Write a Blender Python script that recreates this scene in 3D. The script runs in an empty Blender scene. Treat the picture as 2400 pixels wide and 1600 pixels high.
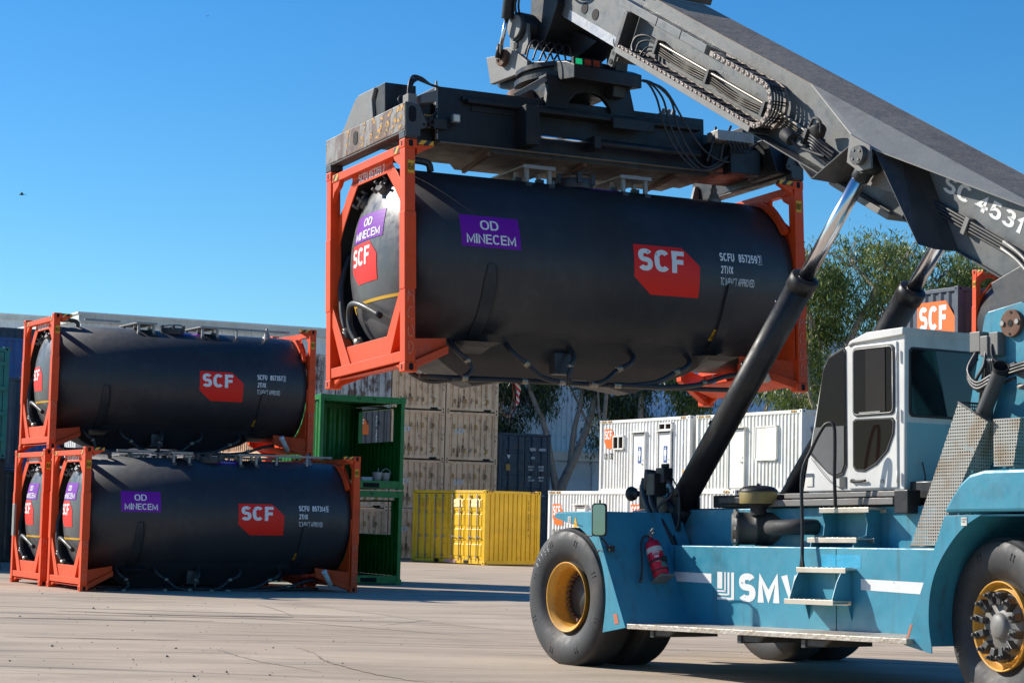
import bpy, bmesh, math, random
from mathutils import Vector, Matrix, noise
R = math.radians
random.seed(7)
sc = bpy.context.scene
COL = sc.collection

# ------------------------------------------------------------------ camera
cd = bpy.data.cameras.new("camera"); cam = bpy.data.objects.new("camera", cd); COL.objects.link(cam)
cd.sensor_width = 36; cd.sensor_fit = 'HORIZONTAL'; cd.lens = 72.80
cd.clip_start = 0.5; cd.clip_end = 3000
Fv = Vector((0, .99642937, .08443057)); Rv = Vector((.99973204, -.00195444, .02306588)); Uv = Vector((-.02314854, -.08440794, .99616236))
m = Matrix((Rv, Uv, -Fv)).transposed().to_4x4(); m.translation = Vector((0, 0, 1.678)); cam.matrix_world = m
sc.camera = cam
# ------------------------------------------------------------------ sky and sun
SUN = Vector((-.915, .40, .62)).normalized()
el = math.asin(SUN.z); az = math.atan2(SUN.x, SUN.y)
w = bpy.data.worlds.new("World"); sc.world = w; w.use_nodes = True
wt = w.node_tree; wt.nodes.clear()
wo = wt.nodes.new('ShaderNodeOutputWorld'); bg = wt.nodes.new('ShaderNodeBackground'); sky = wt.nodes.new('ShaderNodeTexSky')
sky.sky_type = 'NISHITA'; sky.sun_disc = False; sky.sun_elevation = el; sky.sun_rotation = az
sky.air_density = 1.0; sky.dust_density = .3; sky.ozone_density = 3.0; sky.altitude = 100
hs = wt.nodes.new('ShaderNodeHueSaturation'); hs.inputs['Saturation'].default_value = 1.36
tn = wt.nodes.new('ShaderNodeMix'); tn.data_type = 'RGBA'; tn.blend_type = 'MULTIPLY'; tn.inputs[0].default_value = 1; tn.inputs[7].default_value = (.63, .92, 1.06, 1)
wt.links.new(sky.outputs[0], hs.inputs['Color']); wt.links.new(hs.outputs[0], tn.inputs[6]); wt.links.new(tn.outputs[2], bg.inputs[0]); wt.links.new(bg.outputs[0], wo.inputs[0])
bg.inputs[1].default_value = .098
sl = bpy.data.lights.new("sun", 'SUN'); sl.energy = 5.0; sl.angle = R(.53); sl.color = (1, .94, .84)
so = bpy.data.objects.new("sun", sl); COL.objects.link(so); so.rotation_euler = SUN.to_track_quat('Z', 'Y').to_euler()
vs = sc.view_settings; vs.view_transform = 'Standard'; vs.look = 'None'; vs.exposure = 0.46; vs.gamma = 1; vs.use_curve_mapping = False
sc.render.engine = 'CYCLES'; sc.cycles.max_bounces = 6; sc.cycles.transparent_max_bounces = 12

# ------------------------------------------------------------------ materials
def _nt(name):
    mt = bpy.data.materials.new(name); mt.use_nodes = True; nt = mt.node_tree
    return mt, nt, nt.nodes['Principled BSDF'], nt.nodes['Material Output']
def N(nt, t, **k):
    n = nt.nodes.new(t)
    for a, b in k.items():
        if a in n.inputs.keys(): n.inputs[a].default_value = b
        else: setattr(n, a, b)
    return n
def noise_mask(nt, scale, stretch=(1, 1, 1), lo=.5, hi=.6, detail=5, vec=None, rough=.6):
    tc = N(nt, 'ShaderNodeTexCoord'); mp = N(nt, 'ShaderNodeMapping'); mp.inputs['Scale'].default_value = stretch
    nt.links.new(vec or tc.outputs['Object'], mp.inputs['Vector'])
    nz = N(nt, 'ShaderNodeTexNoise', Scale=scale, Detail=detail, Roughness=rough); nt.links.new(mp.outputs[0], nz.inputs['Vector'])
    mr = N(nt, 'ShaderNodeMapRange'); mr.inputs['From Min'].default_value = lo; mr.inputs['From Max'].default_value = hi; mr.clamp = True
    nt.links.new(nz.outputs['Fac'], mr.inputs['Value']); return mr.outputs[0], nz.outputs['Fac']
def mixc(nt, fac, a, b):
    mx = N(nt, 'ShaderNodeMix', data_type='RGBA')
    for sck, v in ((6, a), (7, b)):
        if isinstance(v, (tuple, list)): mx.inputs[sck].default_value = (*v[:3], 1)
        else: nt.links.new(v, mx.inputs[sck])
    if isinstance(fac, float): mx.inputs[0].default_value = fac
    else: nt.links.new(fac, mx.inputs[0])
    return mx.outputs[2]
def mul(nt, a, k):
    q = N(nt, 'ShaderNodeMath', operation='MULTIPLY'); nt.links.new(a, q.inputs[0]); q.inputs[1].default_value = k; return q.outputs[0]
def paint(name, col, rough=.45, metal=0, rv=1.0, dirt=(.10, .075, .055), amt=.5, sc_=2.2, streak=.5, rust=0, chip=0, bump=.02, var=.12, spec=.5, fade=None):
    mt, nt, b, o = _nt(name)
    c2 = tuple(min(1, x * (1 + var) + .004) for x in col); c1 = tuple(x * (1 - var) for x in col)
    v, raw = noise_mask(nt, 1.3, lo=.3, hi=.7); c = mixc(nt, v, c1, c2)
    if fade:
        f, _ = noise_mask(nt, .9, lo=.42, hi=.68, detail=6); c = mixc(nt, mul(nt, f, .45), c, fade)
    f, _ = noise_mask(nt, sc_, lo=.52, hi=.78, detail=8, rough=.68); c = mixc(nt, mul(nt, f, amt), c, dirt)
    if streak:
        f, _ = noise_mask(nt, 9, (1, 1, .08), lo=.56, hi=.8, detail=4); c = mixc(nt, mul(nt, f, streak), c, dirt)
    if rust:
        f, _ = noise_mask(nt, 3.0, (1, 1, .45), lo=.60 - .12 * rust, hi=.66 - .1 * rust, detail=9, rough=.72); c = mixc(nt, mul(nt, f, .9), c, (.11, .045, .02))
    if chip:
        f, _ = noise_mask(nt, 34, lo=.70 - .08 * chip, hi=.72 - .08 * chip, detail=3); c = mixc(nt, mul(nt, f, .7), c, tuple(min(1, x * .4 + .06) for x in col))
    nt.links.new(c, b.inputs['Base Color'])
    b.inputs['Metallic'].default_value = metal; b.inputs['Specular IOR Level'].default_value = spec
    _, nz = noise_mask(nt, 6, detail=6)
    mr = N(nt, 'ShaderNodeMapRange'); mr.inputs['To Min'].default_value = max(.05, rough - .1 * rv); mr.inputs['To Max'].default_value = min(1, rough + .18 * rv)
    mr.inputs['From Min'].default_value = .3; mr.inputs['From Max'].default_value = .7
    nt.links.new(nz, mr.inputs['Value']); nt.links.new(mr.outputs[0], b.inputs['Roughness'])
    if bump:
        bp = N(nt, 'ShaderNodeBump', Strength=.5, Distance=bump); nt.links.new(nz, bp.inputs['Height']); nt.links.new(bp.outputs[0], b.inputs['Normal'])
    return mt
def flat(name, col, rough=.6, metal=0, wear=0.0, under=(.05, .05, .05)):
    mt, nt, b, o = _nt(name); b.inputs['Base Color'].default_value = (*col, 1); b.inputs['Roughness'].default_value = rough; b.inputs['Metallic'].default_value = metal; b.inputs['Specular IOR Level'].default_value = .28 if not metal else .5
    f, raw = noise_mask(nt, 7, lo=.3, hi=.75, detail=7); c = mixc(nt, mul(nt, f, .25), col, tuple(x * .6 for x in col))
    if wear:
        f, _ = noise_mask(nt, 22, lo=.74 - wear * .3, hi=.77 - wear * .3, detail=4); c = mixc(nt, f, c, under)
    nt.links.new(c, b.inputs['Base Color'])
    return mt
def hazard(name='hazard_stripe', k=7.0):
    mt, nt, b, o = _nt(name); tc = N(nt, 'ShaderNodeTexCoord'); sp = N(nt, 'ShaderNodeSeparateXYZ'); nt.links.new(tc.outputs['Object'], sp.inputs[0])
    a1 = N(nt, 'ShaderNodeMath', operation='SUBTRACT'); nt.links.new(sp.outputs[0], a1.inputs[0]); nt.links.new(sp.outputs[1], a1.inputs[1])
    a2 = N(nt, 'ShaderNodeMath', operation='SUBTRACT'); nt.links.new(a1.outputs[0], a2.inputs[0]); nt.links.new(sp.outputs[2], a2.inputs[1])
    fr = N(nt, 'ShaderNodeMath', operation='FRACT'); nt.links.new(mul(nt, a2.outputs[0], k), fr.inputs[0])
    gt = N(nt, 'ShaderNodeMath', operation='GREATER_THAN'); nt.links.new(fr.outputs[0], gt.inputs[0]); gt.inputs[1].default_value = .5
    nt.links.new(mixc(nt, gt.outputs[0], (.02, .02, .02), (.72, .36, .02)), b.inputs['Base Color']); b.inputs['Roughness'].default_value = .5
    return mt
MT = {}
MT['orange'] = paint('orange_paint', (.76, .072, .008), .46, spec=.3, dirt=(.20, .05, .02), amt=.5, streak=.45, chip=.8, bump=.004, fade=(.72, .078, .014))
MT['tank'] = paint('charcoal_paint', (.027, .029, .033), .42, rv=.4, dirt=(.06, .06, .062), amt=.5, streak=.45, sc_=2.6, bump=0, spec=.42, var=.05)
MT['dome'] = paint('dome_paint', (.085, .085, .09), .32, dirt=(.10, .095, .09), amt=.4, streak=.4, bump=.004)
MT['galv'] = paint('galvanised_steel', (.30, .29, .275), .5, metal=.4, dirt=(.2, .18, .15), amt=.4, bump=.004)
MT['rubber'] = paint('black_rubber', (.02, .02, .021), .6, dirt=(.07, .06, .05), amt=.4, streak=0, bump=.003)
MT['hose'] = paint('hose_rubber', (.022, .022, .024), .42, dirt=(.09, .08, .07), amt=.35, streak=0, bump=.002)
MT['fitting'] = paint('zinc_fitting', (.34, .29, .22), .4, metal=.7, bump=.002)
MT['white'] = flat('white_lettering', (.88, .87, .85), .5, wear=.25)
MT['whiteworn'] = flat('worn_white_lettering', (.72, .72, .70), .6, wear=.22, under=(.06, .2, .26))
MT['red'] = flat('red_film', (.88, .018, .008), .45)
MT['logo_orange'] = flat('orange_film', (.85, .17, .03), .5)
MT['purple'] = flat('purple_film', (.20, .010, .36), .45)
MT['yellow_label'] = flat('yellow_label', (.75, .40, .03), .45)
MT['black'] = flat('black_lettering', (.006, .006, .006), .7)
MT['chalk'] = flat('chalk', (.75, .38, .28), .9, wear=.5, under=(.45, .09, .03))
MT['hazard'] = hazard()
MT['tape_yellow'] = flat('yellow_tape', (.75, .42, .04), .4)
MT['blue'] = paint('machine_blue_paint', (.028, .225, .325), .4, dirt=(.05, .07, .07), amt=.55, streak=.7, sc_=2.0, chip=.5, bump=.004, fade=(.085, .33, .42))
MT['boom'] = paint('boom_grey_paint', (.095, .102, .102), .42, dirt=(.06, .045, .032), amt=.5, streak=.45, chip=.4, bump=.004, fade=(.14, .145, .14))
MT['boomtop'] = paint('boom_top_grime', (.24, .185, .14), .8, dirt=(.045, .04, .038), amt=.8, sc_=1.1, streak=0, chip=1.2, bump=.02, var=.25, fade=(.34, .27, .21))
MT['darkmetal'] = paint('black_painted_steel', (.0095, .0105, .0125), .42, spec=.4, dirt=(.04, .032, .024), amt=.45, bump=.005)
MT['midmetal'] = paint('dark_grey_steel', (.04, .041, .042), .45, dirt=(.13, .10, .075), amt=.45, bump=.005)
MT['plategrey'] = paint('grey_steel_plate', (.17, .165, .155), .5, dirt=(.16, .11, .07), amt=.5, bump=.005)
MT['rustpaint'] = paint('worn_striped_beam_paint', (.24, .23, .22), .5, dirt=(.10, .055, .03), amt=.9, sc_=5, rust=1.15, chip=1, bump=.012)
MT['rust'] = paint('rusty_steel', (.13, .06, .035), .75, dirt=(.06, .035, .025), amt=.6, bump=.006)
MT['chipyellow'] = flat('chipped_yellow_paint', (.72, .34, .02), .5, wear=.9, under=(.18, .14, .11))
MT['underbeam'] = paint('scraped_beam_underside', (.13, .10, .07), .6, dirt=(.045, .04, .035), amt=.8, sc_=1.5, bump=.01)
MT['chrome'] = flat('chrome_rod', (.80, .80, .82), .22, metal=1)
MT['greyplastic'] = paint('cab_grey_paint', (.60, .59, .56), .45, dirt=(.28, .24, .18), amt=.35, streak=.3, bump=.002)
MT['cabbounce'] = paint('cab_blue_bounce_tint', (.22, .42, .47), .45, dirt=(.28, .32, .3), amt=.3, streak=.4, bump=.002)  # grey-white cab paint with the blue bounce light tinted into it
MT['alu'] = paint('aluminium_tread', (.52, .46, .38), .42, metal=.35, dirt=(.3, .24, .17), amt=.4, bump=.002)
MT['gold'] = paint('yellow_rim_paint', (.62, .30, .03), .5, dirt=(.16, .07, .025), amt=.6, chip=1, bump=.006, streak=0)
MT['tyre'] = paint('tyre_rubber', (.026, .026, .028), .6, dirt=(.11, .075, .052), amt=.7, streak=0, sc_=2.6, bump=.006, chip=.6, fade=(.045, .045, .048))
MT['green'] = paint('green_paint', (.008, .20, .028), .4, dirt=(.02, .08, .03), amt=.25, streak=.2, bump=.003)
MT['beige'] = paint('beige_paint', (.78, .49, .29), .6, dirt=(.24, .11, .055), amt=.65, streak=.7, rust=.3, bump=.01, fade=(.86, .62, .41))
MT['whiterust'] = paint('rust_streaked_white', (.52, .49, .47), .6, dirt=(.15, .07, .04), amt=.7, streak=.85, rust=.95, bump=.01)
MT['greycont'] = paint('grey_container_paint', (.13, .125, .12), .6, dirt=(.07, .05, .04), amt=.4, bump=.005)
MT['yellow'] = paint('yellow_container_paint', (.86, .52, .015), .42, dirt=(.42, .2, .03), amt=.3, streak=.35, chip=.3, bump=.004)
MT['whitecont'] = paint('white_container_paint', (.80, .78, .73), .5, dirt=(.45, .34, .2), amt=.28, streak=.3, chip=.25, bump=.004)
MT['cream'] = paint('cream_container_paint', (.76, .74, .66), .5, dirt=(.5, .38, .2), amt=.3, streak=.3, chip=.25, bump=.004)
MT['navycont'] = paint('navy_container_paint', (.03, .05, .075), .5, dirt=(.06, .06, .06), amt=.35, rust=.15, bump=.006)
MT['slate'] = paint('slate_container_paint', (.062, .075, .10), .45, dirt=(.1, .09, .08), amt=.25, bump=.004)
MT['bluecont'] = paint('blue_container_paint', (.012, .085, .27), .5, dirt=(.12, .05, .03), amt=.3, rust=.25, bump=.006)
MT['teal'] = paint('teal_container_paint', (.03, .20, .17), .5, dirt=(.08, .08, .05), amt=.4, rust=.1, bump=.006)
MT['darkcont'] = paint('dark_container_paint', (.02, .022, .026), .5, dirt=(.05, .04, .03), amt=.4, bump=.006)
MT['clad'] = paint('pale_grey_cladding', (.74, .76, .74), .55, dirt=(.34, .33, .30), amt=.25, streak=.2, bump=0)
MT['cladblue'] = paint('pale_blue_cladding', (.62, .72, .84), .55, dirt=(.3, .34, .38), amt=.2, streak=.2, bump=0)
MT['wallblue'] = paint('painted_panel_wall', (.60, .70, .82), .6, dirt=(.36, .42, .48), amt=.2, streak=.15, bump=0)
MT['fascia'] = paint('fascia_grey', (.60, .62, .55), .5, amt=.2, dirt=(.3, .3, .26), bump=0)
MT['bark'] = paint('gum_bark', (.44, .31, .23), .85, dirt=(.10, .06, .04), amt=.95, sc_=5, streak=.5, bump=.03, fade=(.42, .34, .27))
MT['rawwhite'] = paint('off_white_plastic', (.62, .60, .55), .5, amt=.2, bump=.001)
MT['extred'] = flat('extinguisher_red', (.55, .012, .04), .3)
MT['ring'] = flat('gas_strut', (.3, .3, .3), .4, metal=.6)
def glassmat(name, col, rough=.06, alpha=None, sp_l=.10):
    mt, nt, b, o = _nt(name); b.inputs['Base Color'].default_value = (*col, 1); b.inputs['Roughness'].default_value = rough
    b.inputs['Specular IOR Level'].default_value = sp_l
    f, _ = noise_mask(nt, 3, lo=.4, hi=.8, detail=6); nt.links.new(mixc(nt, mul(nt, f, .3), col, tuple(min(.05, x * 2) for x in col)), b.inputs['Base Color'])
    if alpha: b.inputs['Alpha'].default_value = alpha
    return mt
MT['glass'] = glassmat('tinted_glass', (.013, .008, .007))
MT['rearglass'] = glassmat('rear_tinted_glass', (.010, .010, .010), .04, sp_l=.5)
MT['mirror'] = flat('mirror_glass', (.40, .43, .43), .04, metal=1)
MT['lens'] = flat('lamp_lens', (.75, .72, .6), .2)
def emis(name, col, st):
    mt, nt, b, o = _nt(name); b.inputs['Base Color'].default_value = (*col, 1); b.inputs['Emission Color'].default_value = (*col, 1); b.inputs['Emission Strength'].default_value = st; return mt
MT['greenlamp'] = emis('green_signal_lamp', (.01, .5, .18), .45)
MT['redlens'] = flat('amber_lens_off', (.35, .06, .03), .3)
def perforated():
    mt, nt, b, o = _nt('perforated_steel'); tc = N(nt, 'ShaderNodeTexCoord'); mp = N(nt, 'ShaderNodeMapping'); nt.links.new(tc.outputs['Object'], mp.inputs[0])
    sp = N(nt, 'ShaderNodeSeparateXYZ'); nt.links.new(mp.outputs[0], sp.inputs[0])
    def cell(o1, k, o2=None):
        if o2 is not None:
            ad = N(nt, 'ShaderNodeMath', operation='ADD'); nt.links.new(o1, ad.inputs[0]); nt.links.new(o2, ad.inputs[1]); o1 = ad.outputs[0]
        f = N(nt, 'ShaderNodeMath', operation='FRACT'); nt.links.new(mul(nt, o1, k), f.inputs[0])
        s = N(nt, 'ShaderNodeMath', operation='SUBTRACT'); nt.links.new(f.outputs[0], s.inputs[0]); s.inputs[1].default_value = .5
        p = N(nt, 'ShaderNodeMath', operation='POWER'); nt.links.new(s.outputs[0], p.inputs[0]); p.inputs[1].default_value = 2; return p.outputs[0]
    a = cell(sp.outputs[0], 32., sp.outputs[1]); c = cell(sp.outputs[2], 32.)
    s = N(nt, 'ShaderNodeMath', operation='ADD'); nt.links.new(a, s.inputs[0]); nt.links.new(c, s.inputs[1])
    g = N(nt, 'ShaderNodeMath', operation='GREATER_THAN'); nt.links.new(s.outputs[0], g.inputs[0]); g.inputs[1].default_value = .085
    nt.links.new(g.outputs[0], b.inputs['Alpha'])
    f, _ = noise_mask(nt, 3, lo=.45, hi=.7); nt.links.new(mixc(nt, f, (.36, .34, .30), (.28, .19, .11)), b.inputs['Base Color'])
    b.inputs['Roughness'].default_value = .5; b.inputs['Metallic'].default_value = .3
    return mt
MT['perf'] = perforated()
def checkerplate():
    mt, nt, b, o = _nt('checker_plate'); tc = N(nt, 'ShaderNodeTexCoord')
    w1 = N(nt, 'ShaderNodeTexVoronoi', Scale=26.); nt.links.new(tc.outputs['Object'], w1.inputs[0])
    bp = N(nt, 'ShaderNodeBump', Strength=.8, Distance=.006); nt.links.new(w1.outputs['Distance'], bp.inputs['Height']); nt.links.new(bp.outputs[0], b.inputs['Normal'])
    f, _ = noise_mask(nt, 2.5, lo=.4, hi=.75, detail=7)
    c = mixc(nt, mul(nt, f, .7), (.50, .44, .37), (.24, .17, .11)); nt.links.new(c, b.inputs['Base Color'])
    b.inputs['Roughness'].default_value = .45; b.inputs['Metallic'].default_value = .4; return mt
MT['checker'] = checkerplate()
def leafmat(name, c1, c2, c3):
    mt, nt, b, o = _nt(name); oi = N(nt, 'ShaderNodeNewGeometry')
    cr = N(nt, 'ShaderNodeValToRGB'); nt.links.new(oi.outputs['Random Per Island'], cr.inputs[0])
    e = cr.color_ramp.elements; e[0].color = (*c1, 1); e[1].color = (*c3, 1); e[1].position = 1; k = e.new(.6); k.color = (*c2, 1)
    nt.links.new(cr.outputs[0], b.inputs['Base Color']); b.inputs['Roughness'].default_value = .42
    tr = N(nt, 'ShaderNodeBsdfTranslucent'); nt.links.new(cr.outputs[0], tr.inputs[0]); mx = N(nt, 'ShaderNodeMixShader'); mx.inputs[0].default_value = .3
    nt.links.new(b.outputs[0], mx.inputs[1]); nt.links.new(tr.outputs[0], mx.inputs[2]); nt.links.new(mx.outputs[0], o.inputs[0]); return mt
MT['greenfaded'] = flat('faded_orange_label', (.50, .17, .09), .6, wear=.5, under=(.3, .2, .15))
MT['leaf'] = leafmat('gum_leaves', (.06, .10, .022), (.15, .20, .045), (.42, .44, .10))
MT['leafdark'] = leafmat('dark_gum_leaves', (.035, .055, .022), (.08, .11, .038), (.20, .22, .07))
def groundmat():
    mt, nt, b, o = _nt('concrete_yard')
    big, _ = noise_mask(nt, .12, (1, 1.6, 1), lo=.35, hi=.7, detail=5); c = mixc(nt, big, (.43, .34, .25), (.58, .465, .345))
    blot, _ = noise_mask(nt, .8, (.45, 1.2, 1), lo=.46, hi=.7, detail=8); c = mixc(nt, mul(nt, blot, .75), c, (.30, .245, .185))
    st_, _ = noise_mask(nt, .35, (1, 1.4, 1), lo=.60, hi=.70, detail=7); c = mixc(nt, mul(nt, st_, .45), c, (.19, .155, .125))
    for s_, st, lo, hi, k, ang in ((1.0, (.05, 2.2, 1), .60, .70, .55, .1), (1.0, (.04, 3.6, 1), .62, .68, .5, -.12), (1.0, (.03, 5.5, 1), .64, .68, .6, .33), (1.0, (.05, 7., 1), .66, .69, .5, -.4)):
        tc = N(nt, 'ShaderNodeTexCoord'); vr = N(nt, 'ShaderNodeVectorRotate'); vr.rotation_type = 'Z_AXIS'; vr.inputs['Angle'].default_value = ang; nt.links.new(tc.outputs['Object'], vr.inputs['Vector'])
        wn = N(nt, 'ShaderNodeTexNoise', Scale=.09, Detail=1.); nt.links.new(tc.outputs['Object'], wn.inputs[0])
        ad = N(nt, 'ShaderNodeVectorMath', operation='MULTIPLY_ADD'); nt.links.new(wn.outputs['Color'], ad.inputs[0]); ad.inputs[1].default_value = (3, 3, 0); nt.links.new(vr.outputs[0], ad.inputs[2])
        f, _ = noise_mask(nt, s_, st, lo=lo - .025, hi=hi, detail=6, vec=ad.outputs[0]); c = mixc(nt, mul(nt, f, min(1, k * 1.35)), c, (.085, .075, .07))
    f, _ = noise_mask(nt, 26, lo=.67, hi=.72, detail=3); c = mixc(nt, mul(nt, f, .35), c, (.16, .13, .11))
    f, _ = noise_mask(nt, 60, lo=.3, hi=.7, detail=2); c = mixc(nt, mul(nt, f, .16), c, (.22, .18, .15))
    nt.links.new(c, b.inputs['Base Color']); b.inputs['Roughness'].default_value = .85; b.inputs['Specular IOR Level'].default_value = .25
    _, nz = noise_mask(nt, 9, detail=9); bp = N(nt, 'ShaderNodeBump', Strength=.5, Distance=.012); nt.links.new(nz, bp.inputs['Height']); nt.links.new(bp.outputs[0], b.inputs['Normal'])
    return mt
MT['ground'] = groundmat()

# ------------------------------------------------------------------ mesh helpers
def tag(o, label=None, cat=None, group=None, kind=None):
    for k, v in (('label', label), ('category', cat), ('group', group), ('kind', kind)):
        if v: o[k] = v
    return o
def root(name, label, cat, mat=None, group=None):
    o = bpy.data.objects.new(name, None); o.empty_display_size = .3; COL.objects.link(o)
    if mat is not None: o.matrix_world = mat
    return tag(o, label, cat, group)
def frame(x, y, z, yaw, pitch=0):
    return Matrix.Translation((x, y, z)) @ Matrix.Rotation(yaw, 4, 'Z') @ Matrix.Rotation(-pitch, 4, 'Y')
def basis(u, v):
    u = Vector(u).normalized(); v = Vector(v).normalized(); n = u.cross(v); return u, v, n
class MB:
    def __init__(s, xf=None): s.bm = bmesh.new(); s.xf = xf
    def V(s, p):
        p = Vector(p); return s.bm.verts.new(s.xf(p) if s.xf else p)
    def face(s, pts):
        try: return s.bm.faces.new([s.V(p) for p in pts])
        except ValueError: return None
    def hull8(s, P):
        v = [s.V(p) for p in P]
        for f in ((0, 1, 2, 3), (7, 6, 5, 4), (0, 4, 5, 1), (1, 5, 6, 2), (2, 6, 7, 3), (3, 7, 4, 0)): s.bm.faces.new([v[i] for i in f])
        return s
    def box(s, x0, x1, y0, y1, z0, z1):
        return s.hull8([(x0, y0, z0), (x1, y0, z0), (x1, y1, z0), (x0, y1, z0), (x0, y0, z1), (x1, y0, z1), (x1, y1, z1), (x0, y1, z1)])
    def prism(s, pts, axis, lo, hi):
        # pts: 2D polygon in the plane perpendicular to axis ('x': (y,z)  'y': (x,z)  'z': (x,y))
        def P(p, t): return (t, p[0], p[1]) if axis == 'x' else ((p[0], t, p[1]) if axis == 'y' else (p[0], p[1], t))
        a = [s.V(P(p, lo)) for p in pts]; b = [s.V(P(p, hi)) for p in pts]; n = len(pts)
        s.bm.faces.new(a); s.bm.faces.new(b[::-1])
        for i in range(n): s.bm.faces.new([a[i], b[i], b[(i + 1) % n], a[(i + 1) % n]])
        return s
    def cyl(s, p0, p1, r0, r1=None, n=16, caps=True):
        r1 = r0 if r1 is None else r1; p0 = Vector(p0); p1 = Vector(p1); d = (p1 - p0).normalized()
        a = d.orthogonal().normalized(); b = d.cross(a)
        A = []; B = []
        for i in range(n):
            t = 2 * math.pi * i / n; q = a * math.cos(t) + b * math.sin(t)
            A.append(s.V(p0 + q * r0)); B.append(s.V(p1 + q * r1))
        for i in range(n):
            f = s.bm.faces.new([A[i], A[(i + 1) % n], B[(i + 1) % n], B[i]]); f.smooth = True
        if caps: s.bm.faces.new(A[::-1]); s.bm.faces.new(B)
        return s
    def lathe(s, c, d, prof, n=48, smooth=True, a0=0, a1=2 * math.pi, up=None):
        # prof: list of (distance along d, radius)
        c = Vector(c); d = Vector(d).normalized(); a = Vector(up).normalized() if up else d.orthogonal().normalized(); b = d.cross(a)
        full = abs(a1 - a0 - 2 * math.pi) < 1e-6; m_ = n if full else n + 1; rings = []
        for (h, r) in prof:
            rings.append([s.V(c + d * h + (a * math.cos(a0 + (a1 - a0) * i / n) + b * math.sin(a0 + (a1 - a0) * i / n)) * max(r, .0005)) for i in range(m_)])
        for j in range(len(prof) - 1):
            for i in range(n):
                k = (i + 1) % m_
                f = s.bm.faces.new([rings[j][i], rings[j][k], rings[j + 1][k], rings[j + 1][i]]); f.smooth = smooth
        return s
    def tube(s, pts, r, n=8, smooth_path=True, sub=5, caps=True):
        pts = [Vector(p) for p in pts]
        if smooth_path and len(pts) > 2:
            out = []; P = [pts[0]] + pts + [pts[-1]]
            for i in range(1, len(P) - 2):
                for k in range(sub):
                    t = k / sub; p0, p1, p2, p3 = P[i - 1], P[i], P[i + 1], P[i + 2]
                    out.append(.5 * ((2 * p1) + (-p0 + p2) * t + (2 * p0 - 5 * p1 + 4 * p2 - p3) * t * t + (-p0 + 3 * p1 - 3 * p2 + p3) * t ** 3))
            out.append(pts[-1]); pts = out
        rings = []; a = None
        for i, p in enumerate(pts):
            d = (pts[min(i + 1, len(pts) - 1)] - pts[max(i - 1, 0)])
            if d.length < 1e-6: d = Vector((0, 0, 1))
            d.normalize()
            a = d.orthogonal().normalized() if a is None else (a - d * a.dot(d)).normalized()
            b = d.cross(a); rr = r[min(i, len(r) - 1)] if isinstance(r, list) else r
            rings.append([s.V(p + (a * math.cos(2 * math.pi * k / n) + b * math.sin(2 * math.pi * k / n)) * rr) for k in range(n)])
        for j in range(len(rings) - 1):
            for k in range(n):
                f = s.bm.faces.new([rings[j][k], rings[j][(k + 1) % n], rings[j + 1][(k + 1) % n], rings[j + 1][k]]); f.smooth = True
        if caps: s.bm.faces.new(rings[0][::-1]); s.bm.faces.new(rings[-1])
        return s
    def corr(s, o, d, up, nrm, length, height, pitch=.28, depth=.036, ridge=.26, slope=.24):
        # trapezoid corrugated sheet with a little thickness
        o = Vector(o); d = Vector(d); up = Vector(up); nrm = Vector(nrm); n = max(1, round(length / pitch)); pt = length / n
        P = []
        for i in range(n):
            x = i * pt
            P += [(x, 0), (x + pt * ridge * .5, 0), (x + pt * (ridge * .5 + slope), -depth), (x + pt * (1 - ridge * .5 - slope), -depth), (x + pt * (1 - ridge * .5), 0)]
        P.append((length, 0)); A = [s.V(o + d * x + nrm * y) for x, y in P]; B = [s.V(o + d * x + nrm * y + up * height) for x, y in P]
        for i in range(len(P) - 1): s.bm.faces.new([A[i], A[i + 1], B[i + 1], B[i]])
        return s
    def build(s, name, mat, parent=None, bevel=0, recalc=True, thick=0, smooth_angle=None):
        if recalc: bmesh.ops.recalc_face_normals(s.bm, faces=s.bm.faces)
        me = bpy.data.meshes.new(name); s.bm.to_mesh(me); s.bm.free()
        o = bpy.data.objects.new(name, me); COL.objects.link(o)
        if isinstance(mat, str): mat = MT[mat]
        me.materials.append(mat)
        if parent is not None: o.parent = parent
        if thick:
            md = o.modifiers.new('sol', 'SOLIDIFY'); md.thickness = thick; md.offset = 0
        if bevel:
            md = o.modifiers.new('bev', 'BEVEL'); md.width = bevel; md.segments = 2; md.limit_method = 'ANGLE'; md.angle_limit = R(40)
        return o
_tc = {}
def _arc(cx, cy, rx, ry, a0, a1, n=9, sq=.82):
    P = []
    for i in range(n + 1):
        a = R(a0 + (a1 - a0) * i / n); c, s_ = math.cos(a), math.sin(a)
        P.append((cx + rx * math.copysign(abs(c) ** sq, c), cy + ry * math.copysign(abs(s_) ** sq, s_)))
    return P
_O = _arc(.5, .5, .5, .5, 90, 450, 24)[:-1]
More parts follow.
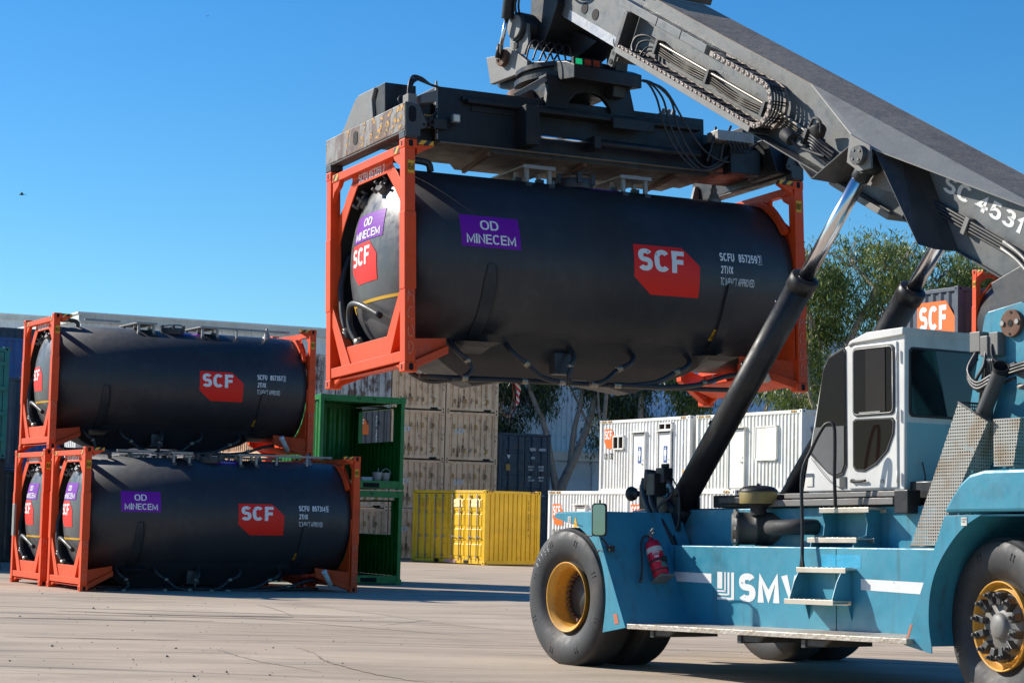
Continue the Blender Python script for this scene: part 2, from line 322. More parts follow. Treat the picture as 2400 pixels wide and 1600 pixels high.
GL_ = {   # letter: (width, [(points, closed)])
 'A': (.72, [([(0, 0), (.5, 1), (1, 0)], 0), ([(.2, .34), (.8, .34)], 0)]), 'B': (.62, [([(0, 0), (0, 1), (.6, 1)] + _arc(.6, .76, .36, .24, 80, -90, 6) + [(0, .52)], 0), ([(.6, .52)] + _arc(.6, .26, .4, .26, 80, -90, 6) + [(0, 0)], 0)]),
 'C': (.68, [(_arc(.5, .5, .5, .5, 42, 318, 20), 0)]), 'D': (.66, [([(0, 0), (0, 1), (.4, 1)] + _arc(.4, .5, .6, .5, 80, -80, 12) + [(.4, 0)], 1)]), 'E': (.56, [([(1, 1), (0, 1), (0, 0), (1, 0)], 0), ([(0, .52), (.9, .52)], 0)]),
 'F': (.54, [([(1, 1), (0, 1), (0, 0)], 0), ([(0, .5), (.86, .5)], 0)]), 'G': (.72, [(_arc(.5, .5, .5, .5, 42, 300, 20) + [(1, .12), (1, .45), (.55, .45)], 0)]), 'H': (.62, [([(0, 0), (0, 1)], 0), ([(1, 0), (1, 1)], 0), ([(0, .52), (1, .52)], 0)]),
 'I': (.0, [([(0, 0), (0, 1)], 0)]), 'K': (.64, [([(0, 0), (0, 1)], 0), ([(1, 1), (.05, .45)], 0), ([(.3, .62), (1, 0)], 0)]), 'L': (.5, [([(0, 1), (0, 0), (1, 0)], 0)]), 'M': (.78, [([(0, 0), (0, 1), (.5, .12), (1, 1), (1, 0)], 0)]), 'N': (.62, [([(0, 0), (0, 1), (1, 0), (1, 1)], 0)]),
 'O': (.72, [(_O, 1)]), 'P': (.58, [([(0, 0), (0, 1), (.6, 1)] + _arc(.6, .73, .4, .27, 80, -90, 8) + [(0, .46)], 0)]), 'R': (.62, [([(0, 0), (0, 1), (.6, 1)] + _arc(.6, .75, .4, .25, 80, -90, 8) + [(0, .5)], 0), ([(.5, .5), (1, 0)], 0)]),
 'S': (.62, [(_arc(.5, .755, .48, .245, 25, 265, 12) + _arc(.5, .255, .5, .255, 85, -155, 12), 0)]), 'T': (.6, [([(0, 1), (1, 1)], 0), ([(.5, 1), (.5, 0)], 0)]), 'U': (.62, [([(0, 1)] + _arc(.5, .4, .5, .4, 180, 360, 10) + [(1, 1)], 0)]),
 'V': (.66, [([(0, 1), (.5, 0), (1, 1)], 0)]), 'W': (.95, [([(0, 1), (.25, 0), (.5, 1), (.75, 0), (1, 1)], 0)]), 'X': (.64, [([(0, 1), (1, 0)], 0), ([(1, 1), (0, 0)], 0)]), 'Y': (.62, [([(0, 1), (.5, .45), (1, 1)], 0), ([(.5, .45), (.5, 0)], 0)]), 'Z': (.6, [([(0, 1), (1, 1), (0, 0), (1, 0)], 0)]),
 '0': (.54, [(_O, 1)]), '1': (.28, [([(0, .72), (1, 1), (1, 0)], 0)]), '2': (.54, [(_arc(.5, .72, .48, .28, 165, -30, 10) + [(0, 0), (1, 0)], 0)]), '3': (.54, [(_arc(.5, .76, .44, .24, 160, -80, 9) + _arc(.5, .26, .5, .26, 80, -160, 10), 0)]),
 '4': (.56, [([(.75, 0), (.75, 1), (0, .28), (1, .28)], 0)]), '5': (.54, [([(.92, 1), (.15, 1), (.05, .5)] + _arc(.5, .3, .5, .3, 125, -155, 12), 0)]), '6': (.54, [(_arc(.5, .5, .5, .5, 60, 180, 8) + _arc(.5, .3, .5, .3, 180, 540, 16), 0)]), '7': (.52, [([(0, 1), (1, 1), (.4, 0)], 0)]),
 '8': (.54, [(_arc(.5, .75, .44, .25, -90, 270, 16)[:-1], 1), (_arc(.5, .26, .5, .26, 90, 450, 16)[:-1], 1)]), '9': (.54, [(_arc(.5, .5, .5, .5, 240, 360, 8) + _arc(.5, .7, .5, .3, 0, 360, 16), 0)]),
 '.': (.0, [([(0, .0), (0, .08)], 0)]), ',': (.0, [([(0, .0), (0, .08)], 0)]), "'": (.0, [([(0, 1), (0, .75)], 0)]), '"': (.2, [([(0, 1), (0, .75)], 0), ([(1, 1), (1, .75)], 0)]), '-': (.3, [([(0, .45), (1, .45)], 0)])}
def text_bm(txt, bold=.0, spacing=1.0):
    k = (txt, bold)
    if k in _tc: return _tc[k]
    th = .13 + bold * 1.9; V = []; Fs = []; x = 0
    for ch in txt.upper():
        if ch == ' ': x += .34; continue
        w_, strokes = GL_.get(ch, GL_['O']); W_ = w_ + (th if w_ < .05 else 0); iw = max(0, w_ - th) if w_ > .05 else 0; gw = max(w_, th)
        for li, (P, closed) in enumerate(strokes):
            Q = [(x + th / 2 + p[0] * iw, th / 2 + p[1] * (1 - th)) for p in P]; Q2 = []
            for q in Q:
                if not Q2 or math.hypot(q[0] - Q2[-1][0], q[1] - Q2[-1][1]) > 1e-4: Q2.append(q)
            Q = Q2; n = len(Q); L_ = []; Rr = []
            for i in range(n):
                a = Q[i - 1] if (i > 0 or closed) else None; c = Q[(i + 1) % n] if (i < n - 1 or closed) else None; b_ = Q[i]
                d1 = Vector((b_[0] - a[0], b_[1] - a[1])).normalized() if a else None; d2 = Vector((c[0] - b_[0], c[1] - b_[1])).normalized() if c else None
                d1 = d1 or d2; d2 = d2 or d1; n1 = Vector((-d1.y, d1.x)); n2 = Vector((-d2.y, d2.x)); mt = (n1 + n2)
                if mt.length < .2: mt = n1.copy()
                mt.normalize(); kx = min(2.2, 1 / max(.2, mt.dot(n1))) * th / 2; ext = Vector((0, 0))
                if not a: ext = -d2 * th / 2 * (1 if abs(d2.x) < .05 or abs(d2.y) < .05 else .6)
                if not c: ext = d1 * th / 2 * (1 if abs(d1.x) < .05 or abs(d1.y) < .05 else .6)
                if ch in 'SCG23569' and (not a or not c): ext = Vector((0, 0))
                L_.append((b_[0] + mt.x * kx + ext.x, b_[1] + mt.y * kx + ext.y)); Rr.append((b_[0] - mt.x * kx + ext.x, b_[1] - mt.y * kx + ext.y))
            i0 = len(V)
            for l_, r_ in zip(L_, Rr): V += [(l_[0], min(1.03, max(-.03, l_[1])), li), (r_[0], min(1.03, max(-.03, r_[1])), li)]
            for i in range(n if closed else n - 1):
                j = (i + 1) % n; Fs.append((i0 + 2 * i, i0 + 2 * i + 1, i0 + 2 * j + 1, i0 + 2 * j))
        x += gw + .075
    xs = [v[0] for v in V]; x0, x1 = min(xs), max(xs)
    _tc[k] = ([((a - x0) / (x1 - x0), b_, li) for a, b_, li in V], Fs); return _tc[k]
def decal2d(items, mapfn, name, mat, parent, cut=None):
    """items: list of ('t', text, x, y, w, h, bold) or ('p', [(x,y)..]); mapfn(x,y)->Vector"""
    bm = bmesh.new()
    for it in items:
        if it[0] == 't':
            V, Fs = text_bm(it[1], it[6] if len(it) > 6 else 0.0)
            vv = [bm.verts.new((it[2] + a * it[4], it[3] + b * it[5], li * .0006)) for a, b, li in V]
            for f in Fs:
                try: bm.faces.new([vv[i] for i in f])
                except ValueError: pass
        else:
            bm.faces.new([bm.verts.new((a, b, 0)) for a, b in it[1]])
    if cut:
        xs = [v.co.x for v in bm.verts]; ys = [v.co.y for v in bm.verts]
        if cut[0]:
            x = min(xs) + cut[0]
            while x < max(xs):
                bmesh.ops.bisect_plane(bm, geom=bm.verts[:] + bm.edges[:] + bm.faces[:], plane_co=(x, 0, 0), plane_no=(1, 0, 0)); x += cut[0]
        if cut[1]:
            y = min(ys) + cut[1]
            while y < max(ys):
                bmesh.ops.bisect_plane(bm, geom=bm.verts[:] + bm.edges[:] + bm.faces[:], plane_co=(0, y, 0), plane_no=(0, 1, 0)); y += cut[1]
    for v in bm.verts:
        x, y, z = v.co; p = mapfn(x, y)
        if z: p = p + (mapfn(x + .001, y) - p).cross(mapfn(x, y + .001) - p).normalized() * z
        v.co = p
    me = bpy.data.meshes.new(name); bm.to_mesh(me); bm.free()
    o = bpy.data.objects.new(name, me); COL.objects.link(o); me.materials.append(MT[mat] if isinstance(mat, str) else mat)
    if parent is not None: o.parent = parent
    return o
def planemap(o, x, y, off=.004):
    o = Vector(o); x = Vector(x); y = Vector(y); n = x.cross(y).normalized() * off
    return lambda a, b: o + x * a + y * b + n
LOGO = [(0, 1), (.74, 1), (1, .64), (1, 0), (.27, 0), (0, .34)]
def logo(mapfn, x, y, w_, h_, parent, pan='red', cut=None, off2=None, frac=.5):
    f = [(x + a * w_, y + b * h_) for a, b in LOGO]
    p = decal2d([('p', f)], mapfn, 'logo_panel', pan, parent, cut)
    decal2d([('t', 'SCF', x + .06 * w_, y + .47 * h_, .70 * w_, .45 * h_, .045)], off2 or mapfn, 'lettering', 'white', parent, cut)

# ------------------------------------------------------------------ setting
g = MB(); g.face([(-900, -200, 0), (900, -200, 0), (900, 1500, 0), (-900, 1500, 0)]); tag(g.build('ground', 'ground'), kind='structure')
G = .48
gu = Vector((math.cos(G), math.sin(G), 0)); gv = Vector((-math.sin(G), math.cos(G), 0))

# ------------------------------------------------------------------ tank container
TR, TV, TW = 1.2, 1.219, 1.55
def tank_container(name, label, mat4, number, check, side_sign, dome_sign, dome_logo=True, top_walk=True, group='orange framed tank containers', box=False, rear_text=True, detail=True, tube=False):
    T = root('tank_container', label, 'tank container', mat4, group)
    L, W, H = 6.058, 2.438, 2.896
    for end, u0, sg in (('rear', 0, 1), ('front', L, -1)):
        U = lambda a: u0 + sg * a
        b = MB()
        def bx(a0, a1, *r): b.box(min(U(a0), U(a1)), max(U(a0), U(a1)), *r)
        for v0, v1 in ((.008, .15), (W - .15, W - .008)):
            bx(.008, .15, v0, v1, .118, 2.778)
            bx(-.0, .16, v0 - .008, v1 + .004, 1.02, 1.98)
        bx(.02, .13, .15, W - .15, 2.735, 2.84)      # top rail
        bx(.02, .14, .15, W - .15, .135, .262)       # bottom rail
        b.prism([(.60, 2.60), (W - .60, 2.60), (W - .60, 2.76), (.60, 2.76)], 'x', *sorted((U(.118), U(.132))))
        b.prism([(.60, .25), (W - .60, .25), (W - .60, .50), (.60, .50)], 'x', *sorted((U(.05), U(.07))))
        for s_ in (0, 1):
            X = lambda v: v if s_ == 0 else W - v
            def poly(P, a0, a1):
                P = [(X(p[0]), p[1]) for p in P]; b.prism(P, 'x', *sorted((U(a0), U(a1))))
            poly([(.85, 2.68), (.62, 2.70), (.44, 2.54), (.32, 2.39), (.13, 2.25), (.13, 1.85), (.35, 2.14), (.57, 2.40)], .118, .134)
            poly([(.14, 2.74), (.40, 2.74), (.34, 2.66), (.22, 2.60), (.14, 2.45)], .03, .10)
            poly([(.14, 1.12), (.14, .86), (.47, .26), (.745, .26)], .03, .15)
            poly([(.15, .115), (.40, .115), (.15, .02)], .05, .09)
        if end == 'front' or True:
            arc = []
            for i in range(25):
                a = math.pi * (i / 24.0); arc.append((TV + 1.215 * math.cos(a), TW + 1.215 * math.sin(a)))
            if end == 'front':
                outer = [(TV + 1.31 * math.cos(math.pi * i / 24), TW + 1.31 * math.sin(math.pi * i / 24)) for i in range(25)]
                for i in range(24):
                    if max(abs(outer[i][0] - TV), abs(outer[i + 1][0] - TV)) > 1.2 : continue
                    q = [arc[i], arc[i + 1], (outer[i + 1][0], min(outer[i + 1][1], 2.70)), (outer[i][0], min(outer[i][1], 2.70))]
                    if q[2][1] - q[1][1] < .005 and q[3][1] - q[0][1] < .005: continue
                    b.prism(q, 'x', *sorted((U(.20), U(.28))))
                lo = [(TV - 1.215 * math.cos(math.pi * i / 24), TW - 1.215 * math.sin(math.pi * i / 24)) for i in range(25)]
                for s_ in (0, 1):
                    for i in range(9):
                        p, q = lo[i], lo[i + 1]
                        if s_: p = (W - p[0], p[1]); q = (W - q[0], q[1]); e = W - .05
                        else: e = .05
                        b.prism([(e, p[1]), p, q, (e, q[1])], 'x', *sorted((U(.17), U(.19))))
                b.prism([(.45, 2.70), (.62, 2.70), (.62, 2.42), (.45, 2.2)], 'x', *sorted((U(.20), U(.24))))
        fr = b.build('end_frame', 'orange', T, bevel=.006)
        # corner castings
        for vv in (0, W - .162):
            for ww in (0, H - .118):
                c = MB(); c.box(min(U(0), U(.178)), max(U(0), U(.178)), vv, vv + .162, ww, ww + .118); cc = c.build('corner_casting', 'orange', T, bevel=.014)
                h = MB(); e = sorted((U(-.001), U(.0035)))
                vy = vv + (.081); h.prism([(vy - .022, ww + .028), (vy + .022, ww + .028), (vy + .022, ww + .09), (vy - .022, ww + .09)], 'x', *e)
                yy = (vv - .002, vv + .003) if vv == 0 else (W - .003, W + .002); um = U(.089)
                P = [(um + .03 * math.cos(t) , ww + .059 + .022 * (1 if math.sin(t) > 0 else -1) * (abs(math.sin(t)) > .01) + .022 * math.sin(t)) for t in [2 * math.pi * (k + .5) / 14 for k in range(14)]]
                h.prism(P, 'y', *yy); h.build('casting_hole', 'black', cc)
        # hazard marks
        hz = MB()
        for vv in (.19, W - .37): hz.box(*sorted((U(.016), U(.0195))), vv, vv + .16, 2.745, 2.83)
        ft = MB(); ft.box(*sorted((U(.178), U(.40))), .0, .09, 2.83, 2.885); ft.build('lift_flange', 'hazard', T)
        ft = MB(); ft.prism([(U(.178), 2.82), (U(.42), 2.828), (U(.2), 2.72), (U(.178), 2.70)], 'y', .01, .08); ft.build('lift_flange', 'orange', T)
        hz.build('hazard_mark', 'hazard', T)
        # diagonal base braces
        d = MB()
        for s_ in (0, 1):
            X = (lambda v: v) if s_ == 0 else (lambda v: W - v)
            a = U(.12); e_ = U(.80)
            d.hull8([(a, X(.02), .02), (a, X(.16), .02), (e_, X(.52), .30), (e_, X(.40), .30), (a, X(.02), .13), (a, X(.16), .13), (e_, X(.52), .40), (e_, X(.40), .40)])
            d.hull8([(a, X(.10), .10), (a, X(.12), .10), (e_, X(.49), .37), (e_, X(.47), .37), (a, X(.10), .42), (a, X(.12), .42), (e_, X(.49), .50), (e_, X(.47), .50)])
        d.hull8([(U(.06), .25, .09), (U(.06), W - .25, .09), (U(.62), W - .5, .20), (U(.62), .5, .20), (U(.06), .25, .11), (U(.06), W - .25, .11), (U(.62), W - .5, .22), (U(.62), .5, .22)])
        d.build('base_brace', 'orange', T, bevel=.005)
        # REAR / FRONT plates
        lab = 'REAR' if end == 'rear' else 'FRONT'
        a0, a1 = (.045, .135) if end == 'rear' else (L - .135, L - .045)
        pm = planemap((a0, .004, 2.46), (1, 0, 0), (0, 0, 1))
        decal2d([('p', [(0, 0), (.09, 0), (.09, .16), (0, .16)])], pm, 'end_label', 'yellow_label', T)
        decal2d([('t', lab, .006, .035, .078, .085, .02)], planemap((a0, .001, 2.46), (1, 0, 0), (0, 0, 1)), 'lettering', 'black', T)
        # chalk letters on the near post
        def stroke(P): return P
        ch = MB(); cx = .085 if end == 'rear' else L - .085; zz = .86
        GL = {'M': [(-.5, 0), (-.4, 1), (0, .4), (.4, 1), (.5, 0)], 'C': [(.5, .95), (-.1, 1), (-.5, .6), (-.4, .15), (.1, 0), (.4, .1)],
              'O': [(0, 1), (-.45, .7), (-.4, .2), (0, 0), (.4, .2), (.45, .7), (.1, 1)], 'D': [(-.4, 1), (-.3, .5), (-.25, 0), (.3, .3), (.45, .7), (.1, 1), (-.4, 1)]}
        for i, c_ in enumerate('MCOD'):
            z0 = zz - i * .215; ch.tube([(cx + p[0] * .075, .003, z0 + p[1] * .15) for p in GL[c_]], .0035, 4, sub=3)
        ch.build('chalk_mark', 'chalk', T)
    # number on the rear header
    decal2d([('t', 'SCFU ' + number + ' ' + check, 0, 0, .80, .105, .025)], planemap((.117, TV + .40, 2.63), (0, -1, 0), (0, 0, 1)), 'lettering', 'white', T)
    # shell
    sh = MB(); sh.lathe((0, TV, TW), (1, 0, 0), [(.165, TR - .03), (.165, TR), (5.67, TR), (5.69, TR - .008), (5.72, TR - .008), (5.86, TR - .012), (5.86, TR - .05)], 96)
    SH = sh.build('tank_shell', 'tank', T)
    sk = MB(); sk.lathe((0, TV, TW), (1, 0, 0), [(.165, TR - .03), (.50, TR - .03)], 72); sk.build('skirt', 'rubber', T)
    def dome_u(r): return .50 - .44 * math.sqrt(max(0, 1 - (r / (TR - .03)) ** 2))
    dm = MB(); prof = []
    for i in range(21):
        r = (TR - .03) * math.sin(math.pi / 2 * i / 20); prof.append((dome_u(r), r))
    dm.lathe((0, TV, TW), (1, 0, 0), prof, 72); D = dm.build('tank_dome', 'dome', T)
    dm = MB(); dm.lathe((0, TV, TW), (1, 0, 0), [(6.058 - a, r) for a, r in prof], 72); dm.build('tank_dome', 'dome', T)
    # belly hoppers
    be = MB(); PF = [(.45, .60), (.95, .22), (1.48, -.02), (2.2, .10), (3.1, .11), (3.86, -.02), (4.6, .24), (5.2, .60)]; rg = []
    for (uu, wl) in PF:
        hw = .16 + .30 * min(1, max(0, wl) / .3); rg.append([be.V((uu, TV - .80, .68)), be.V((uu, TV - hw, wl)), be.V((uu, TV + hw, wl)), be.V((uu, TV + .80, .68))])
    for i in range(len(rg) - 1):
        for k in range(3): be.bm.faces.new([rg[i][k], rg[i][k + 1], rg[i + 1][k + 1], rg[i + 1][k]])
    be.box(2.45, 2.72, TV - .62, TV - .45, .14, .42)
    be.build('belly_hopper', 'tank', T, bevel=.01)
    # straps
    for us in (1.17, 4.80):
        st = MB(); a0, a1 = R(-7), R(-80); n = 26; hw = .085; rings = []
        for i in range(n + 1):
            a = a0 + (a1 - a0) * i / n; shift = .10 * (i / n) ** 2 * (1 if us < 3 else 1)
            ww_ = hw * (.55 + .45 * min(1, i / 4)); r_ = TR + .036
            rings.append([(us + .04 - shift * 0 - ww_, a, TR), (us + .04 - ww_, a, r_), (us + .04 + ww_, a, r_), (us + .04 + ww_, a, TR)])
        P = lambda q: (q[0], TV - q[2] * math.cos(q[1]), TW + q[2] * math.sin(q[1]))
        rv = [[st.V(P(q)) for q in r_] for r_ in rings]
        for i in range(n):
            for k in range(3): st.bm.faces.new([rv[i][k], rv[i][k + 1], rv[i + 1][k + 1], rv[i + 1][k]])
        st.bm.faces.new(rv[0]); st.build('support_rib', 'tank', SH and T, bevel=.004)
        tb = MB(); tb.hull8([(us - .12, .36, .40), (us + .20, .36, .40), (us + .20, .62, .34), (us - .12, .62, .34), (us - .22, .24, .45), (us + .30, .24, .45), (us + .30, .60, .48), (us - .22, .60, .48)]); tb.build('saddle_plate', 'tank', T)
    # walkways, manhole, valves on top
    def top(u, v): return TW + math.sqrt(max(0, TR ** 2 - (v - TV) ** 2))
    for k, (ua, ub) in enumerate(((2.02, 2.50), (3.50, 3.99))):
        wk = MB(); wk.box(ua, ub, .64, 1.9, 2.84, 2.865)
        wk.box(ua, ub, .62, .64, 2.825, 2.875)
        for uu in (ua + .05, ub - .09):
            for v_ in (.66, .95, 1.7): wk.box(uu, uu + .05, v_, v_ + .05, top(uu, v_) - .01, 2.856)
        wk.build('walkway', 'galv', T, bevel=.003)
        ft = MB()
        for uu in (ua + .04, ub - .10):
            for v_ in (.63, .92): ft.box(uu, uu + .09, v_, v_ + .09, top(uu, v_) - .03, top(uu, v_) + .05)
        ft.build('walkway_foot', 'tank', T)
    mh = MB(); mh.cyl((2.96, TV - .25, 2.66), (2.96, TV - .25, 2.80), .27, n=24)
    for i in range(6):
        a = i * math.pi / 3 + .3; mh.box(2.96 + .27 * math.cos(a) - .03, 2.96 + .27 * math.cos(a) + .03, TV - .25 + .27 * math.sin(a) - .03, TV - .25 + .27 * math.sin(a) + .03, 2.72, 2.86)
    mh.tube([(2.71, TV - .3, 2.84), (2.86, TV - .4, 2.86), (3.1, TV - .4, 2.87), (3.24, TV - .3, 2.84)], .014, 6)
    mh.build('manhole', 'tank', T, bevel=.004)
    vl = MB(); uv, vv_ = 5.22, .95; zt = top(uv, vv_)
    vl.lathe((uv, vv_, zt - .03), (0, 0, 1), [(0, .10), (.05, .10), (.055, .075), (.12, .06), (.125, .045), (.20, .045), (.205, .03), (.25, .03), (.25, 0)], 16)
    vl.build('pressure_valve', 'galv', T)
    rp = MB(); rp.tube([(.15, .9, 2.80), (.4, .9, 2.83), (.62, .88, 2.83), (.75, .86, 2.80), (.78, .86, 2.70)], .045, 10); rp.build('vent_pipe', 'hose', T)
    rp = MB(); rp.cyl((.44, .9, 2.83), (.56, .89, 2.83), .055, n=12); rp.build('pipe_coupling', 'fitting', T)
    if top_walk:
        rl = MB(); rl.box(4.0, 5.7, .75, .80, 2.84, 2.885); rl.box(.9, 1.7, .75, .80, 2.84, 2.885)
        for uu in (4.4, 5.1): rl.box(uu, uu + .04, .75, .79, 2.66, 2.85)
        rl.build('catwalk_rail', 'galv', T)
    # decals on the side
    def cm(off): return lambda a, b: Vector((a, TV - (TR + off) * math.cos(b / TR), TW + (TR + off) * math.sin(b / TR)))
    logo(cm(.004), 3.32, -.375, 1.02, .655, T, cut=(0, .06), off2=cm(.007))
    if side_sign:
        decal2d([('p', [(.80, .06), (1.64, .06), (1.64, .485), (.80, .485)])], cm(.004), 'sign_panel', 'purple', T, (0, .05))
        decal2d([('t', 'OD', 1.08, .29, .26, .13, .01), ('t', 'MINECEM', .87, .105, .70, .125, .01)], cm(.007), 'lettering', 'white', T, (0, .05))
    bd = .03
    decal2d([('t', 'SCFU', 4.67, .15, .235, .115, bd), ('t', number, 4.975, .15, .30, .115, bd), ('t', check, 5.297, .155, .042, .105, bd),
             ('t', '2TNX', 4.67, -.02, .205, .105, bd), ('t', 'TC IMPACT APPROVED', 4.67, -.175, .545, .10, .0),
             ('p', [(5.284, .138), (5.352, .138), (5.352, .143), (5.284, .143)]), ('p', [(5.284, .27), (5.352, .27), (5.352, .275), (5.284, .275)]),
             ('p', [(5.284, .143), (5.288, .143), (5.288, .27), (5.284, .27)]), ('p', [(5.348, .143), (5.352, .143), (5.352, .27), (5.348, .27)])],
            cm(.004), 'lettering', 'white', T, (0, .05))
    decal2d([('p', [(4.70, -.985), (4.80, -.985), (4.82, -.80), (4.72, -.80)])], cm(.004), 'height_label', 'yellow_label', T, (0, .05))
    decal2d([('t', '2.9m', 4.722, -.875, .085, .05, .0), ('t', "9'6\"", 4.715, -.965, .075, .06, .0), ('p', [(4.71, -.898), (4.81, -.898), (4.811, -.892), (4.711, -.892)])], cm(.007), 'lettering', 'black', T, (0, .05))
    # top sign seen at a glancing angle
    decal2d([('p', [(2.9, 1.38), (3.55, 1.38), (3.55, 1.62), (2.9, 1.62)])], cm(.004), 'sign_panel', 'purple', T, (0, .05))
    decal2d([('t', 'OD MINECEM', 2.98, 1.44, .5, .11, .0)], cm(.007), 'lettering', 'white', T, (0, .05))
    # dome decals (x to the right = -v)
    def dmf(off): return lambda a, b: Vector((dome_u(math.hypot(a, b)) - off, TV - a, TW + b))
    # x measured from tank axis towards the near side
    if dome_logo:
        f = dmf(.006); x0, y0, w_, h_ = -.55, -.28, .80, .53
        decal2d([('p', [(x0 + a * w_, y0 + b * h_) for a, b in LOGO])], f, 'logo_panel', 'red', T, (.06, .06))
        decal2d([('t', 'SCF', x0 + .03, y0 + .24, .58, .235, .03)], dmf(.010), 'lettering', 'white', T, (.06, .06))
    if dome_sign:
        decal2d([('p', [(-.50, .27), (.38, .27), (.38, .62), (-.50, .62)])], dmf(.006), 'sign_panel', 'purple', T, (.06, .06))
        decal2d([('t', 'OD', -.20, .46, .26, .11, .01), ('t', 'MINECEM', -.45, .30, .76, .11, .01)], dmf(.010), 'lettering', 'white', T, (.06, .06))
    decal2d([('p', [(-.80, -.54), (.9, -.54), (.9, -.50), (-.80, -.50)])], dmf(.006), 'tape_band', 'tape_yellow', T, (.06, .06))
    decal2d([('p', [(-.76, -.61), (-.67, -.61), (-.67, -.43), (-.76, -.43)])], dmf(.008), 'tape_band', 'tape_yellow', T, (.06, .06))
    if number.startswith('85725') and box:
        decal2d([('t', 'CAPACITY 30,000 L', -.9, -.68, .75, .045, 0), ('t', 'TARE 3,200', -.8, -.76, .4, .045, 0)], dmf(.008), 'lettering', 'white', T, (.06, .06))
    # two dome hatches
    for (a, b_) in ((-.50, .84), (.14, .92)):
        c = Vector((dome_u(math.hypot(a, b_)), TV - a, TW + b_)); nrm = Vector((-1, -a * .9, b_ * .9)).normalized()
        c = Vector((c.x, TV - a, TW + b_)); nn = Vector((-.72, 0, 0)) + Vector((0, -a, b_)) * .55; nn.normalize()
        hh = MB(); hh.cyl(c - nn * .03, c + nn * .05, .09, n=20); hh.cyl(c + nn * .05, c + nn * .075, .11, n=20)
        t1 = nn.orthogonal().normalized(); t2 = nn.cross(t1)
        for k in range(4):
            q = c + nn * .1 + (t1 * math.cos(k * 1.57 + .6) + t2 * math.sin(k * 1.57 + .6)) * .11; hh.cyl(q - nn * .06, q + nn * .03, .022, n=8)
        hh.build('dome_hatch', 'dome', T, bevel=.004)
    # dome hoses
    hs_ = MB(); hs_.tube([(.10, TV - .30, .80), (.02, TV + .30 - .2, .98), (-.02 + .05, TV + .42, 1.03), (.05, TV + .55, .92), (.06, TV + .52, .72), (.10, TV + .36, .50), (.14, TV + .25, .35)], .042, 10)
    hs_.tube([(.30, 2.30, 1.8), (.16, 2.26, 1.4), (.12, 2.14, .98), (.12, 2.02, .7)], .045, 10); hs_.cyl((.12, 2.02, .72), (.16, 1.98, .40), .07, n=12)
    hs_.build('dome_hose', 'hose', T)
    hf = MB(); hf.cyl((.10, TV + .40, .57), (.12, TV + .36, .50), .06, n=12); hf.cyl((.12, 2.05, .75), (.12, 2.02, .69), .056, n=12); hf.build('hose_clamp', 'fitting', T)
    # underside pipework
    el_ = MB(); cl_ = MB(); ho = MB()
    for uu, du in ((.92, .16), (1.73, .20), (2.66, -.06), (3.58, -.22), (4.47, -.22)):
        el_.tube([(uu, .62, .50), (uu, .50, .40), (uu + du * .4, .44, .30), (uu + du, .46, .24)], .037, 10)
        cl_.cyl((uu + du * .93, .455, .25), (uu + du * 1.25, .465, .215), .042, n=12)
    for P in ([(1.96, .46, .22), (2.15, .46, .08), (2.35, .46, .03), (2.5, .48, .02)], [(2.6, .45, .22), (2.57, .45, .10), (2.6, .47, .02)], [(3.3, .46, .21), (3.1, .44, .06), (2.9, .46, .01)], [(4.2, .46, .22), (3.9, .44, .08), (3.5, .45, .02), (3.2, .46, .0)],
              [(1.10, .46, .23), (1.14, .45, .10), (1.0, .45, .0), (.9, .5, -.0)], [(.5, .9, .10), (.7, .75, -.02), (1.0, .6, -.0), (1.5, .55, .015), (2.0, .5, .01)], [(3.2, .48, .0), (3.3, .45, .02), (3.6, .44, .015), (4.1, .43, .02), (4.6, .45, .08), (5.0, .48, .2), (5.3, .52, .26)]):
        ho.tube(P, .033, 9)
    ho.tube([(.5, .62, .02), (2.0, .62, .03), (4.0, .62, .03), (5.4, .62, .05)], .034, 10)
    for P in (((2.42, .46, .02), (2.52, .48, .02)), ((2.9, .46, .01), (3.0, .46, .01)), ((3.25, .46, .01), (3.35, .45, .01)), ((4.62, .45, .09), (4.7, .46, .12)), ((1.0, .44, -.0), (1.08, .44, .01)), ((1.9, .51, .01), (1.98, .5, .01))): cl_.cyl(P[0], P[1], .04, n=12)
    el_.build('pipe_elbow', 'hose', T); cl_.build('hose_clamp', 'fitting', T); ho.build('air_hose', 'hose', T)
    pv = MB(); pv.cyl((5.35, .16, .42), (5.52, .20, .14), .055, n=14); pv.build('document_tube', 'rawwhite', T)
    pv = MB(); pv.cyl((5.335, .155, .445), (5.355, .16, .415), .062, n=14); pv.build('tube_cap', 'white', T)
    if tube:
        bb_ = MB(); bb_.box(-.05, -.0, W - .35, W - .18, 1.02, 1.72); bb_.build('document_box', 'galv', T, bevel=.01)
    return T

def mat_from(o, u, v, w_):
    mm = Matrix((Vector(u), Vector(v), Vector(w_))).transposed().to_4x4(); mm.translation = Vector(o); return mm
KC1 = mat_from((-1.29782158, 25.12556541, 3.41755999), (0.88020055, 0.4745516, 0.00691178), (-0.47365952, 0.87927689, -0.05018767), (-0.02989401, 0.04090138, 0.99871589))
K3 = frame(-8.5188, 41.6432, .002, .4906); K4 = frame(-9.85, 43.98, .002, .4907); K2 = frame(-9.7697, 43.9417, 2.902, .4907)
tank_container('lifted', 'charcoal tank container in an orange frame, hanging in the air from the lifting machine', KC1, '857259', '7', True, True, top_walk=False)
tank_container('upper', 'charcoal tank container with no purple sign, stacked on top of two others at left', K2, '857357', '2', False, False)
tank_container('lower_front', 'charcoal tank container on the ground with purple sign, front of the left stack', K3, '857314', '5', True, True)
tank_container('lower_back', 'tank container on the ground behind the front one, grey box on its orange post', K4, '857250', '7', True, True, box=True, tube=True)
K5 = frame(11.45, 51.4, 5.19, G - math.pi / 2)
tank_container('far', 'tank container high behind the blue boom pivot at the right edge of the photo', K5, '857262', '1', False, False)

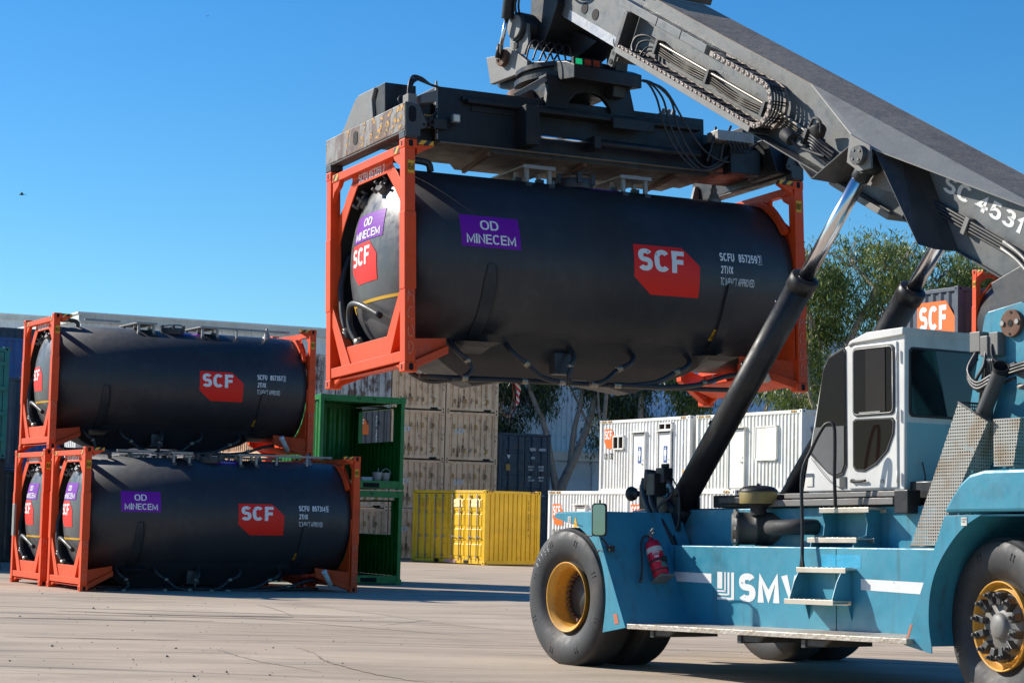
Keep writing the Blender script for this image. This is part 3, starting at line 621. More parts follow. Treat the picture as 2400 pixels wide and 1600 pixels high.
# ------------------------------------------------------------------ box containers
def container(label, group, o, yaw, L, W, H, mat, front='corr', left='corr', pitch=.28, depth=.036, fmat=None, name='shipping_container', cat='container', roof_spots=False, post=.13, holes=True, right='corr', back='corr'):
    T = root(name, label, cat, frame(o[0], o[1], o[2], yaw), group); fmat = fmat or mat; b = MB(); p = post
    for u0 in (0, L - p):
        for v0 in (0, W - p): b.box(u0, u0 + p, v0, v0 + p, .1, H - .1)
    for ww in (.03, H - .115):
        hh = .13 if ww < 1 else .10
        for v0 in (.012, W - .075): b.box(p, L - p, v0, v0 + .063, ww, ww + hh)
        for u0 in (.012, L - .075): b.box(u0, u0 + .063, p, W - p, ww, ww + hh)
    for u0 in (-.006, L - .156):
        for v0 in (-.006, W - .156):
            for ww in (0, H - .118): b.box(u0, u0 + .162, v0, v0 + .162, ww, ww + .118)
    b.build('frame', fmat, T, bevel=.008)
    r_ = MB(); r_.corr((.05, .05, H - .03), (1, 0, 0), (0, 1, 0), (0, 0, 1), L - .1, W - .1, .21, .02); r_.box(.05, L - .05, .05, W - .05, .10, .15); r_.build('roof', mat, T)
    z0, hh = .16, H - .275
    for side, kind in (('front', front), ('left', left), ('back', back), ('right', right)):
        if kind is None: continue
        ln = (L if side in ('front', 'back') else W) - 2 * p
        if side == 'front': a = ((p, .03, z0), (1, 0, 0), (0, -1, 0))
        elif side == 'back': a = ((p, W - .03, z0), (1, 0, 0), (0, 1, 0))
        elif side == 'left': a = ((.03, p, z0), (0, 1, 0), (-1, 0, 0))
        else: a = ((L - .03, p, z0), (0, 1, 0), (1, 0, 0))
        if kind == 'corr':
            q = MB(); q.corr(a[0], a[1], (0, 0, 1), a[2], ln, hh, pitch, depth); q.build('wall_panel', mat, T, recalc=False, thick=.003)
        elif kind == 'ribs':   # flat wall with narrow dark grooves
            q = MB(); q.corr(a[0], a[1], (0, 0, 1), a[2], ln, hh, pitch, depth, ridge=.62, slope=.06); q.build('wall_panel', mat, T, recalc=False, thick=.003)
        elif kind == 'plain':
            q = MB(); o_ = Vector(a[0]); d_ = Vector(a[1]) * ln; q.face([o_, o_ + d_, o_ + d_ + Vector((0, 0, hh)), o_ + Vector((0, 0, hh))]); q.build('wall_panel', mat, T, thick=.02)
    if holes:
        h = MB()
        for u0 in (.075, L - .075):
            for ww in (.059, H - .059): h.prism([(u0 + .03 * math.cos(t), ww + .035 * math.sin(t)) for t in [k * math.pi / 4 for k in range(8)]], 'y', -.0085, -.003)
        for v0 in (.075, W - .075):
            for ww in (.059, H - .059): h.prism([(v0 + .03 * math.cos(t), ww + .035 * math.sin(t)) for t in [k * math.pi / 4 for k in range(8)]], 'x', -.0085, -.003)
        h.build('casting_hole', 'black', T)
    return T
def facef(o, x=(1, 0, 0), y=(0, 0, 1), off=.01): return planemap(o, x, y, off)
def vtext(s, mapper, x, y, h, parent, mat='black', bold=.01, wid=.6):
    """characters stacked one above the other"""
    it = []
    n = len(s); ch = h / n
    for i, c_ in enumerate(s):
        if c_ != ' ': it.append(('t', c_, x, y + h - (i + 1) * ch, ch * wid * .8, ch * .8, bold))
    return decal2d(it, mapper, 'lettering', mat, parent)
def doors(T, side, L, W, H, mat, n=2, bars=True, barmat='galv', barr=.018):
    """door leaves on the front (-v) or left (-u) face"""
    ln = (L if side == 'front' else W) - .26
    def P(a, d, z): return (.13 + a, -d + .03, z) if side == 'front' else (-d + .03, (W - .13) - a, z)
    lw = ln / n
    for i in range(n):
        q = MB(); a0 = i * lw + .015; a1 = (i + 1) * lw - .015
        q.hull8([P(a0, -.01, .17), P(a1, -.01, .17), P(a1, .02, .17), P(a0, .02, .17), P(a0, -.01, H - .13), P(a1, -.01, H - .13), P(a1, .02, H - .13), P(a0, .02, H - .13)])
        for k in range(4):
            z0 = .28 + k * (H - .5) / 4; z1 = z0 + (H - .5) / 4 - .08
            q.hull8([P(a0 + .06, .015, z0), P(a1 - .06, .015, z0), P(a1 - .06, .035, z0 + .03), P(a0 + .06, .035, z0 + .03), P(a0 + .06, .015, z1), P(a1 - .06, .015, z1), P(a1 - .06, .035, z1 - .03), P(a0 + .06, .035, z1 - .03)])
        dl = q.build('door', mat, T, bevel=.004)
        if bars:
            for f in ((.28, .72) if lw > .6 else (.35, .75)):
                c = MB(); a = a0 + (a1 - a0) * f; c.cyl(P(a, .07, .12), P(a, .07, H - .12), barr, n=8)
                for z in (.25, .9, H - .8, H - .25): c.hull8([P(a - .04, .03, z), P(a + .04, .03, z), P(a + .04, .085, z), P(a - .04, .085, z), P(a - .04, .03, z + .05), P(a + .04, .03, z + .05), P(a + .04, .085, z + .05), P(a - .04, .085, z + .05)])
                c.build('locking_bar', barmat, dl)
                hd = MB(); hd.hull8([P(a - .02, .085, .98), P(a + .22, .085, .93), P(a + .22, .10, .93), P(a - .02, .10, .98), P(a - .02, .085, 1.01), P(a + .22, .085, .96), P(a + .22, .10, .96), P(a - .02, .10, 1.01)]); hd.build('handle', barmat, dl)

# --- green open shelters (two stacked)
def green_box(label, o, H, yaw, floor_items=False):
    W, D = 2.2, 3.3
    T = root('open_container', label, 'container', frame(o[0], o[1], o[2], yaw), 'open green containers'); b = MB(); p = .12
    for u0 in (0, W - p):
        for v0 in (0, D - p): b.box(u0, u0 + p * .8, v0, v0 + p, .1, H - .1)
    for v0 in (.0, D - .1):
        b.box(p, W - p, v0 + .006, v0 + .10, H - .165, H - .01); b.box(p, W - p, v0 + .006, v0 + .10, .02, .21)
    for u0 in (0, W - .1): b.box(u0 + .006, u0 + .10, p, D - p, H - .14, H - .01); b.box(u0 + .006, u0 + .10, p, D - p, .02, .18)
    for u0 in (-.005, W - .15):
        for v0 in (-.005, D - .15):
            for ww in (0, H - .12): b.box(u0, u0 + .155, v0, v0 + .155, ww, ww + .118)
    b.build('frame', 'green', T, bevel=.006)
    f = MB(); f.box(.1, W - .1, .1, D - .1, .16, .20); f.build('floor', 'midmetal', T)
    f = MB(); f.box(.05, W - .05, .05, D - .05, H - .05, H - .03); f.build('roof', 'green', T)
    q = MB(); q.corr((.11, D - .06, .2), (1, 0, 0), (0, 0, 1), (0, 1, 0), W - .2, H - .35, .26, .04); q.build('wall_panel', 'green', T, thick=.006)
    q = MB(); q.corr((.05, .13, .2), (0, 1, 0), (0, 0, 1), (-1, 0, 0), D - .25, H - .35, .26, .04); q.build('wall_panel', 'green', T, thick=.006)
    # right wall with a window opening
    q = MB(); zb, zt = 1.18, H - .26; va, vb = .45, 2.75
    q.corr((W - .05, .13, .2), (0, 1, 0), (0, 0, 1), (1, 0, 0), D - .25, zb - .2, .26, .04); q.corr((W - .05, .13, zb), (0, 1, 0), (0, 0, 1), (1, 0, 0), va - .13, H - .15 - zb, .26, .04); q.corr((W - .05, vb, zb), (0, 1, 0), (0, 0, 1), (1, 0, 0), D - .12 - vb, H - .15 - zb, .26, .04)
    q.build('wall_panel', 'green', T, thick=.006)
    q = MB()
    for a in ((va - .04, va, zb - .04, zt + .04), (vb, vb + .04, zb - .04, zt + .04)): q.box(W - .13, W - .02, a[0], a[1], a[2], a[3])
    q.box(W - .13, W - .02, va, vb, zb - .04, zb); q.box(W - .13, W - .02, va, vb, zt, zt + .04); q.build('window_frame', 'green', T)
    q = MB()
    for zz in (.75, 1.45): q.box(.25, 1.15, D - .32, D - .1, zz, zz + .04)
    q.build('shelf', 'green', T)
    q = MB(); q.box(W * .52, W * .52 + .42, .0015, .0055, .045, .155); q.box(.25, .67, .0015, .0055, .045, .155); q.build('fork_pocket', 'black', T)
    q = MB()
    for u0 in (.95, 1.0, 1.35, 1.4): q.cyl((u0, .008, H - .08), (u0, .003, H - .08), .018, n=10)
    q.build('bolt_hole', 'black', T)
    return T
gyaw = .45; go = Vector((-4.52, 49.29, 0)); gU = Vector((math.cos(gyaw), math.sin(gyaw), 0)); gV = Vector((-math.sin(gyaw), math.cos(gyaw), 0))
green_box('bright green open-fronted container standing on the ground, lower of the two', go + Vector((0, 0, .004)), 2.24, gyaw)
green_box('bright green open-fronted container with white tubs inside, upper of the two', go + Vector((0, 0, 2.27)), 2.24, gyaw)
def tub(label, u, r, h, lid=False):
    pos = go + gU * u + gV * .35 + Vector((0, 0, 2.47)); T = root('bucket', label, 'bucket', Matrix.Translation(pos), 'white tubs in the green container')
    b = MB(); b.lathe((0, 0, 0), (0, 0, 1), [(0, 0), (0, r * .8), (h, r), (h + .015, r + .01), (h + .015, r * .93), (h - .03, r * .9), (.02, r * .75), (.02, 0)], 20); b.build('tub', 'rawwhite', T)
    b = MB(); b.tube([(-r, 0, h), (-r * .8, 0, h + .07), (0, 0, h + .12), (r * .8, 0, h + .07), (r, 0, h)] if not lid else [(0, 0, h * .3), (.03, 0, h + .12)], .008, 5); b.build('handle', 'rawwhite', T)
tub('left white bucket with a stick in it, on the green container floor', 1.64, .12, .20, True)
tub('right white bucket with raised handle, on the green container floor', 1.87, .11, .19)
pos = go + gU * 1.34 + gV * .35 + Vector((0, 0, 2.47)); T = root('plastic_box', 'low flat white box beside the buckets in the green container', 'box', Matrix.Translation(pos) @ Matrix.Rotation(gyaw, 4, 'Z'))
b = MB(); b.box(-.14, .14, -.1, .1, 0, .07); b.build('body', 'rawwhite', T, bevel=.01); b = MB(); b.box(-.15, .15, -.11, .11, .07, .095); b.build('lid', 'rawwhite', T, bevel=.008)

# --- beige stack : 4 columns, 4 rows
BW, BH = 2.29, 1.885; PR = Vector((-.43, 80.5, 0)); ords = ['bottom', 'second', 'third', 'top']; cols = ['rightmost', 'second', 'third', 'leftmost']
nums = ['SCFU 410170 2', 'SCFU 410172 8', 'SCFU 410129 4', 'SCFU 213482 0']
for j in range(4):
    for k in range(4):
        mt = 'beige'; desc = 'faded beige'
        if j in (2, 3) and k == 3: mt = 'whiterust'; desc = 'rust streaked white'
        if j == 2 and k == 2: mt = 'greycont'; desc = 'dark grey'
        o = PR - gu * (BW * (j + 1)); lab = '%s container, %s row of the big brown stack, %s column' % (desc, ords[k], cols[j])
        T = container(lab, 'stacked containers with slotted ribs', (o.x, o.y, .004 + k * (BH + .012)), G, BW - .05, 6.06, BH, mt, front='ribs', pitch=.235, depth=.05, left='corr')
        if k < 4 and mt != 'whiterust':
            s = MB()
            for a in range(4):
                for zz in (.30, 1.22): s.box(.33 + a * .47, .40 + a * .47, -.012, .035, zz, zz + .17)
            s.build('lashing_slot', 'chipyellow' if mt == 'beige' else 'darkmetal', T)
        fm = facef((0, .0, 0), off=.012)
        vtext(nums[(j + k) % 4], fm, 1.64, .25, 1.35, T, 'black' if mt != 'greycont' else 'white', .02, .75)
        if mt == 'greycont': logo(fm, .55, .85, .80, .62, T, pan='logo_orange', off2=facef((0, 0, 0), off=.016))
        elif k in (0, 1, 2) and mt == 'beige': decal2d([('t', 'SCF', .38, 1.02 if k != 1 else .95, .42, .2, .05)], fm, 'lettering', MT['whiteworn'], T)
        s = MB(); s.box(1.62, 1.92, -.003, .0, .03, .10); s.build('fork_pocket', 'black', T)

# --- yellow side-door container
T = container('yellow container with rows of door bars, standing alone on the ground in mid yard', None, (-.79, 71.9, .004), .6435, 2.417, 4.448, 2.591, 'yellow', front='ribs', left=None, pitch=.2, depth=.04)
doors(T, 'left', 2.417, 4.448, 2.591, 'yellow', n=4)
lm = facef((0, 4.448, 0), (0, -1, 0), (0, 0, 1), .04)
q = MB()
for i in range(4):
    for k in range(6): q.hull8([(-.03, .28 + i * 1.05, 2.0 + k * .045), (-.03, .95 + i * 1.05, 2.0 + k * .045), (.0, .95 + i * 1.05, 2.0 + k * .045), (.0, .28 + i * 1.05, 2.0 + k * .045), (-.012, .28 + i * 1.05, 2.028 + k * .045), (-.012, .95 + i * 1.05, 2.028 + k * .045), (.0, .95 + i * 1.05, 2.028 + k * .045), (.0, .28 + i * 1.05, 2.028 + k * .045)])
q.build('louvre', 'yellow', T)
q = MB(); q.box(-.008, -.002, .95, 1.22, .04, .15); q.box(-.008, -.002, 2.75, 3.02, .04, .15); q.build('fork_pocket', 'black', T)
q = MB(); q.box(.14, .34, -.006, -.002, 2.515, 2.575); q.box(1.95, 2.25, -.006, -.002, 2.515, 2.575); q.build('hazard_mark', 'hazard', T)
vtext('CFMU 392770 2', facef((0, 0, 0), off=.014), 1.86, 1.0, 1.3, T, 'black', .01, .7)
decal2d([('p', [(2.05, .05), (2.75, .05), (2.75, .15), (2.05, .15)])], facef((0, 4.448, 0), (0, -1, 0), (0, 0, 1), .012), 'placard', 'rawwhite', T)
decal2d([('t', 'NO STEP FORK', 2.08, .065, .64, .07, 0)], facef((0, 4.448, 0), (0, -1, 0), (0, 0, 1), .016), 'lettering', 'red', T)

# --- navy door-end container behind the yellow one
for k in (0, 1):
    T = container(('dark navy container showing its door end with white lettering, left of the tree' if k else 'dark navy container hidden below the door-end one behind the yellow container'), 'dark navy containers behind', (-.43, 86.3, .004 + 2.6 * k), G, 2.438, 6.06, 2.591, 'navycont', front=None)
    doors(T, 'front', 2.438, 6.06, 2.591, 'navycont', n=2, barmat='navycont', barr=.02)
    fm = facef((0, -.01, 0), off=.05)
    if k:
        decal2d([('t', 'SEKU', 1.42, 1.86, .28, .12, .02), ('t', '400091', 1.84, 1.86, .34, .12, .02), ('t', '4EG1', 1.47, 1.52, .2, .10, .02), ('t', 'M.G.W.', 1.36, 1.16, .28, .08, .02), ('t', '30480', 1.84, 1.16, .26, .08, .02), ('t', 'TARE', 1.36, 1.03, .2, .08, .02), ('t', '2250', 1.86, 1.03, .22, .08, .02),
                 ('t', 'NET', 1.36, .72, .16, .08, .02), ('t', '28230', 1.84, .72, .26, .08, .02), ('t', 'CU.CAP', 1.36, .59, .3, .08, .02), ('t', '33.2', 1.86, .59, .22, .08, .02), ('p', [(.34, 1.66), (.50, 1.66), (.42, 1.48)])], fm, 'lettering', 'white', T)
        decal2d([('p', [(.3, 1.0), (.5, 1.0), (.5, 1.28), (.3, 1.28)])], fm, 'placard', 'chipyellow', T)

# --- white container stack (reefers)
RH = 2.67
for k in range(3):
    T = container('white container with door gear, %s of the white stack behind the green ones' % ('topmost', 'middle one', 'lowest')[2 - k], 'white door-end container stack', (-7.75, 86.0, .004 + k * (RH + .01)), G, 5.6, 2.5, RH, 'whitecont', left=None)
    doors(T, 'left', 5.6, 2.5, RH, 'whitecont', n=2, barmat='galv', barr=.028)
    decal2d([('p', [(1.45, 1.75), (1.85, 1.75), (1.85, 2.05), (1.45, 2.05)])], facef((0, 2.5, 0), (0, -1, 0), (0, 0, 1), .05), 'placard', 'chipyellow', T)

# --- white site offices
def office(label, o, H, mat, kind, grp='white site office containers'):
    T = container(label, grp, o, G, 2.438, 6.058, H, mat, left=None, pitch=.22, name='site_office', cat='site office'); W = 6.058
    X = lambda a: W - a                                   # a: metres from the far (left as seen) end
    ops = {'toilet': [('door', 2.35, 3.2), ('win', 1.0, 1.75, 1.55, 2.05), ('door', 4.05, 4.9), ('win', 4.1, 4.95, 2.15, 2.42)], 'office': [('door', 2.0, 2.95), ('win', 3.55, 4.75, 1.05, 2.15)], 'plain': [('door', 1.9, 2.6)], 'none': []}[kind]
    segs = sorted([(a[1], a[2]) for a in ops]); q = MB(); z0, hh = .16, H - .275
    merged = []
    for a, b_ in segs:
        if merged and a < merged[-1][1]: merged[-1][1] = max(merged[-1][1], b_)
        else: merged.append([a, b_])
    p = .13
    for a, b_ in merged:
        if a - p > .1: q.corr((.03, X(a), z0), (0, 1, 0), (0, 0, 1), (-1, 0, 0), a - p, hh, .2, .036)
        p = b_
    q.corr((.03, .13, z0), (0, 1, 0), (0, 0, 1), (-1, 0, 0), X(p) - .13, hh, .2, .036)
    for a, b_ in merged:
        zt = [o_ for o_ in ops if o_[1] >= a - .01 and o_[2] <= b_ + .01]
        dr = [o_ for o_ in zt if o_[0] == 'door']; wn = [o_ for o_ in zt if o_[0] == 'win']
        top_ = 2.12 if dr else wn[0][4]
        if dr and wn: top_ = wn[0][4]
        if H - .115 - top_ > .05: q.corr((.03, X(b_), top_), (0, 1, 0), (0, 0, 1), (-1, 0, 0), b_ - a, H - .115 - top_, .2, .036)
        if not dr: q.corr((.03, X(b_), z0), (0, 1, 0), (0, 0, 1), (-1, 0, 0), b_ - a, wn[0][3] - z0, .2, .036)
    q.build('wall_panel', mat, T, thick=.003)
    for op in ops:
        if op[0] == 'door':
            a, b_ = op[1], op[2]
            d = MB(); d.box(-.012, .04, X(b_) + .04, X(a) - .04, .17, 2.08); D_ = d.build('door', mat, T, bevel=.006)
            d = MB(); d.box(-.05, .03, X(b_), X(b_) + .04, .15, 2.12); d.box(-.05, .03, X(a) - .04, X(a), .15, 2.12); d.box(-.14, .03, X(b_) - .05, X(a) + .05, 2.12, 2.15); d.build('door_frame', mat, T)
            d = MB(); d.box(-.06, -.012, X(b_) + .10, X(b_) + .22, 1.0, 1.03); d.box(-.03, -.012, X(b_) + .09, X(b_) + .14, 1.12, 1.18); d.build('handle', 'galv', D_)
            if kind == 'toilet':
                fm = facef((-.012, X(a) - .04, 0), (0, -1, 0), (0, 0, 1), .006); cx = .45
                decal2d([('p', [(cx - .12, 1.05), (cx + .12, 1.05), (cx + .12, 1.62), (cx - .12, 1.62)])], fm, 'pictogram_panel', MT['bluecont'], T)
                fm = facef((-.012, X(a) - .04, 0), (0, -1, 0), (0, 0, 1), .012)
                decal2d([('p', [(cx + .035 * math.cos(t), 1.54 + .035 * math.sin(t)) for t in [k_ * math.pi / 5 for k_ in range(10)]]), ('p', [(cx - .07, 1.49), (cx - .07, 1.3), (cx - .04, 1.3), (cx - .035, 1.13), (cx + .035, 1.13), (cx + .04, 1.3), (cx + .07, 1.3), (cx + .07, 1.49)])], fm, 'pictogram', 'white', T)
        else:
            _, a, b_, za, zb = op
            d = MB(); d.box(-.05, .03, X(b_), X(b_) + .05, za, zb); d.box(-.05, .03, X(a) - .05, X(a), za, zb); d.box(-.05, .03, X(b_), X(a), za, za + .05); d.box(-.05, .03, X(b_), X(a), zb - .05, zb); mid = (X(a) + X(b_)) / 2
            if kind == 'toilet': d.box(-.045, .02, mid - .03, mid + .03, za + .05, zb - .05)
            wf = d.build('window', mat, T)
            d = MB()
            if kind == 'toilet': d.box(-.01, .0, X(b_) + .05, X(a) - .05, za + .05, zb - .05); d.build('pane', 'glass', wf)
            else: d.box(-.03, .0, X(b_) + .05, X(a) - .05, za + .05, zb - .05); d.build('shutter', mat, wf)
    if kind in ('toilet', 'plain'):
        fm = facef((.03, X(.25), 0), (0, -1, 0), (0, 0, 1), .006); logo(fm, .05, 1.60 if kind == 'toilet' else 1.45, .68, .70, T, pan='logo_orange', off2=facef((.03, X(.25), 0), (0, -1, 0), (0, 0, 1), .012))
        decal2d([('t', '131 132' if kind == 'toilet' else '134 135', .03, 1.22 if kind == 'toilet' else 1.1, .68, .22, .03)], fm, 'lettering', 'black', T)
    d = MB()
    for a in (.16, .55, W - .6): d.box(-.004, .0, X(a) - .3, X(a), H - .085, H - .03)
    d.build('hazard_mark', 'hazard', T)
    vtext('SCFU 131132 4', facef((.03, X(W - .45), 0), (0, -1, 0), (0, 0, 1), .006), 0, .9, 1.3, T, 'slate', 0, .7)
    decal2d([('p', [(0, .62), (.09, .62), (.09, .80), (0, .80)])], facef((.03, X(W - .45), 0), (0, -1, 0), (0, 0, 1), .006), 'height_label', 'yellow_label', T)
    decal2d([('t', 'SCF', .35, 1.75, 1.3, .35, .04)], facef((0, -.01, 0), off=.012), 'lettering', 'slate', T)
    return T
B0 = Vector((9.05, 64.2, 2.61)); A0 = B0 + gv * 6.25 - gu * .12; A0.z = 2.61
office('cream site office with one plain door and a shuttered window, right upper one', B0, 2.62, 'cream', 'office')
office('white toilet cabin with two doors showing blue man signs, left upper one', A0, 2.62, 'whitecont', 'toilet')
C0 = Vector((6.4, 58.65, .004)); D0 = C0 + gv * 6.1 + gu * .62
office('white site office at ground level, behind the front wheel of the machine, nearer one', C0, 2.591, 'whitecont', 'plain')
D0.z = .004; office('white site office at ground level beside the yellow container, farther one', D0, 2.591, 'whitecont', 'plain')
for i, q_ in enumerate((B0, A0)):
    office('white site office below the %s upper one, mostly hidden' % ('right', 'left')[i], (q_.x, q_.y, .004), 2.59, 'whitecont', 'none')

# --- right background stack with the logo container on top
for k in range(3):
    nm = ('slate container with orange logo, on top behind the cab roof', 'slate container in the middle of the stack behind the cab', 'slate container at the foot of the stack behind the cab')[2 - k]
    T = container(nm, 'slate containers behind the cab', (11.30, 52.3, .004 + 2.6 * k), G, 6.06, 2.438, 2.591, 'slate', pitch=.30, depth=.045)
    logo(facef((.03, 2.2, 0), (0, -1, 0), (0, 0, 1), .008), .55, .88, 1.55, 1.38, T, pan='logo_orange', off2=facef((.03, 2.2, 0), (0, -1, 0), (0, 0, 1), .014))
for k in range(2):
    nm = ('dark container below the right tank container, upper of two', 'dark container below the right tank container, lower of two')[1 - k]
    container(nm, 'dark containers under the right tank', (11.45, 51.4, .004 + 2.592 * k), G - math.pi / 2, 6.058, 2.438, 2.588, 'darkcont')

# --- left background containers
t0 = Vector((-13.12, 54.0, 0)) - gu * 2.438
for k, mt, lab in ((0, 'darkcont', 'black container with door gear at the left edge, under the teal one'), (1, 'teal', 'teal green container with door hinges at the left edge, on the black one')):
    T = container(lab, None, (t0.x, t0.y, .004 + 2.9 * k), G, 2.438, 6.06, 2.888, mt, front=None); doors(T, 'front', 2.438, 6.06, 2.888, mt, barmat=mt)
    q = MB()
    for z in (.45, 1.1, 1.75, 2.4): q.box(2.16, 2.40, -.05, .0, z, z + .10)
    q.build('hinge', mt, T)
    decal2d([('t', '1' if k else '5', 2.07, 2.05, .05, .14, .01)], facef((0, -.01, 0), off=.03), 'lettering', 'white', T)
s0 = Vector((-14.55, 62.0, 0)) - gu * 6.06
for k, mt, lab in ((0, 'darkcont', 'corrugated container coloured dark as in shadow, beneath the slate one marked 32 at left'), (1, 'slate', 'slate container with orange logo and number 32, behind the teal one')):  # lower one: shadow is put into its near-black colour
    T = container(lab, None, (s0.x, s0.y, .004 + 2.76 * k), G, 6.06, 2.438, 2.75, mt, pitch=.36, depth=.04)
    if k:
        logo(facef((0, .03, 0), off=.008), 4.05, .95, 1.35, 1.25, T, pan='logo_orange', off2=facef((0, .03, 0), off=.014))
        decal2d([('t', '132', 4.35, .40, .95, .42, .04)], facef((0, .03, 0), off=.008), 'lettering', 'white', T)
b0 = Vector((-16.5, 76.3, 0)) - gu * 12.19
for k in range(3): container('blue corrugated container, %s of the long blue stack at left' % ('lowest', 'middle', 'topmost')[k], 'long blue containers', (b0.x, b0.y, .004 + 2.595 * k), G, 12.19, 2.438, 2.591, 'bluecont')
b0 = Vector((-17.6, 82.0, 0)) - gu * 12.19
for k in range(3): container('navy container, %s of the stack just behind the long blue stack' % ('lowest', 'middle', 'topmost')[k], 'long navy containers', (b0.x, b0.y, .004 + 2.88 * k), G, 12.19, 2.438, 2.87, 'navycont')

# ------------------------------------------------------------------ buildings
def shed(label, name, o, L, W, H, mat, pitch=.28, fascia=True, band=None, slope=.10):
    T = root(name, label, 'building', frame(o[0], o[1], o[2], G)); q = MB()
    q.corr((0, 0, 0), (1, 0, 0), (0, 0, 1), (0, -1, 0), L, H, pitch, .035, ridge=.18, slope=.12); q.corr((0, 0, 0), (0, 1, 0), (0, 0, 1), (-1, 0, 0), W, H, pitch, .035, ridge=.18, slope=.12)
    q.corr((0, W, 0), (1, 0, 0), (0, 0, 1), (0, 1, 0), L, H, pitch, .035); q.corr((L, 0, 0), (0, 1, 0), (0, 0, 1), (1, 0, 0), W, H, pitch, .035); q.build('wall', mat, T, recalc=False)
    q = MB(); q.hull8([(-.2, -.2, H), (L + .2, -.2, H), (L + .2, W + .2, H), (-.2, W + .2, H), (-.2, -.2, H + .08), (L + .2, -.2, H + .08), (L + .2, W + .2, H + .12), (-.2, W + .2, H + .12)]); q.build('roof', 'clad', T)
    q = MB(); q.box(-.12, L, -.14, -.02, H - .34, H + .05); q.box(-.14, -.02, -.14, W, H - .26, H + .05); q.build('fascia', 'fascia', T)
    q = MB(); q.box(-.05, .12, -.08, .0, 0, H - .55)
    for i in range(1, int(L / 12)): q.box(i * 12, i * 12 + .10, -.08, -.02, 0, H - .5)
    q.build('downpipe', mat, T)
    return T
shed('long pale grey corrugated warehouse behind the left tank stack', 'warehouse', (-18.55, 88.7, 0), 26, 40, 9.95, 'clad')
T = shed('distant pale warehouse roof at the far left edge', 'warehouse', (-44, 150, 0), 13.0, 20, 15.8, 'clad')
T = root('factory_building', 'large pale blue clad building behind the gum trees', 'building', frame(-6, 105, 0, G - .18))
q = MB(); q.corr((0, 0, 6.6), (1, 0, 0), (0, 0, 1), (0, -1, 0), 60, 5.2, .3, .04, ridge=.2, slope=.12); q.build('cladding', 'cladblue', T, recalc=False)
q = MB(); q.box(0, 60, .25, 30, 0, 11.7); q.box(0, 60, .05, .2, 6.45, 6.6)
q.build('wall', 'wallblue', T)
q = MB()
for i in range(14): q.box(3 + i * 4.2, 3.08 + i * 4.2, .21, .25, 0, 6.4)
q.build('panel_joint', 'slate', T)
q = MB(); q.hull8([(-.3, -.2, 11.7), (60.3, -.2, 11.7), (60.3, 30, 12.4), (-.3, 30, 12.4), (-.3, -.2, 11.85), (60.3, -.2, 11.85), (60.3, 30, 12.55), (-.3, 30, 12.55)]); q.build('roof', 'clad', T)
T = root('storage_shed', 'flat roofed grey shed with white fascia, under the gum trees', 'building', frame(1.0, 96.5, 0, G - .2))
q = MB(); q.box(0, 14, 0, 6, 0, 4.35); q.build('wall', 'wallblue', T)
q = MB(); q.box(-.2, 14.2, -.45, 6.2, 4.36, 4.78); q.build('fascia', 'whitecont', T)
q = MB()
for i in range(7): q.box(1.1 + i * 1.9, 1.22 + i * 1.9, -.06, -.002, 0, 4.3)
q.build('panel_joint', 'cladblue', T)

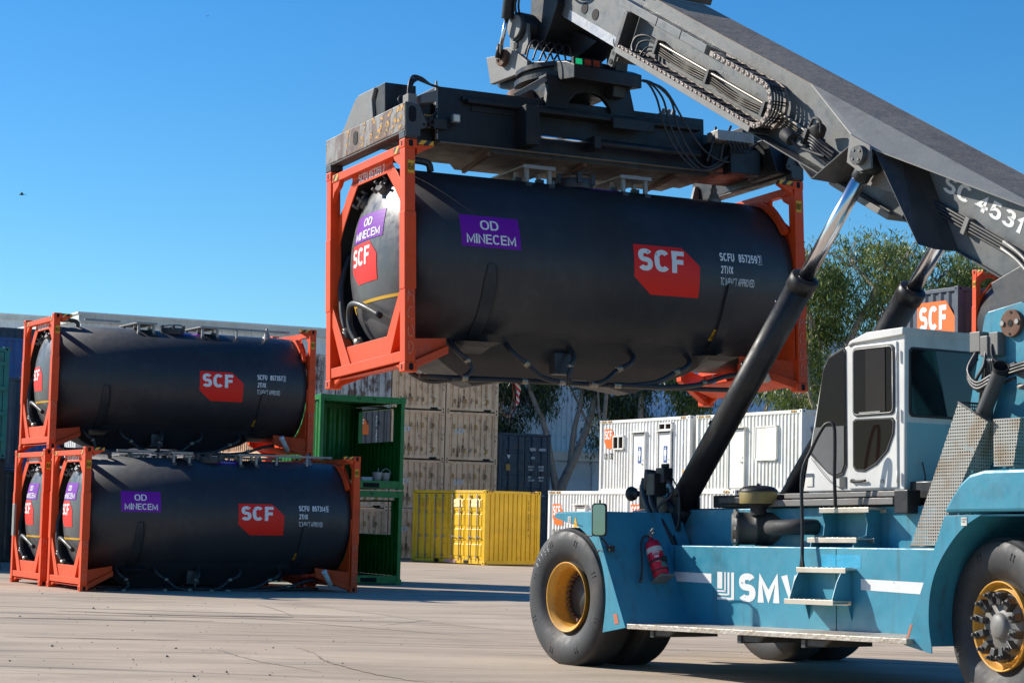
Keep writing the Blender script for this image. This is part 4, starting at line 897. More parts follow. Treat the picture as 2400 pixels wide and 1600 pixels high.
# ------------------------------------------------------------------ trees
def gum(label, x, y, trunks, clumps, leaf='leaf', nleaf=9000, seed=1, size=.34):
    rnd = random.Random(seed); T = root('gum_tree', label, 'tree', Matrix.Translation((x, y, 0)), 'gum trees behind the yard')
    b = MB()
    for P, r0, r1 in trunks:
        n = (len(P) - 1) * 5 + 1; rr = [r0 + (r1 - r0) * i / (n - 1) for i in range(n)]
        b.tube([Vector(p) for p in P], rr, 9)
    ends = [Vector(P[-1]) for P, _, _ in trunks]
    for (cx, cy, cz, rx, rz) in clumps:
        c = Vector((cx, cy, cz)); e = min(ends, key=lambda q: (q - c).length); mid = (e + c) / 2 + Vector((rnd.uniform(-.3, .3), rnd.uniform(-.3, .3), rnd.uniform(0, .4)))
        b.tube([e, mid, c, c + Vector((rnd.uniform(-.5, .5) * rx, rnd.uniform(-.5, .5) * rx, rz * .7))], [.07, .065, .06, .055, .05, .045, .04, .035, .03, .028, .025, .022, .02, .018, .015, .01], 6)
        for k in range(5):
            a = rnd.uniform(0, 6.28); b.tube([c + Vector((0, 0, -.3)), c + Vector((math.cos(a) * rx * .5, math.sin(a) * rx * .5, rz * .2)), c + Vector((math.cos(a) * rx * .9, math.sin(a) * rx * .9, rnd.uniform(-.2, .6) * rz))], [.03, .028, .026, .024, .022, .02, .018, .014, .012, .01, .008], 5)
    b.build('trunk', 'bark', T)
    V = []; Fc = []; tot = sum(c[3] ** 2 * c[4] for c in clumps)
    for (cx, cy, cz, rx, rz) in clumps:
        n = int(nleaf * rx * rx * rz / tot); nsp = max(6, n // 26)
        for s_ in range(nsp):
            # a drooping spray of narrow leaves
            th = rnd.uniform(0, 6.283); ph = math.acos(rnd.uniform(-1, 1)); rr_ = rnd.uniform(.35, 1.0) ** .5
            cx_ = cx + rx * rr_ * math.sin(ph) * math.cos(th); cy_ = cy + rx * rr_ * math.sin(ph) * math.sin(th); cz_ = cz + rz * rr_ * math.cos(ph)
            if noise.noise(Vector((cx_ * .8, cy_ * .8, cz_ * .8 + seed))) < .03: continue
            sp = rnd.uniform(.16, .42)
            for l in range(26):
                p = Vector((cx_ + rnd.gauss(0, sp), cy_ + rnd.gauss(0, sp), cz_ + rnd.gauss(0, sp * .9)))
                ln = size * rnd.uniform(.5, 1.15); wd = ln * rnd.uniform(.13, .24); d = Vector((rnd.gauss(0, .55), rnd.gauss(0, .55), -1)).normalized(); a = rnd.uniform(0, 3.14)
                sd = d.cross(Vector((math.cos(a), math.sin(a), .2))).normalized() * wd * .5
                i0 = len(V); bend = Vector((rnd.gauss(0, .03), rnd.gauss(0, .03), 0))
                V += [p, p + d * ln * .45 + sd + bend, p + d * ln, p + d * ln * .45 - sd + bend]; Fc.append((i0, i0 + 1, i0 + 2, i0 + 3))
    me = bpy.data.meshes.new('crown'); me.from_pydata(V, [], Fc); o = bpy.data.objects.new('crown', me); COL.objects.link(o); me.materials.append(MT[leaf]); o.parent = T
    return T
# central forked tree left of the toilet cabin
gum('forked pale barked gum tree between the navy container and the toilet cabin', 2.0, 92,
    [([(0, 0, 0), (.05, 0, 1.6), (.35, 0, 3.1), (1.0, 0, 4.6), (1.55, 0, 6.2), (2.0, .2, 8.2)], .30, .10), ([(.15, 0, 2.7), (-.15, 0, 4.2), (-.5, 0, 5.8), (-1.1, 0, 7.2), (-1.5, 0, 8.6)], .18, .08),
     ([(.7, 0, 4.0), (.85, 0, 5.6), (1.15, -.1, 7.0), (1.2, 0, 8.6)], .15, .07), ([(1.45, 0, 5.9), (1.0, 0, 6.8), (.5, 0, 7.8)], .07, .04)],
    [(-3.4, .6, 5.6, 1.2, 1.0), (-2.4, .5, 6.4, 1.4, 1.3), (-1.2, .9, 6.9, 1.2, 1.0), (-4.0, 1.2, 6.8, 1.4, 1.2), (3.0, .9, 6.8, 1.2, 1.2), (-3.2, 1.5, 7.6, 1.6, 1.4), (-1.6, 1, 8.2, 1.5, 1.2), (-2.2, .6, 5.2, .9, .6), (.6, .5, 8.3, 1.7, 1.2), (2.3, 1.2, 5.6, 1.2, .9), (2.6, .5, 7.6, 1.4, 1.1), (3.4, 1.5, 6.2, .9, .7), (-.3, 1.5, 9.3, 1.8, 1.2), (-3.6, 1, 9.5, 1.6, 1.2), (1.9, 1.0, 9.5, 1.6, 1.2)], 'leafdark', 60000, 3, .32)
gum('thin straight gum trunk just left of the toilet cabin', 4.1, 91,
    [([(0, 0, 0), (.05, 0, 3), (-.05, 0, 5), (.1, 0, 7), (.15, 0, 9.5)], .16, .07), ([(.0, 0, 5.2), (-.2, 0, 6.4), (-.3, 0, 8)], .07, .04)], [(.2, .3, 8.6, 1.3, .9), (1.4, .5, 7.5, .9, .6), (-.4, .6, 9.4, 1.2, .9)], 'leafdark', 7000, 5, .34)
gum('gum tree with reddish trunk behind the toilet cabin', 5.8, 91.5,
    [([(0, 0, 0), (0, 0, 3), (-.05, 0, 6), (0, 0, 9)], .20, .09), ([(.1, 0, 3.4), (1.2, 0, 5.4), (2.1, 0, 6.6)], .10, .05)], [(2.1, .3, 7.6, 1.1, 1.1), (1.3, .8, 8.6, 1.1, .8), (2.6, .4, 6.5, .6, .6), (3.2, .5, 8.6, 1.0, .9), (.4, .5, 9.6, 1.3, .8)], 'leaf', 11000, 6, .34)
gum('bare branched gum tree behind the cream site office', 10.6, 90,
    [([(0, 0, 0), (.1, 0, 4), (.4, 0, 6.2), (1.0, 0, 8)], .16, .06), ([(.3, 0, 5.5), (-.5, 0, 6.8), (-1, 0, 8)], .07, .04)], [(.6, .5, 8.0, 1.2, .9), (1.9, .5, 6.8, 1.0, .9), (2.2, .6, 8.6, 1.3, 1.0), (-.8, .5, 8.8, 1.0, .8)], 'leaf', 12000, 8, .34)
gum('tall leafy gum tree with leaning pale trunk behind the cab', 12.1, 82,
    [([(0, 0, 0), (.1, 0, 3.6), (.55, 0, 5.2), (.9, 0, 7.2), (1.5, 0, 9.4), (2.4, 0, 11)], .30, .09), ([(.5, 0, 5.0), (-.3, 0, 7), (-.2, .2, 9.4), (-.4, .2, 11)], .10, .05), ([(.4, 0, 4.9), (1.7, 0, 6.6), (2.9, 0, 7.6)], .11, .05)],
    [(-.2, .5, 11.6, 1.5, 1.3), (1.4, .6, 12.3, 1.5, 1.2), (2.8, .6, 12.1, 1.4, 1.2), (.6, .9, 10.6, 2.0, 1.4), (2.6, .9, 10.2, 1.9, 1.6), (3.6, .8, 8.6, 1.4, 1.3), (.4, 1, 8.6, 1.6, 1.3), (2.2, 1.2, 7.6, 1.8, 1.2), (-.5, 1, 6.9, 1.4, 1.0), (3.4, .6, 6.6, 1.4, 1.1), (.2, 1, 5.2, 1.4, 1.0), (1.8, .7, 5.8, 1.4, .9), (4.1, .8, 5.4, 1.2, 1.0), (-1.0, .7, 9.0, 1.2, 1.2)], 'leaf', 80000, 11, .29)
gum('bushy bright leaved gum tree right of the tall one, behind the far lift cylinder', 16.4, 84,
    [([(0, 0, 0), (.1, 0, 4), (0, 0, 7), (.4, 0, 10)], .26, .08), ([(.1, 0, 5), (1.5, 0, 7), (2.3, 0, 9)], .10, .05), ([(0, 0, 5.5), (-1, 0, 7), (-1.1, 0, 9)], .10, .05)],
    [(-.4, .3, 12.6, 1.3, 1.2), (1.0, .5, 12.0, 1.5, 1.3), (-.6, .3, 10.6, 1.4, 1.3), (1.1, .4, 10.2, 1.5, 1.2), (-.2, .4, 8.6, 1.5, 1.2), (2.6, .7, 10.9, 1.6, 1.4), (-1.2, .5, 6.9, 1.3, 1.1), (1.2, .6, 7.6, 1.6, 1.2), (3.0, .8, 8.6, 1.5, 1.3), (-.9, .4, 5.4, 1.2, .9), (4.2, 1, 11.6, 1.6, 1.4), (5.2, 1, 9.8, 1.6, 1.5), (.8, .8, 5.4, 1.4, .9)], 'leaf', 74000, 14, .29)
gum('dark gum tree farther right behind the logo container', 21.6, 90,
    [([(0, 0, 0), (.1, 0, 4), (0, 0, 8), (.4, 0, 11)], .26, .08)], [(-2.2, .3, 11.2, 1.8, 1.6), (-.4, .5, 12.2, 1.8, 1.5), (1.4, .3, 11.6, 1.8, 1.5), (-1.4, .5, 9.2, 1.8, 1.5), (1.0, .5, 9.2, 1.8, 1.5), (3.2, .5, 11.6, 1.6, 1.5)], 'leafdark', 26000, 17, .34)

# ------------------------------------------------------------------ reach stacker (local axes: x rearwards, y to the far side, z up)
TH = .57
MM = frame(.669, 24.06, 0, TH - math.pi / 2, .02)
RS = root('reach_stacker', 'large grey and blue lifting machine with a long boom, holding the tank container up', 'reach stacker', MM)
MI = MM.inverted()
def KX(p): return MI @ (KC1 @ p)
c29, s29 = math.cos(R(29)), math.sin(R(29))
def BX(p):      # boom coordinates: along the boom, across, depth below its top
    q, t, d = p; return Vector((2 + q * c29 - d * s29, t, 6.83 - q * s29 - d * c29))
ZA = Vector((0, 0, 1))
def part(b, name, mat, parent=RS, bevel=.006, **k): return b.build(name, mat, parent, bevel=bevel, **k)

# --- wheels
def wheel(x, y, z, kind, steer=0, flip=False, outer=True, label=None):
    e = bpy.data.objects.new('wheel', None); COL.objects.link(e); e.parent = RS; e.empty_display_size = .2
    e.matrix_local = Matrix.Translation((x, y, z)) @ Matrix.Rotation(steer + (math.pi if flip else 0), 4, 'Z') @ Matrix.Rotation(.02, 4, 'Y')
    if label: e['label'] = label
    d = (0, 1, 0); up = (0, 0, 1)
    t = MB(); pr = [(.10, .375), (.10, .40), (.085, .43), (.05, .47), (.03, .50), (.012, .535), (.0, .60), (-.002, .66), (.008, .71), (.028, .752), (.032, .757), (.034, .756), (.052, .782), (.085, .797), (.12, .80), (.25, .803), (.38, .80), (.415, .797), (.448, .782), (.48, .74), (.50, .66), (.49, .55), (.44, .43), (.40, .38)]
    t.lathe((0, 0, 0), d, pr, 72, up=up); t.build('tyre', 'tyre', e)
    m2 = MB()
    for k in range(8):
        a = k * math.pi / 4 + .35; ca, sa = math.cos(a), math.sin(a); rad = Vector((sa, 0, ca)); tan = Vector((ca, 0, -sa))
        base = rad * .655
        for s_ in (-1, 1):
            p0 = base + tan * .022 * s_; m2.tube([p0 - rad * .035 + Vector((0, -.003, 0)), p0 + rad * .035 + Vector((0, -.003, 0))], .004, 4, smooth_path=False)
    m2.build('sidewall_mark', 'tyre', e)
    r_ = MB()
    if kind == 'deep':
        r_.lathe((0, 0, 0), d, [(.13, .37), (.045, .40), (.035, .405), (.03, .398), (.04, .385), (.06, .372), (.075, .345), (.12, .335), (.36, .325), (.40, .31), (.42, .25)], 56, up=up)
        r_.build('rim', 'gold', e)
        h = MB(); h.lathe((0, 0, 0), d, [(.34, .33), (.30, .318), (.295, .25), (.30, .235), (.29, .22), (.265, .20), (.26, .12), (.25, .11), (.25, 0)], 40, up=up); h.build('hub', 'midmetal', e)
        q = MB()
        for k in range(26):
            a = k * math.pi / 13; p = Vector((.275 * math.sin(a), .30, .275 * math.cos(a))); q.cyl(p, p + Vector((0, -.06, 0)), .022, n=6)
        q.build('wheel_nut', 'rust', e)
    else:
        r_.lathe((0, 0, 0), d, [(.13, .37), (.045, .40), (.02, .405), (.012, .398), (.03, .385), (.10, .372), (.11, .345), (.06, .335), (.055, .325), (.10, .315), (.14, .30)], 56, up=up)
        r_.build('rim', 'gold', e)
        h = MB(); h.lathe((0, 0, 0), d, [(.16, .32), (.10, .30), (.06, .28), (.045, .24), (.04, .125), (.03, .12), (.005, .115), (-.01, .09), (-.025, .05), (-.028, 0)], 40, up=up); h.build('hub', 'plategrey', e)
        q = MB()
        for k in range(12):
            a = k * math.pi / 6 + .2; ca, sa = math.cos(a), math.sin(a); rad = Vector((sa, 0, ca)); tan = Vector((ca, 0, -sa))
            P = []
            for yy in (.05, -.035):
                for rr, tt in ((.20, -.028), (.20, .028), (.315, .034), (.315, -.034)): P.append(rad * rr + tan * tt + Vector((0, yy if rr > .25 or yy > 0 else -.02, 0)))
            q.hull8(P)
            p = rad * .285 + Vector((0, -.03, 0)); q.cyl(p, p + Vector((0, -.055, 0)), .017, n=6); q.cyl(p, p + Vector((0, -.02, 0)), .03, n=6)
        q.build('wheel_clamp', 'midmetal', e, bevel=.004)
    return e
FZ = .775
wheel(0, 0, FZ, 'deep', label='near front outer wheel with deep yellow rim')
wheel(0, .62, FZ, 'deep'); wheel(0, 3.53, FZ, 'deep', flip=True); wheel(0, 4.15, FZ, 'deep', flip=True)
wheel(6.56, .24, .675, 'flat', steer=-.18, label='near rear wheel with yellow rim and grey hub'); wheel(6.56, 3.9, .675, 'flat', steer=-.18, flip=True)
wr = MB(); 
for P in ([(-.44, -.003, .66 - .0), (-.42, -.003, .72)], [(-.40, -.003, .70)] ): pass
def on_tyre(a, r): return Vector((-math.sin(a) * r, -.006, FZ + math.cos(a) * r))
GLY = {'4': [(.1, 0), (.1, 1), (-.35, .4), (.35, .4)], '1': [(0, 1), (0, 0)], '5': [(.3, 1), (-.25, 1), (-.3, .6), (.1, .6), (.3, .3), (0, 0), (-.3, .1)], '6': [(.25, 1), (-.2, .6), (-.3, .2), (0, 0), (.3, .2), (.1, .45), (-.25, .3)]}
for i, ch in enumerate('41156'):
    a = .98 - i * .115; pts = []
    for (x, y) in GLY[ch]: pts.append(on_tyre(a - x * .07, .60 + y * .075))
    wr.tube(pts, .003, 4, sub=3)
wr.build('chalk_mark', MT['whiteworn'], RS)
ax = MB(); ax.cyl((0, .5, FZ), (0, 3.65, FZ), .24, n=20); ax.box(-.3, .3, 1.35, 2.8, .55, 1.05); part(ax, 'front_axle', 'midmetal', bevel=.01)
ax = MB(); ax.box(6.35, 6.75, .7, 3.4, .52, .82); part(ax, 'rear_axle', 'midmetal', bevel=.01)

# --- chassis
b = MB()
b.prism([(-.55, 1.1), (-.45, 1.80), (5.6, 1.80), (5.6, .62), (1.3, .62), (.7, .95)], 'y', 1.30, 2.84); part(b, 'chassis', 'blue', bevel=.01)
b = MB(); b.prism([(-.45, 1.806), (5.3, 1.806), (5.3, 1.812), (-.45, 1.812)], 'y', 1.36, 2.78); part(b, 'deck', 'midmetal', bevel=0)
b = MB(); b.prism([(.55, .50), (5.75, .50), (5.75, 1.365), (.55, 1.385)], 'y', .90, 1.30); P_ = part(b, 'side_tank', 'blue', bevel=.012)
b = MB(); b.box(3.672, 3.678, .897, .9, .52, 1.36); b.box(.92, .926, .897, .9, .52, 1.37); b.build('panel_joint', 'black', P_)
b = MB(); b.box(.7, 5.6, 2.84, 3.3, .5, 1.35); part(b, 'far_side_tank', 'blue', bevel=.012)
b = MB(); b.box(5.3, 8.6, 1.25, 2.9, .62, 1.66); part(b, 'rear_chassis', 'blue', bevel=.02)
b = MB(); b.prism([(7.5, .5), (9.1, .6), (9.2, 1.9), (8.9, 2.2), (7.5, 2.2)], 'y', .25, 3.9); part(b, 'unseen_counterweight', 'blue', bevel=.05)  # block out of view, added for the shadow it casts
# writing and stripes on the side tank
fm = lambda off=.003: (lambda a, z: Vector((a, .90 - off, z)))
def poly2(L_, name, mat, off=.003): return decal2d([('p', p) for p in L_], fm(off), name, mat, P_)
poly2([[(.93, 1.085), (1.61, 1.072), (1.61, .965), (.93, .978)], [(4.05, 1.055), (5.6, 1.02), (5.6, .90), (4.05, .945)]], 'stripe', 'whiteworn')
poly2([[(1.715, 1.095), (1.805, 1.093), (1.805, .91), (1.715, .912)],
       [(1.835, 1.092), (1.865, 1.092), (1.865, .875), (1.715, .878), (1.715, .897), (1.835, .894)][:0] or [(1.84, 1.092), (1.865, 1.092), (1.865, .88), (1.84, .88)],
       [(1.715, .895), (1.865, .892), (1.865, .874), (1.715, .877)], [(1.895, 1.091), (1.93, 1.091), (1.93, .842), (1.895, .842)], [(1.715, .86), (1.895, .857), (1.895, .837), (1.715, .84)],
       [(1.96, 1.09), (2.01, 1.09), (2.01, .79), (1.96, .79)], [(1.715, .82), (1.96, .815), (1.96, .787), (1.715, .79)]], 'emblem', MT['whiteworn'])
def glyph(P, x0): return [(x0 + a, z) for a, z in P]
SM = []
decal2d([('t', 'SMV', 2.095, .775, 1.03, .31, .05)], fm(), 'lettering', MT['whiteworn'], P_)
# dirt fade patch is part of the paint; patch of repaint on the panel
poly2([[(3.45, 1.30), (4.05, 1.295), (4.05, 1.16), (3.45, 1.165)]], 'repaint_patch', paint('repaint_blue', (.03, .33, .52), .4, amt=.3, chip=1, dirt=(.2, .25, .25)), .002)

# --- front mudguard
def smooth2(P, sub=4):
    out = []; Q = [P[0]] + list(P) + [P[-1]]
    for i in range(1, len(Q) - 2):
        for k in range(sub):
            t = k / sub; out.append(tuple(.5 * (2 * Q[i][j] + (Q[i + 1][j] - Q[i - 1][j]) * t + (2 * Q[i - 1][j] - 5 * Q[i][j] + 4 * Q[i + 1][j] - Q[i + 2][j]) * t * t + (-Q[i - 1][j] + 3 * Q[i][j] - 3 * Q[i + 1][j] + Q[i + 2][j]) * t ** 3) for j in (0, 1)))
    return out + [P[-1]]
b = MB(); ARC = [(-.19, 1.69), (-.15, 1.742), (.576, 1.752), (1.24, .469), (.803, .401), (.838, .576), (.861, .773), (.832, 1.0), (.736, 1.242), (.573, 1.425), (.327, 1.572), (.133, 1.619)]
ARC = ARC[:5] + smooth2(ARC[5:])
b.prism(ARC, 'y', -.012, .01); F_ = part(b, 'front_mudguard', 'blue', bevel=.003)
b = MB(); b.hull8([(.566, .01, 1.752), (.566, 1.25, 1.752), (1.226, 1.25, .475), (1.226, .01, .475), (.576, .01, 1.758), (.576, 1.25, 1.758), (1.240, 1.25, .475), (1.240, .01, .475)])
b.box(-.15, .572, .01, 1.25, 1.742, 1.756); part(b, 'mudguard_plate', 'blue', bevel=.002)
b = MB()
for i in range(5, len(ARC) - 1):
    p, q = ARC[i], ARC[i + 1]; b.hull8([(p[0], .012, p[1]), (q[0], .012, q[1]), (q[0], 1.15, q[1]), (p[0], 1.15, p[1]), (p[0] + .006, .012, p[1] + .008), (q[0] + .006, .012, q[1] + .008), (q[0] + .006, 1.15, q[1] + .008), (p[0] + .006, 1.15, p[1] + .008)])
part(b, 'mudguard_liner', 'blue', bevel=0)
def pl_pt(u, t, off=0):   # point on the sloping mudguard plate, u 0 top .. 1 bottom
    return Vector((.576 + .664 * u + off * .888, t, 1.758 - 1.283 * u + off * .46))
b = MB()
for u, t in ((.36, .98), (.62, 1.02), (.88, 1.05)): b.cyl(pl_pt(u, t), pl_pt(u, t, .012), .028, n=12)
b.build('bolt_hole', 'black', RS)
b = MB()
for u, t in ((.12, .98), (.14, 1.0)): pass
b.hull8([pl_pt(.2, 1.04, .002), pl_pt(.2, 1.06, .002), pl_pt(.98, 1.10, .002), pl_pt(.98, 1.085, .002), pl_pt(.2, 1.04, .006), pl_pt(.2, 1.06, .006), pl_pt(.98, 1.10, .006), pl_pt(.98, 1.085, .006)]); b.build('panel_joint', 'black', RS)
decal2d([('p', [(.10, 1.62), (.16, 1.62), (.16, 1.70), (.10, 1.70)])], lambda a, z: Vector((a, -.016, z)), 'notice_label', 'rawwhite', F_)
decal2d([('t', 'CAUTION', .105, 1.675, .05, .014, 0), ('t', 'WHEEL', .105, 1.652, .05, .014, 0), ('t', 'NUTS', .105, 1.63, .05, .014, 0)], lambda a, z: Vector((a, -.018, z)), 'lettering', 'black', F_)
decal2d([('p', [(.21, 1.575), (.30, 1.575), (.255, 1.70)])], lambda a, z: Vector((a, -.016, z)), 'warning_triangle', 'tape_yellow', F_)
decal2d([('p', [(.95, .52), (1.06, .50), (1.16, .52), (1.20, .545), (1.06, .72), (.97, .72)][:0] or [(1.04, .50), (1.12, .51), (1.08, .62), (1.01, .61)])], lambda a, z: Vector((a, -.016, z)), 'reflector_label', 'greenfaded', F_)
b = MB(); b.tube([(.28, -.014, 1.40 + .11), (.42, -.014, 1.40), (.55, -.014, 1.43)][:0] or [(.45, -.014, 1.49), (.55, -.014, 1.475), (.68, -.014, 1.51)], .006, 5); b.tube([(.70, -.014, 1.30), (.74, -.014, 1.32), (.80, -.014, 1.30)], .006, 5); b.tube([(.14, -.014, 1.64), (.40, -.014, 1.585)], .004, 5); b.build('rust_seam', 'rust', F_)
# mirror on its arm
b = MB()
def rrect(a0, a1, z0, z1, r=.03, n=5):
    P = []
    for cx, cz, s0 in ((a1 - r, z1 - r, 0), (a0 + r, z1 - r, 1), (a0 + r, z0 + r, 2), (a1 - r, z0 + r, 3)):
        for k in range(n + 1): t = (s0 + k / n) * math.pi / 2; P.append((cx + r * math.cos(t), cz + r * math.sin(t)))
    return P
mo = Matrix.Translation((.90, -.14, 1.655)) @ Matrix.Rotation(.75, 4, 'Z')
b = MB(lambda p: mo @ p); b.prism(rrect(-.085, .085, -.185, .185, .04), 'y', -.0, .05); Mi = part(b, 'mirror', 'rubber', bevel=.008)
b = MB(lambda p: mo @ p); b.prism(rrect(-.07, .07, -.17, .17, .035), 'y', -.004, -.001); b.build('mirror_glass', 'mirror', Mi)
b = MB(); b.tube([(.86, -.10, 1.86), (.80, -.06, 1.87), (.70, .02, 1.78), (.66, .06, 1.70)], .011, 7); b.box(.62, .70, .02, .10, 1.63, 1.72); b.tube([(.90, -.1, 1.45), (.86, .0, 1.38), (.80, .06, 1.34)], .011, 7); b.box(.80, .86, .04, .11, 1.30, 1.37); b.build('mirror_arm', 'rubber', Mi)

# --- walkway
b = MB(); b.prism([(1.25, .512), (5.65, .53), (5.65, .48), (1.25, .458)], 'y', 0, .905); part(b, 'walkway', 'checker', bevel=.004)
b = MB()
for s_ in (1.6, 3.1, 4.1): b.box(s_, s_ + .06, .06, .95, .38, .46); b.prism([(s_ - .02, .46), (s_ + .4, .465), (s_ + .3, .40), (s_, .40)], 'y', .08, .12)
part(b, 'walkway_bracket', 'midmetal', bevel=.003)

# --- steps
for k, (t, z, s_) in enumerate(((.60, .815, 3.20), (.75, 1.14, 3.22), (.90, 1.45, 3.22), (1.05, 1.762, 3.24))):
    b = MB(); b.box(s_, s_ + .76, t, t + .012, z - .03, z + .022); b.box(s_, s_ + .76, t + .012, t + .24, z + .0, z + .016); b.box(s_, s_ + .76, t + .24, t + .252, z - .03, z + .02)
    for a in range(9): b.box(s_ + .03 + a * .08, s_ + .05 + a * .08, t + .03, t + .22, z + .016, z + .026)
    part(b, 'step', 'alu', bevel=.003)
for s_ in (3.24, 3.90):
    b = MB(); b.prism([(.62, .80), (.84, .80), (.899, .62), (.899, 1.15), (.86, 1.13), (.76, 1.12), (.70, 1.02)], 'x', s_, s_ + .012); b.prism([(.92, 1.372), (1.299, 1.372), (1.299, 1.76), (1.07, 1.76), (1.12, 1.62), (1.10, 1.50), (.94, 1.44)], 'x', s_, s_ + .012); part(b, 'step_bracket', 'blue', bevel=.002)
# handrail
b = MB(); HR = [(3.28, .78, 1.17), (3.24, .82, 1.6), (3.20, .85, 2.13), (3.30, .90, 2.40), (3.42, .94, 2.61), (3.49, .96, 2.665), (3.555, .98, 2.64), (3.56, .99, 2.45), (3.53, 1.01, 2.1), (3.50, 1.05, 1.79)]
b.tube(HR, .019, 10, sub=4); b.hull8([(3.25, .765, 1.16), (3.31, .765, 1.16), (3.31, .795, 1.16), (3.25, .795, 1.16), (3.27, .77, 1.29), (3.29, .77, 1.29), (3.29, .79, 1.29), (3.27, .79, 1.29)]); part(b, 'handrail', 'darkmetal', bevel=0)

# --- cab
b = MB(); b.box(2.45, 4.24, 1.24, 1.36, 1.90, 1.955); part(b, 'cab_rail', 'plategrey', bevel=.006)
b = MB(); b.box(2.2, 4.20, 1.20, 1.33, 1.815, 1.885); part(b, 'cab_rail', 'plategrey', bevel=.006)
b = MB(); b.box(1.0, 4.3, 1.40, 2.74, 1.82, 1.96); b.box(1.25, 2.3, 1.28, 1.40, 1.86, 1.93); part(b, 'cab_subframe', 'darkmetal', bevel=.006)
b = MB(); b.box(4.26, 4.46, 1.16, 1.34, 1.72, 1.96); b.box(4.2, 4.9, 1.40, 2.6, 1.80, 2.05); part(b, 'cab_mount', 'darkmetal', bevel=.01)
SIDE = [(2.66, 1.975), (4.235, 1.965), (4.257, 3.60), (3.70, 3.60), (3.46, 3.53), (3.12, 3.44), (3.00, 3.32), (2.74, 2.30)]
ca = bpy.data.objects.new('cab', None); COL.objects.link(ca); ca.parent = RS; ca['label'] = 'pale grey operator cab with dark tinted windows'
b = MB(); b.prism(SIDE, 'y', 1.33, 2.80); part(b, 'cab_body', 'greyplastic', ca, bevel=.012)
b = MB(); b.prism([(3.42, 3.50), (3.50, 3.525), (4.262, 3.56), (4.27, 3.635), (3.72, 3.625), (3.46, 3.55)], 'y', 1.29, 2.84); part(b, 'roof', 'greyplastic', ca, bevel=.008)
b = MB(); b.prism([(1.36, 1.985), (2.77, 1.985), (2.77, 2.66), (1.36, 2.66)], 'x', 4.236, 4.246); part(b, 'rear_panel', 'cabbounce', ca, bevel=.003)
def pane(poly, t, parent, name='window', seal=.022, glass='glass', ins=.86):
    """rubber seal ring around a pane, on the near side face"""
    cx = sum(p[0] for p in poly) / len(poly); cz = sum(p[1] for p in poly) / len(poly)
    w_ = MB(); w_.prism(poly, 'y', t - .014, t + .01); o = w_.build(name, 'rubber', parent, bevel=.006)
    def shrink(p):
        dx, dz = p[0] - cx, p[1] - cz; l = math.hypot(dx, dz); k = (l - seal * 1.25) / l; return (cx + dx * k, cz + dz * k)
    w_ = MB(); w_.prism([shrink(p) for p in poly], 'y', t - .0165, t - .012); w_.build('pane', glass, o)
    return o
b = MB(); b.box(3.415, 4.15, 1.312, 1.334, 1.99, 3.50); dr = part(b, 'door', 'greyplastic', ca, bevel=.008)
w1 = pane(rrect(3.49, 4.125, 2.745, 3.475, .06), 1.312, dr)
b = MB(); P1 = rrect(3.51, 4.105, 2.765, 3.455, .05); b.tube([(p[0], 1.296, p[1]) for p in P1] + [(P1[0][0], 1.296, P1[0][1])], .006, 6, sub=1); b.box(3.60, 3.92, 1.290, 1.296, 2.775, 2.788); b.build('window_trim', 'galv', w1)
b = MB(); b.box(3.70, 3.985, 1.2925, 1.2950, 2.79, 3.44); b.box(3.98, 4.0, 1.288, 1.295, 2.78, 3.45); b.build('sliding_pane', glassmat('sliding_pane_glass', (.03, .022, .02), .12), w1)
cut = [(3.49, 2.70), (3.49, 2.22), (3.53, 2.175), (3.66, 2.165), (3.85, 2.235), (4.02, 2.37), (4.11, 2.55), (4.12, 2.68), (4.09, 2.715), (3.53, 2.725)]
pane(cut, 1.312, dr)
b = MB(); b.tube([(3.50, 1.29, 2.07), (3.60, 1.285, 2.065), (3.70, 1.285, 2.07)], .014, 7); b.cyl((3.49, 1.315, 2.07), (3.49, 1.28, 2.07), .022, n=10); b.build('handle', 'rubber', dr)
b = MB(); b.cyl((3.93, 1.312, 2.06), (3.93, 1.296, 2.06), .02, n=10); b.build('lock', 'galv', dr)
b = MB()
for z in (2.10, 2.75, 3.36): b.cyl((4.165, 1.30, z - .06), (4.165, 1.30, z + .06), .012, n=8)
b.build('hinge', 'greyplastic', dr)
qg = [(3.36, 3.46), (3.33, 3.50), (3.10, 3.42), (3.01, 3.30), (2.80, 2.36), (3.08, 2.16), (3.20, 2.11), (3.32, 2.14), (3.37, 2.24)]
pane(qg, 1.33, ca)
b = MB(); b.prism([(2.815, 2.62 - .2), (2.87, 2.66), (3.34, 2.66), (3.34, 2.25), (3.30, 2.17), (3.20, 2.14), (3.09, 2.18), (2.84, 2.38)], 'y', 1.3095, 1.3125); b.build('lower_pane', glassmat('lower_glass_reflection', (.15, .15, .15), .2), ca)  # grey base colour stands for the offices mirrored in this glass
# windscreen (front sloping face) and rear window
b = MB(); b.hull8([(2.995, 1.40, 3.28), (2.995, 2.73, 3.28), (2.75, 2.73, 2.32), (2.75, 1.40, 2.32), (2.975, 1.40, 3.285), (2.975, 2.73, 3.285), (2.73, 2.73, 2.325), (2.73, 1.40, 2.325)]); part(b, 'windscreen', 'glass', ca, bevel=0)
rp = [(p[0], p[1]) for p in rrect(1.385, 2.72, 2.715, 3.44, .06)]
b = MB(); b.prism(rp, 'x', 4.24, 4.262); rw = part(b, 'rear_window', 'rubber', ca, bevel=.006)
b = MB(); b.prism(rrect(1.41, 2.695, 2.74, 3.415, .05), 'x', 4.261, 4.266); b.build('pane', 'rearglass', rw)
b = MB(); b.box(2.72, 2.83, 1.318, 1.33, 2.03, 2.17); b.build('notice_label', 'rawwhite', ca); b = MB(); b.box(2.72, 2.83, 1.315, 1.3185, 2.13, 2.17); b.build('label_band', 'slate', ca)
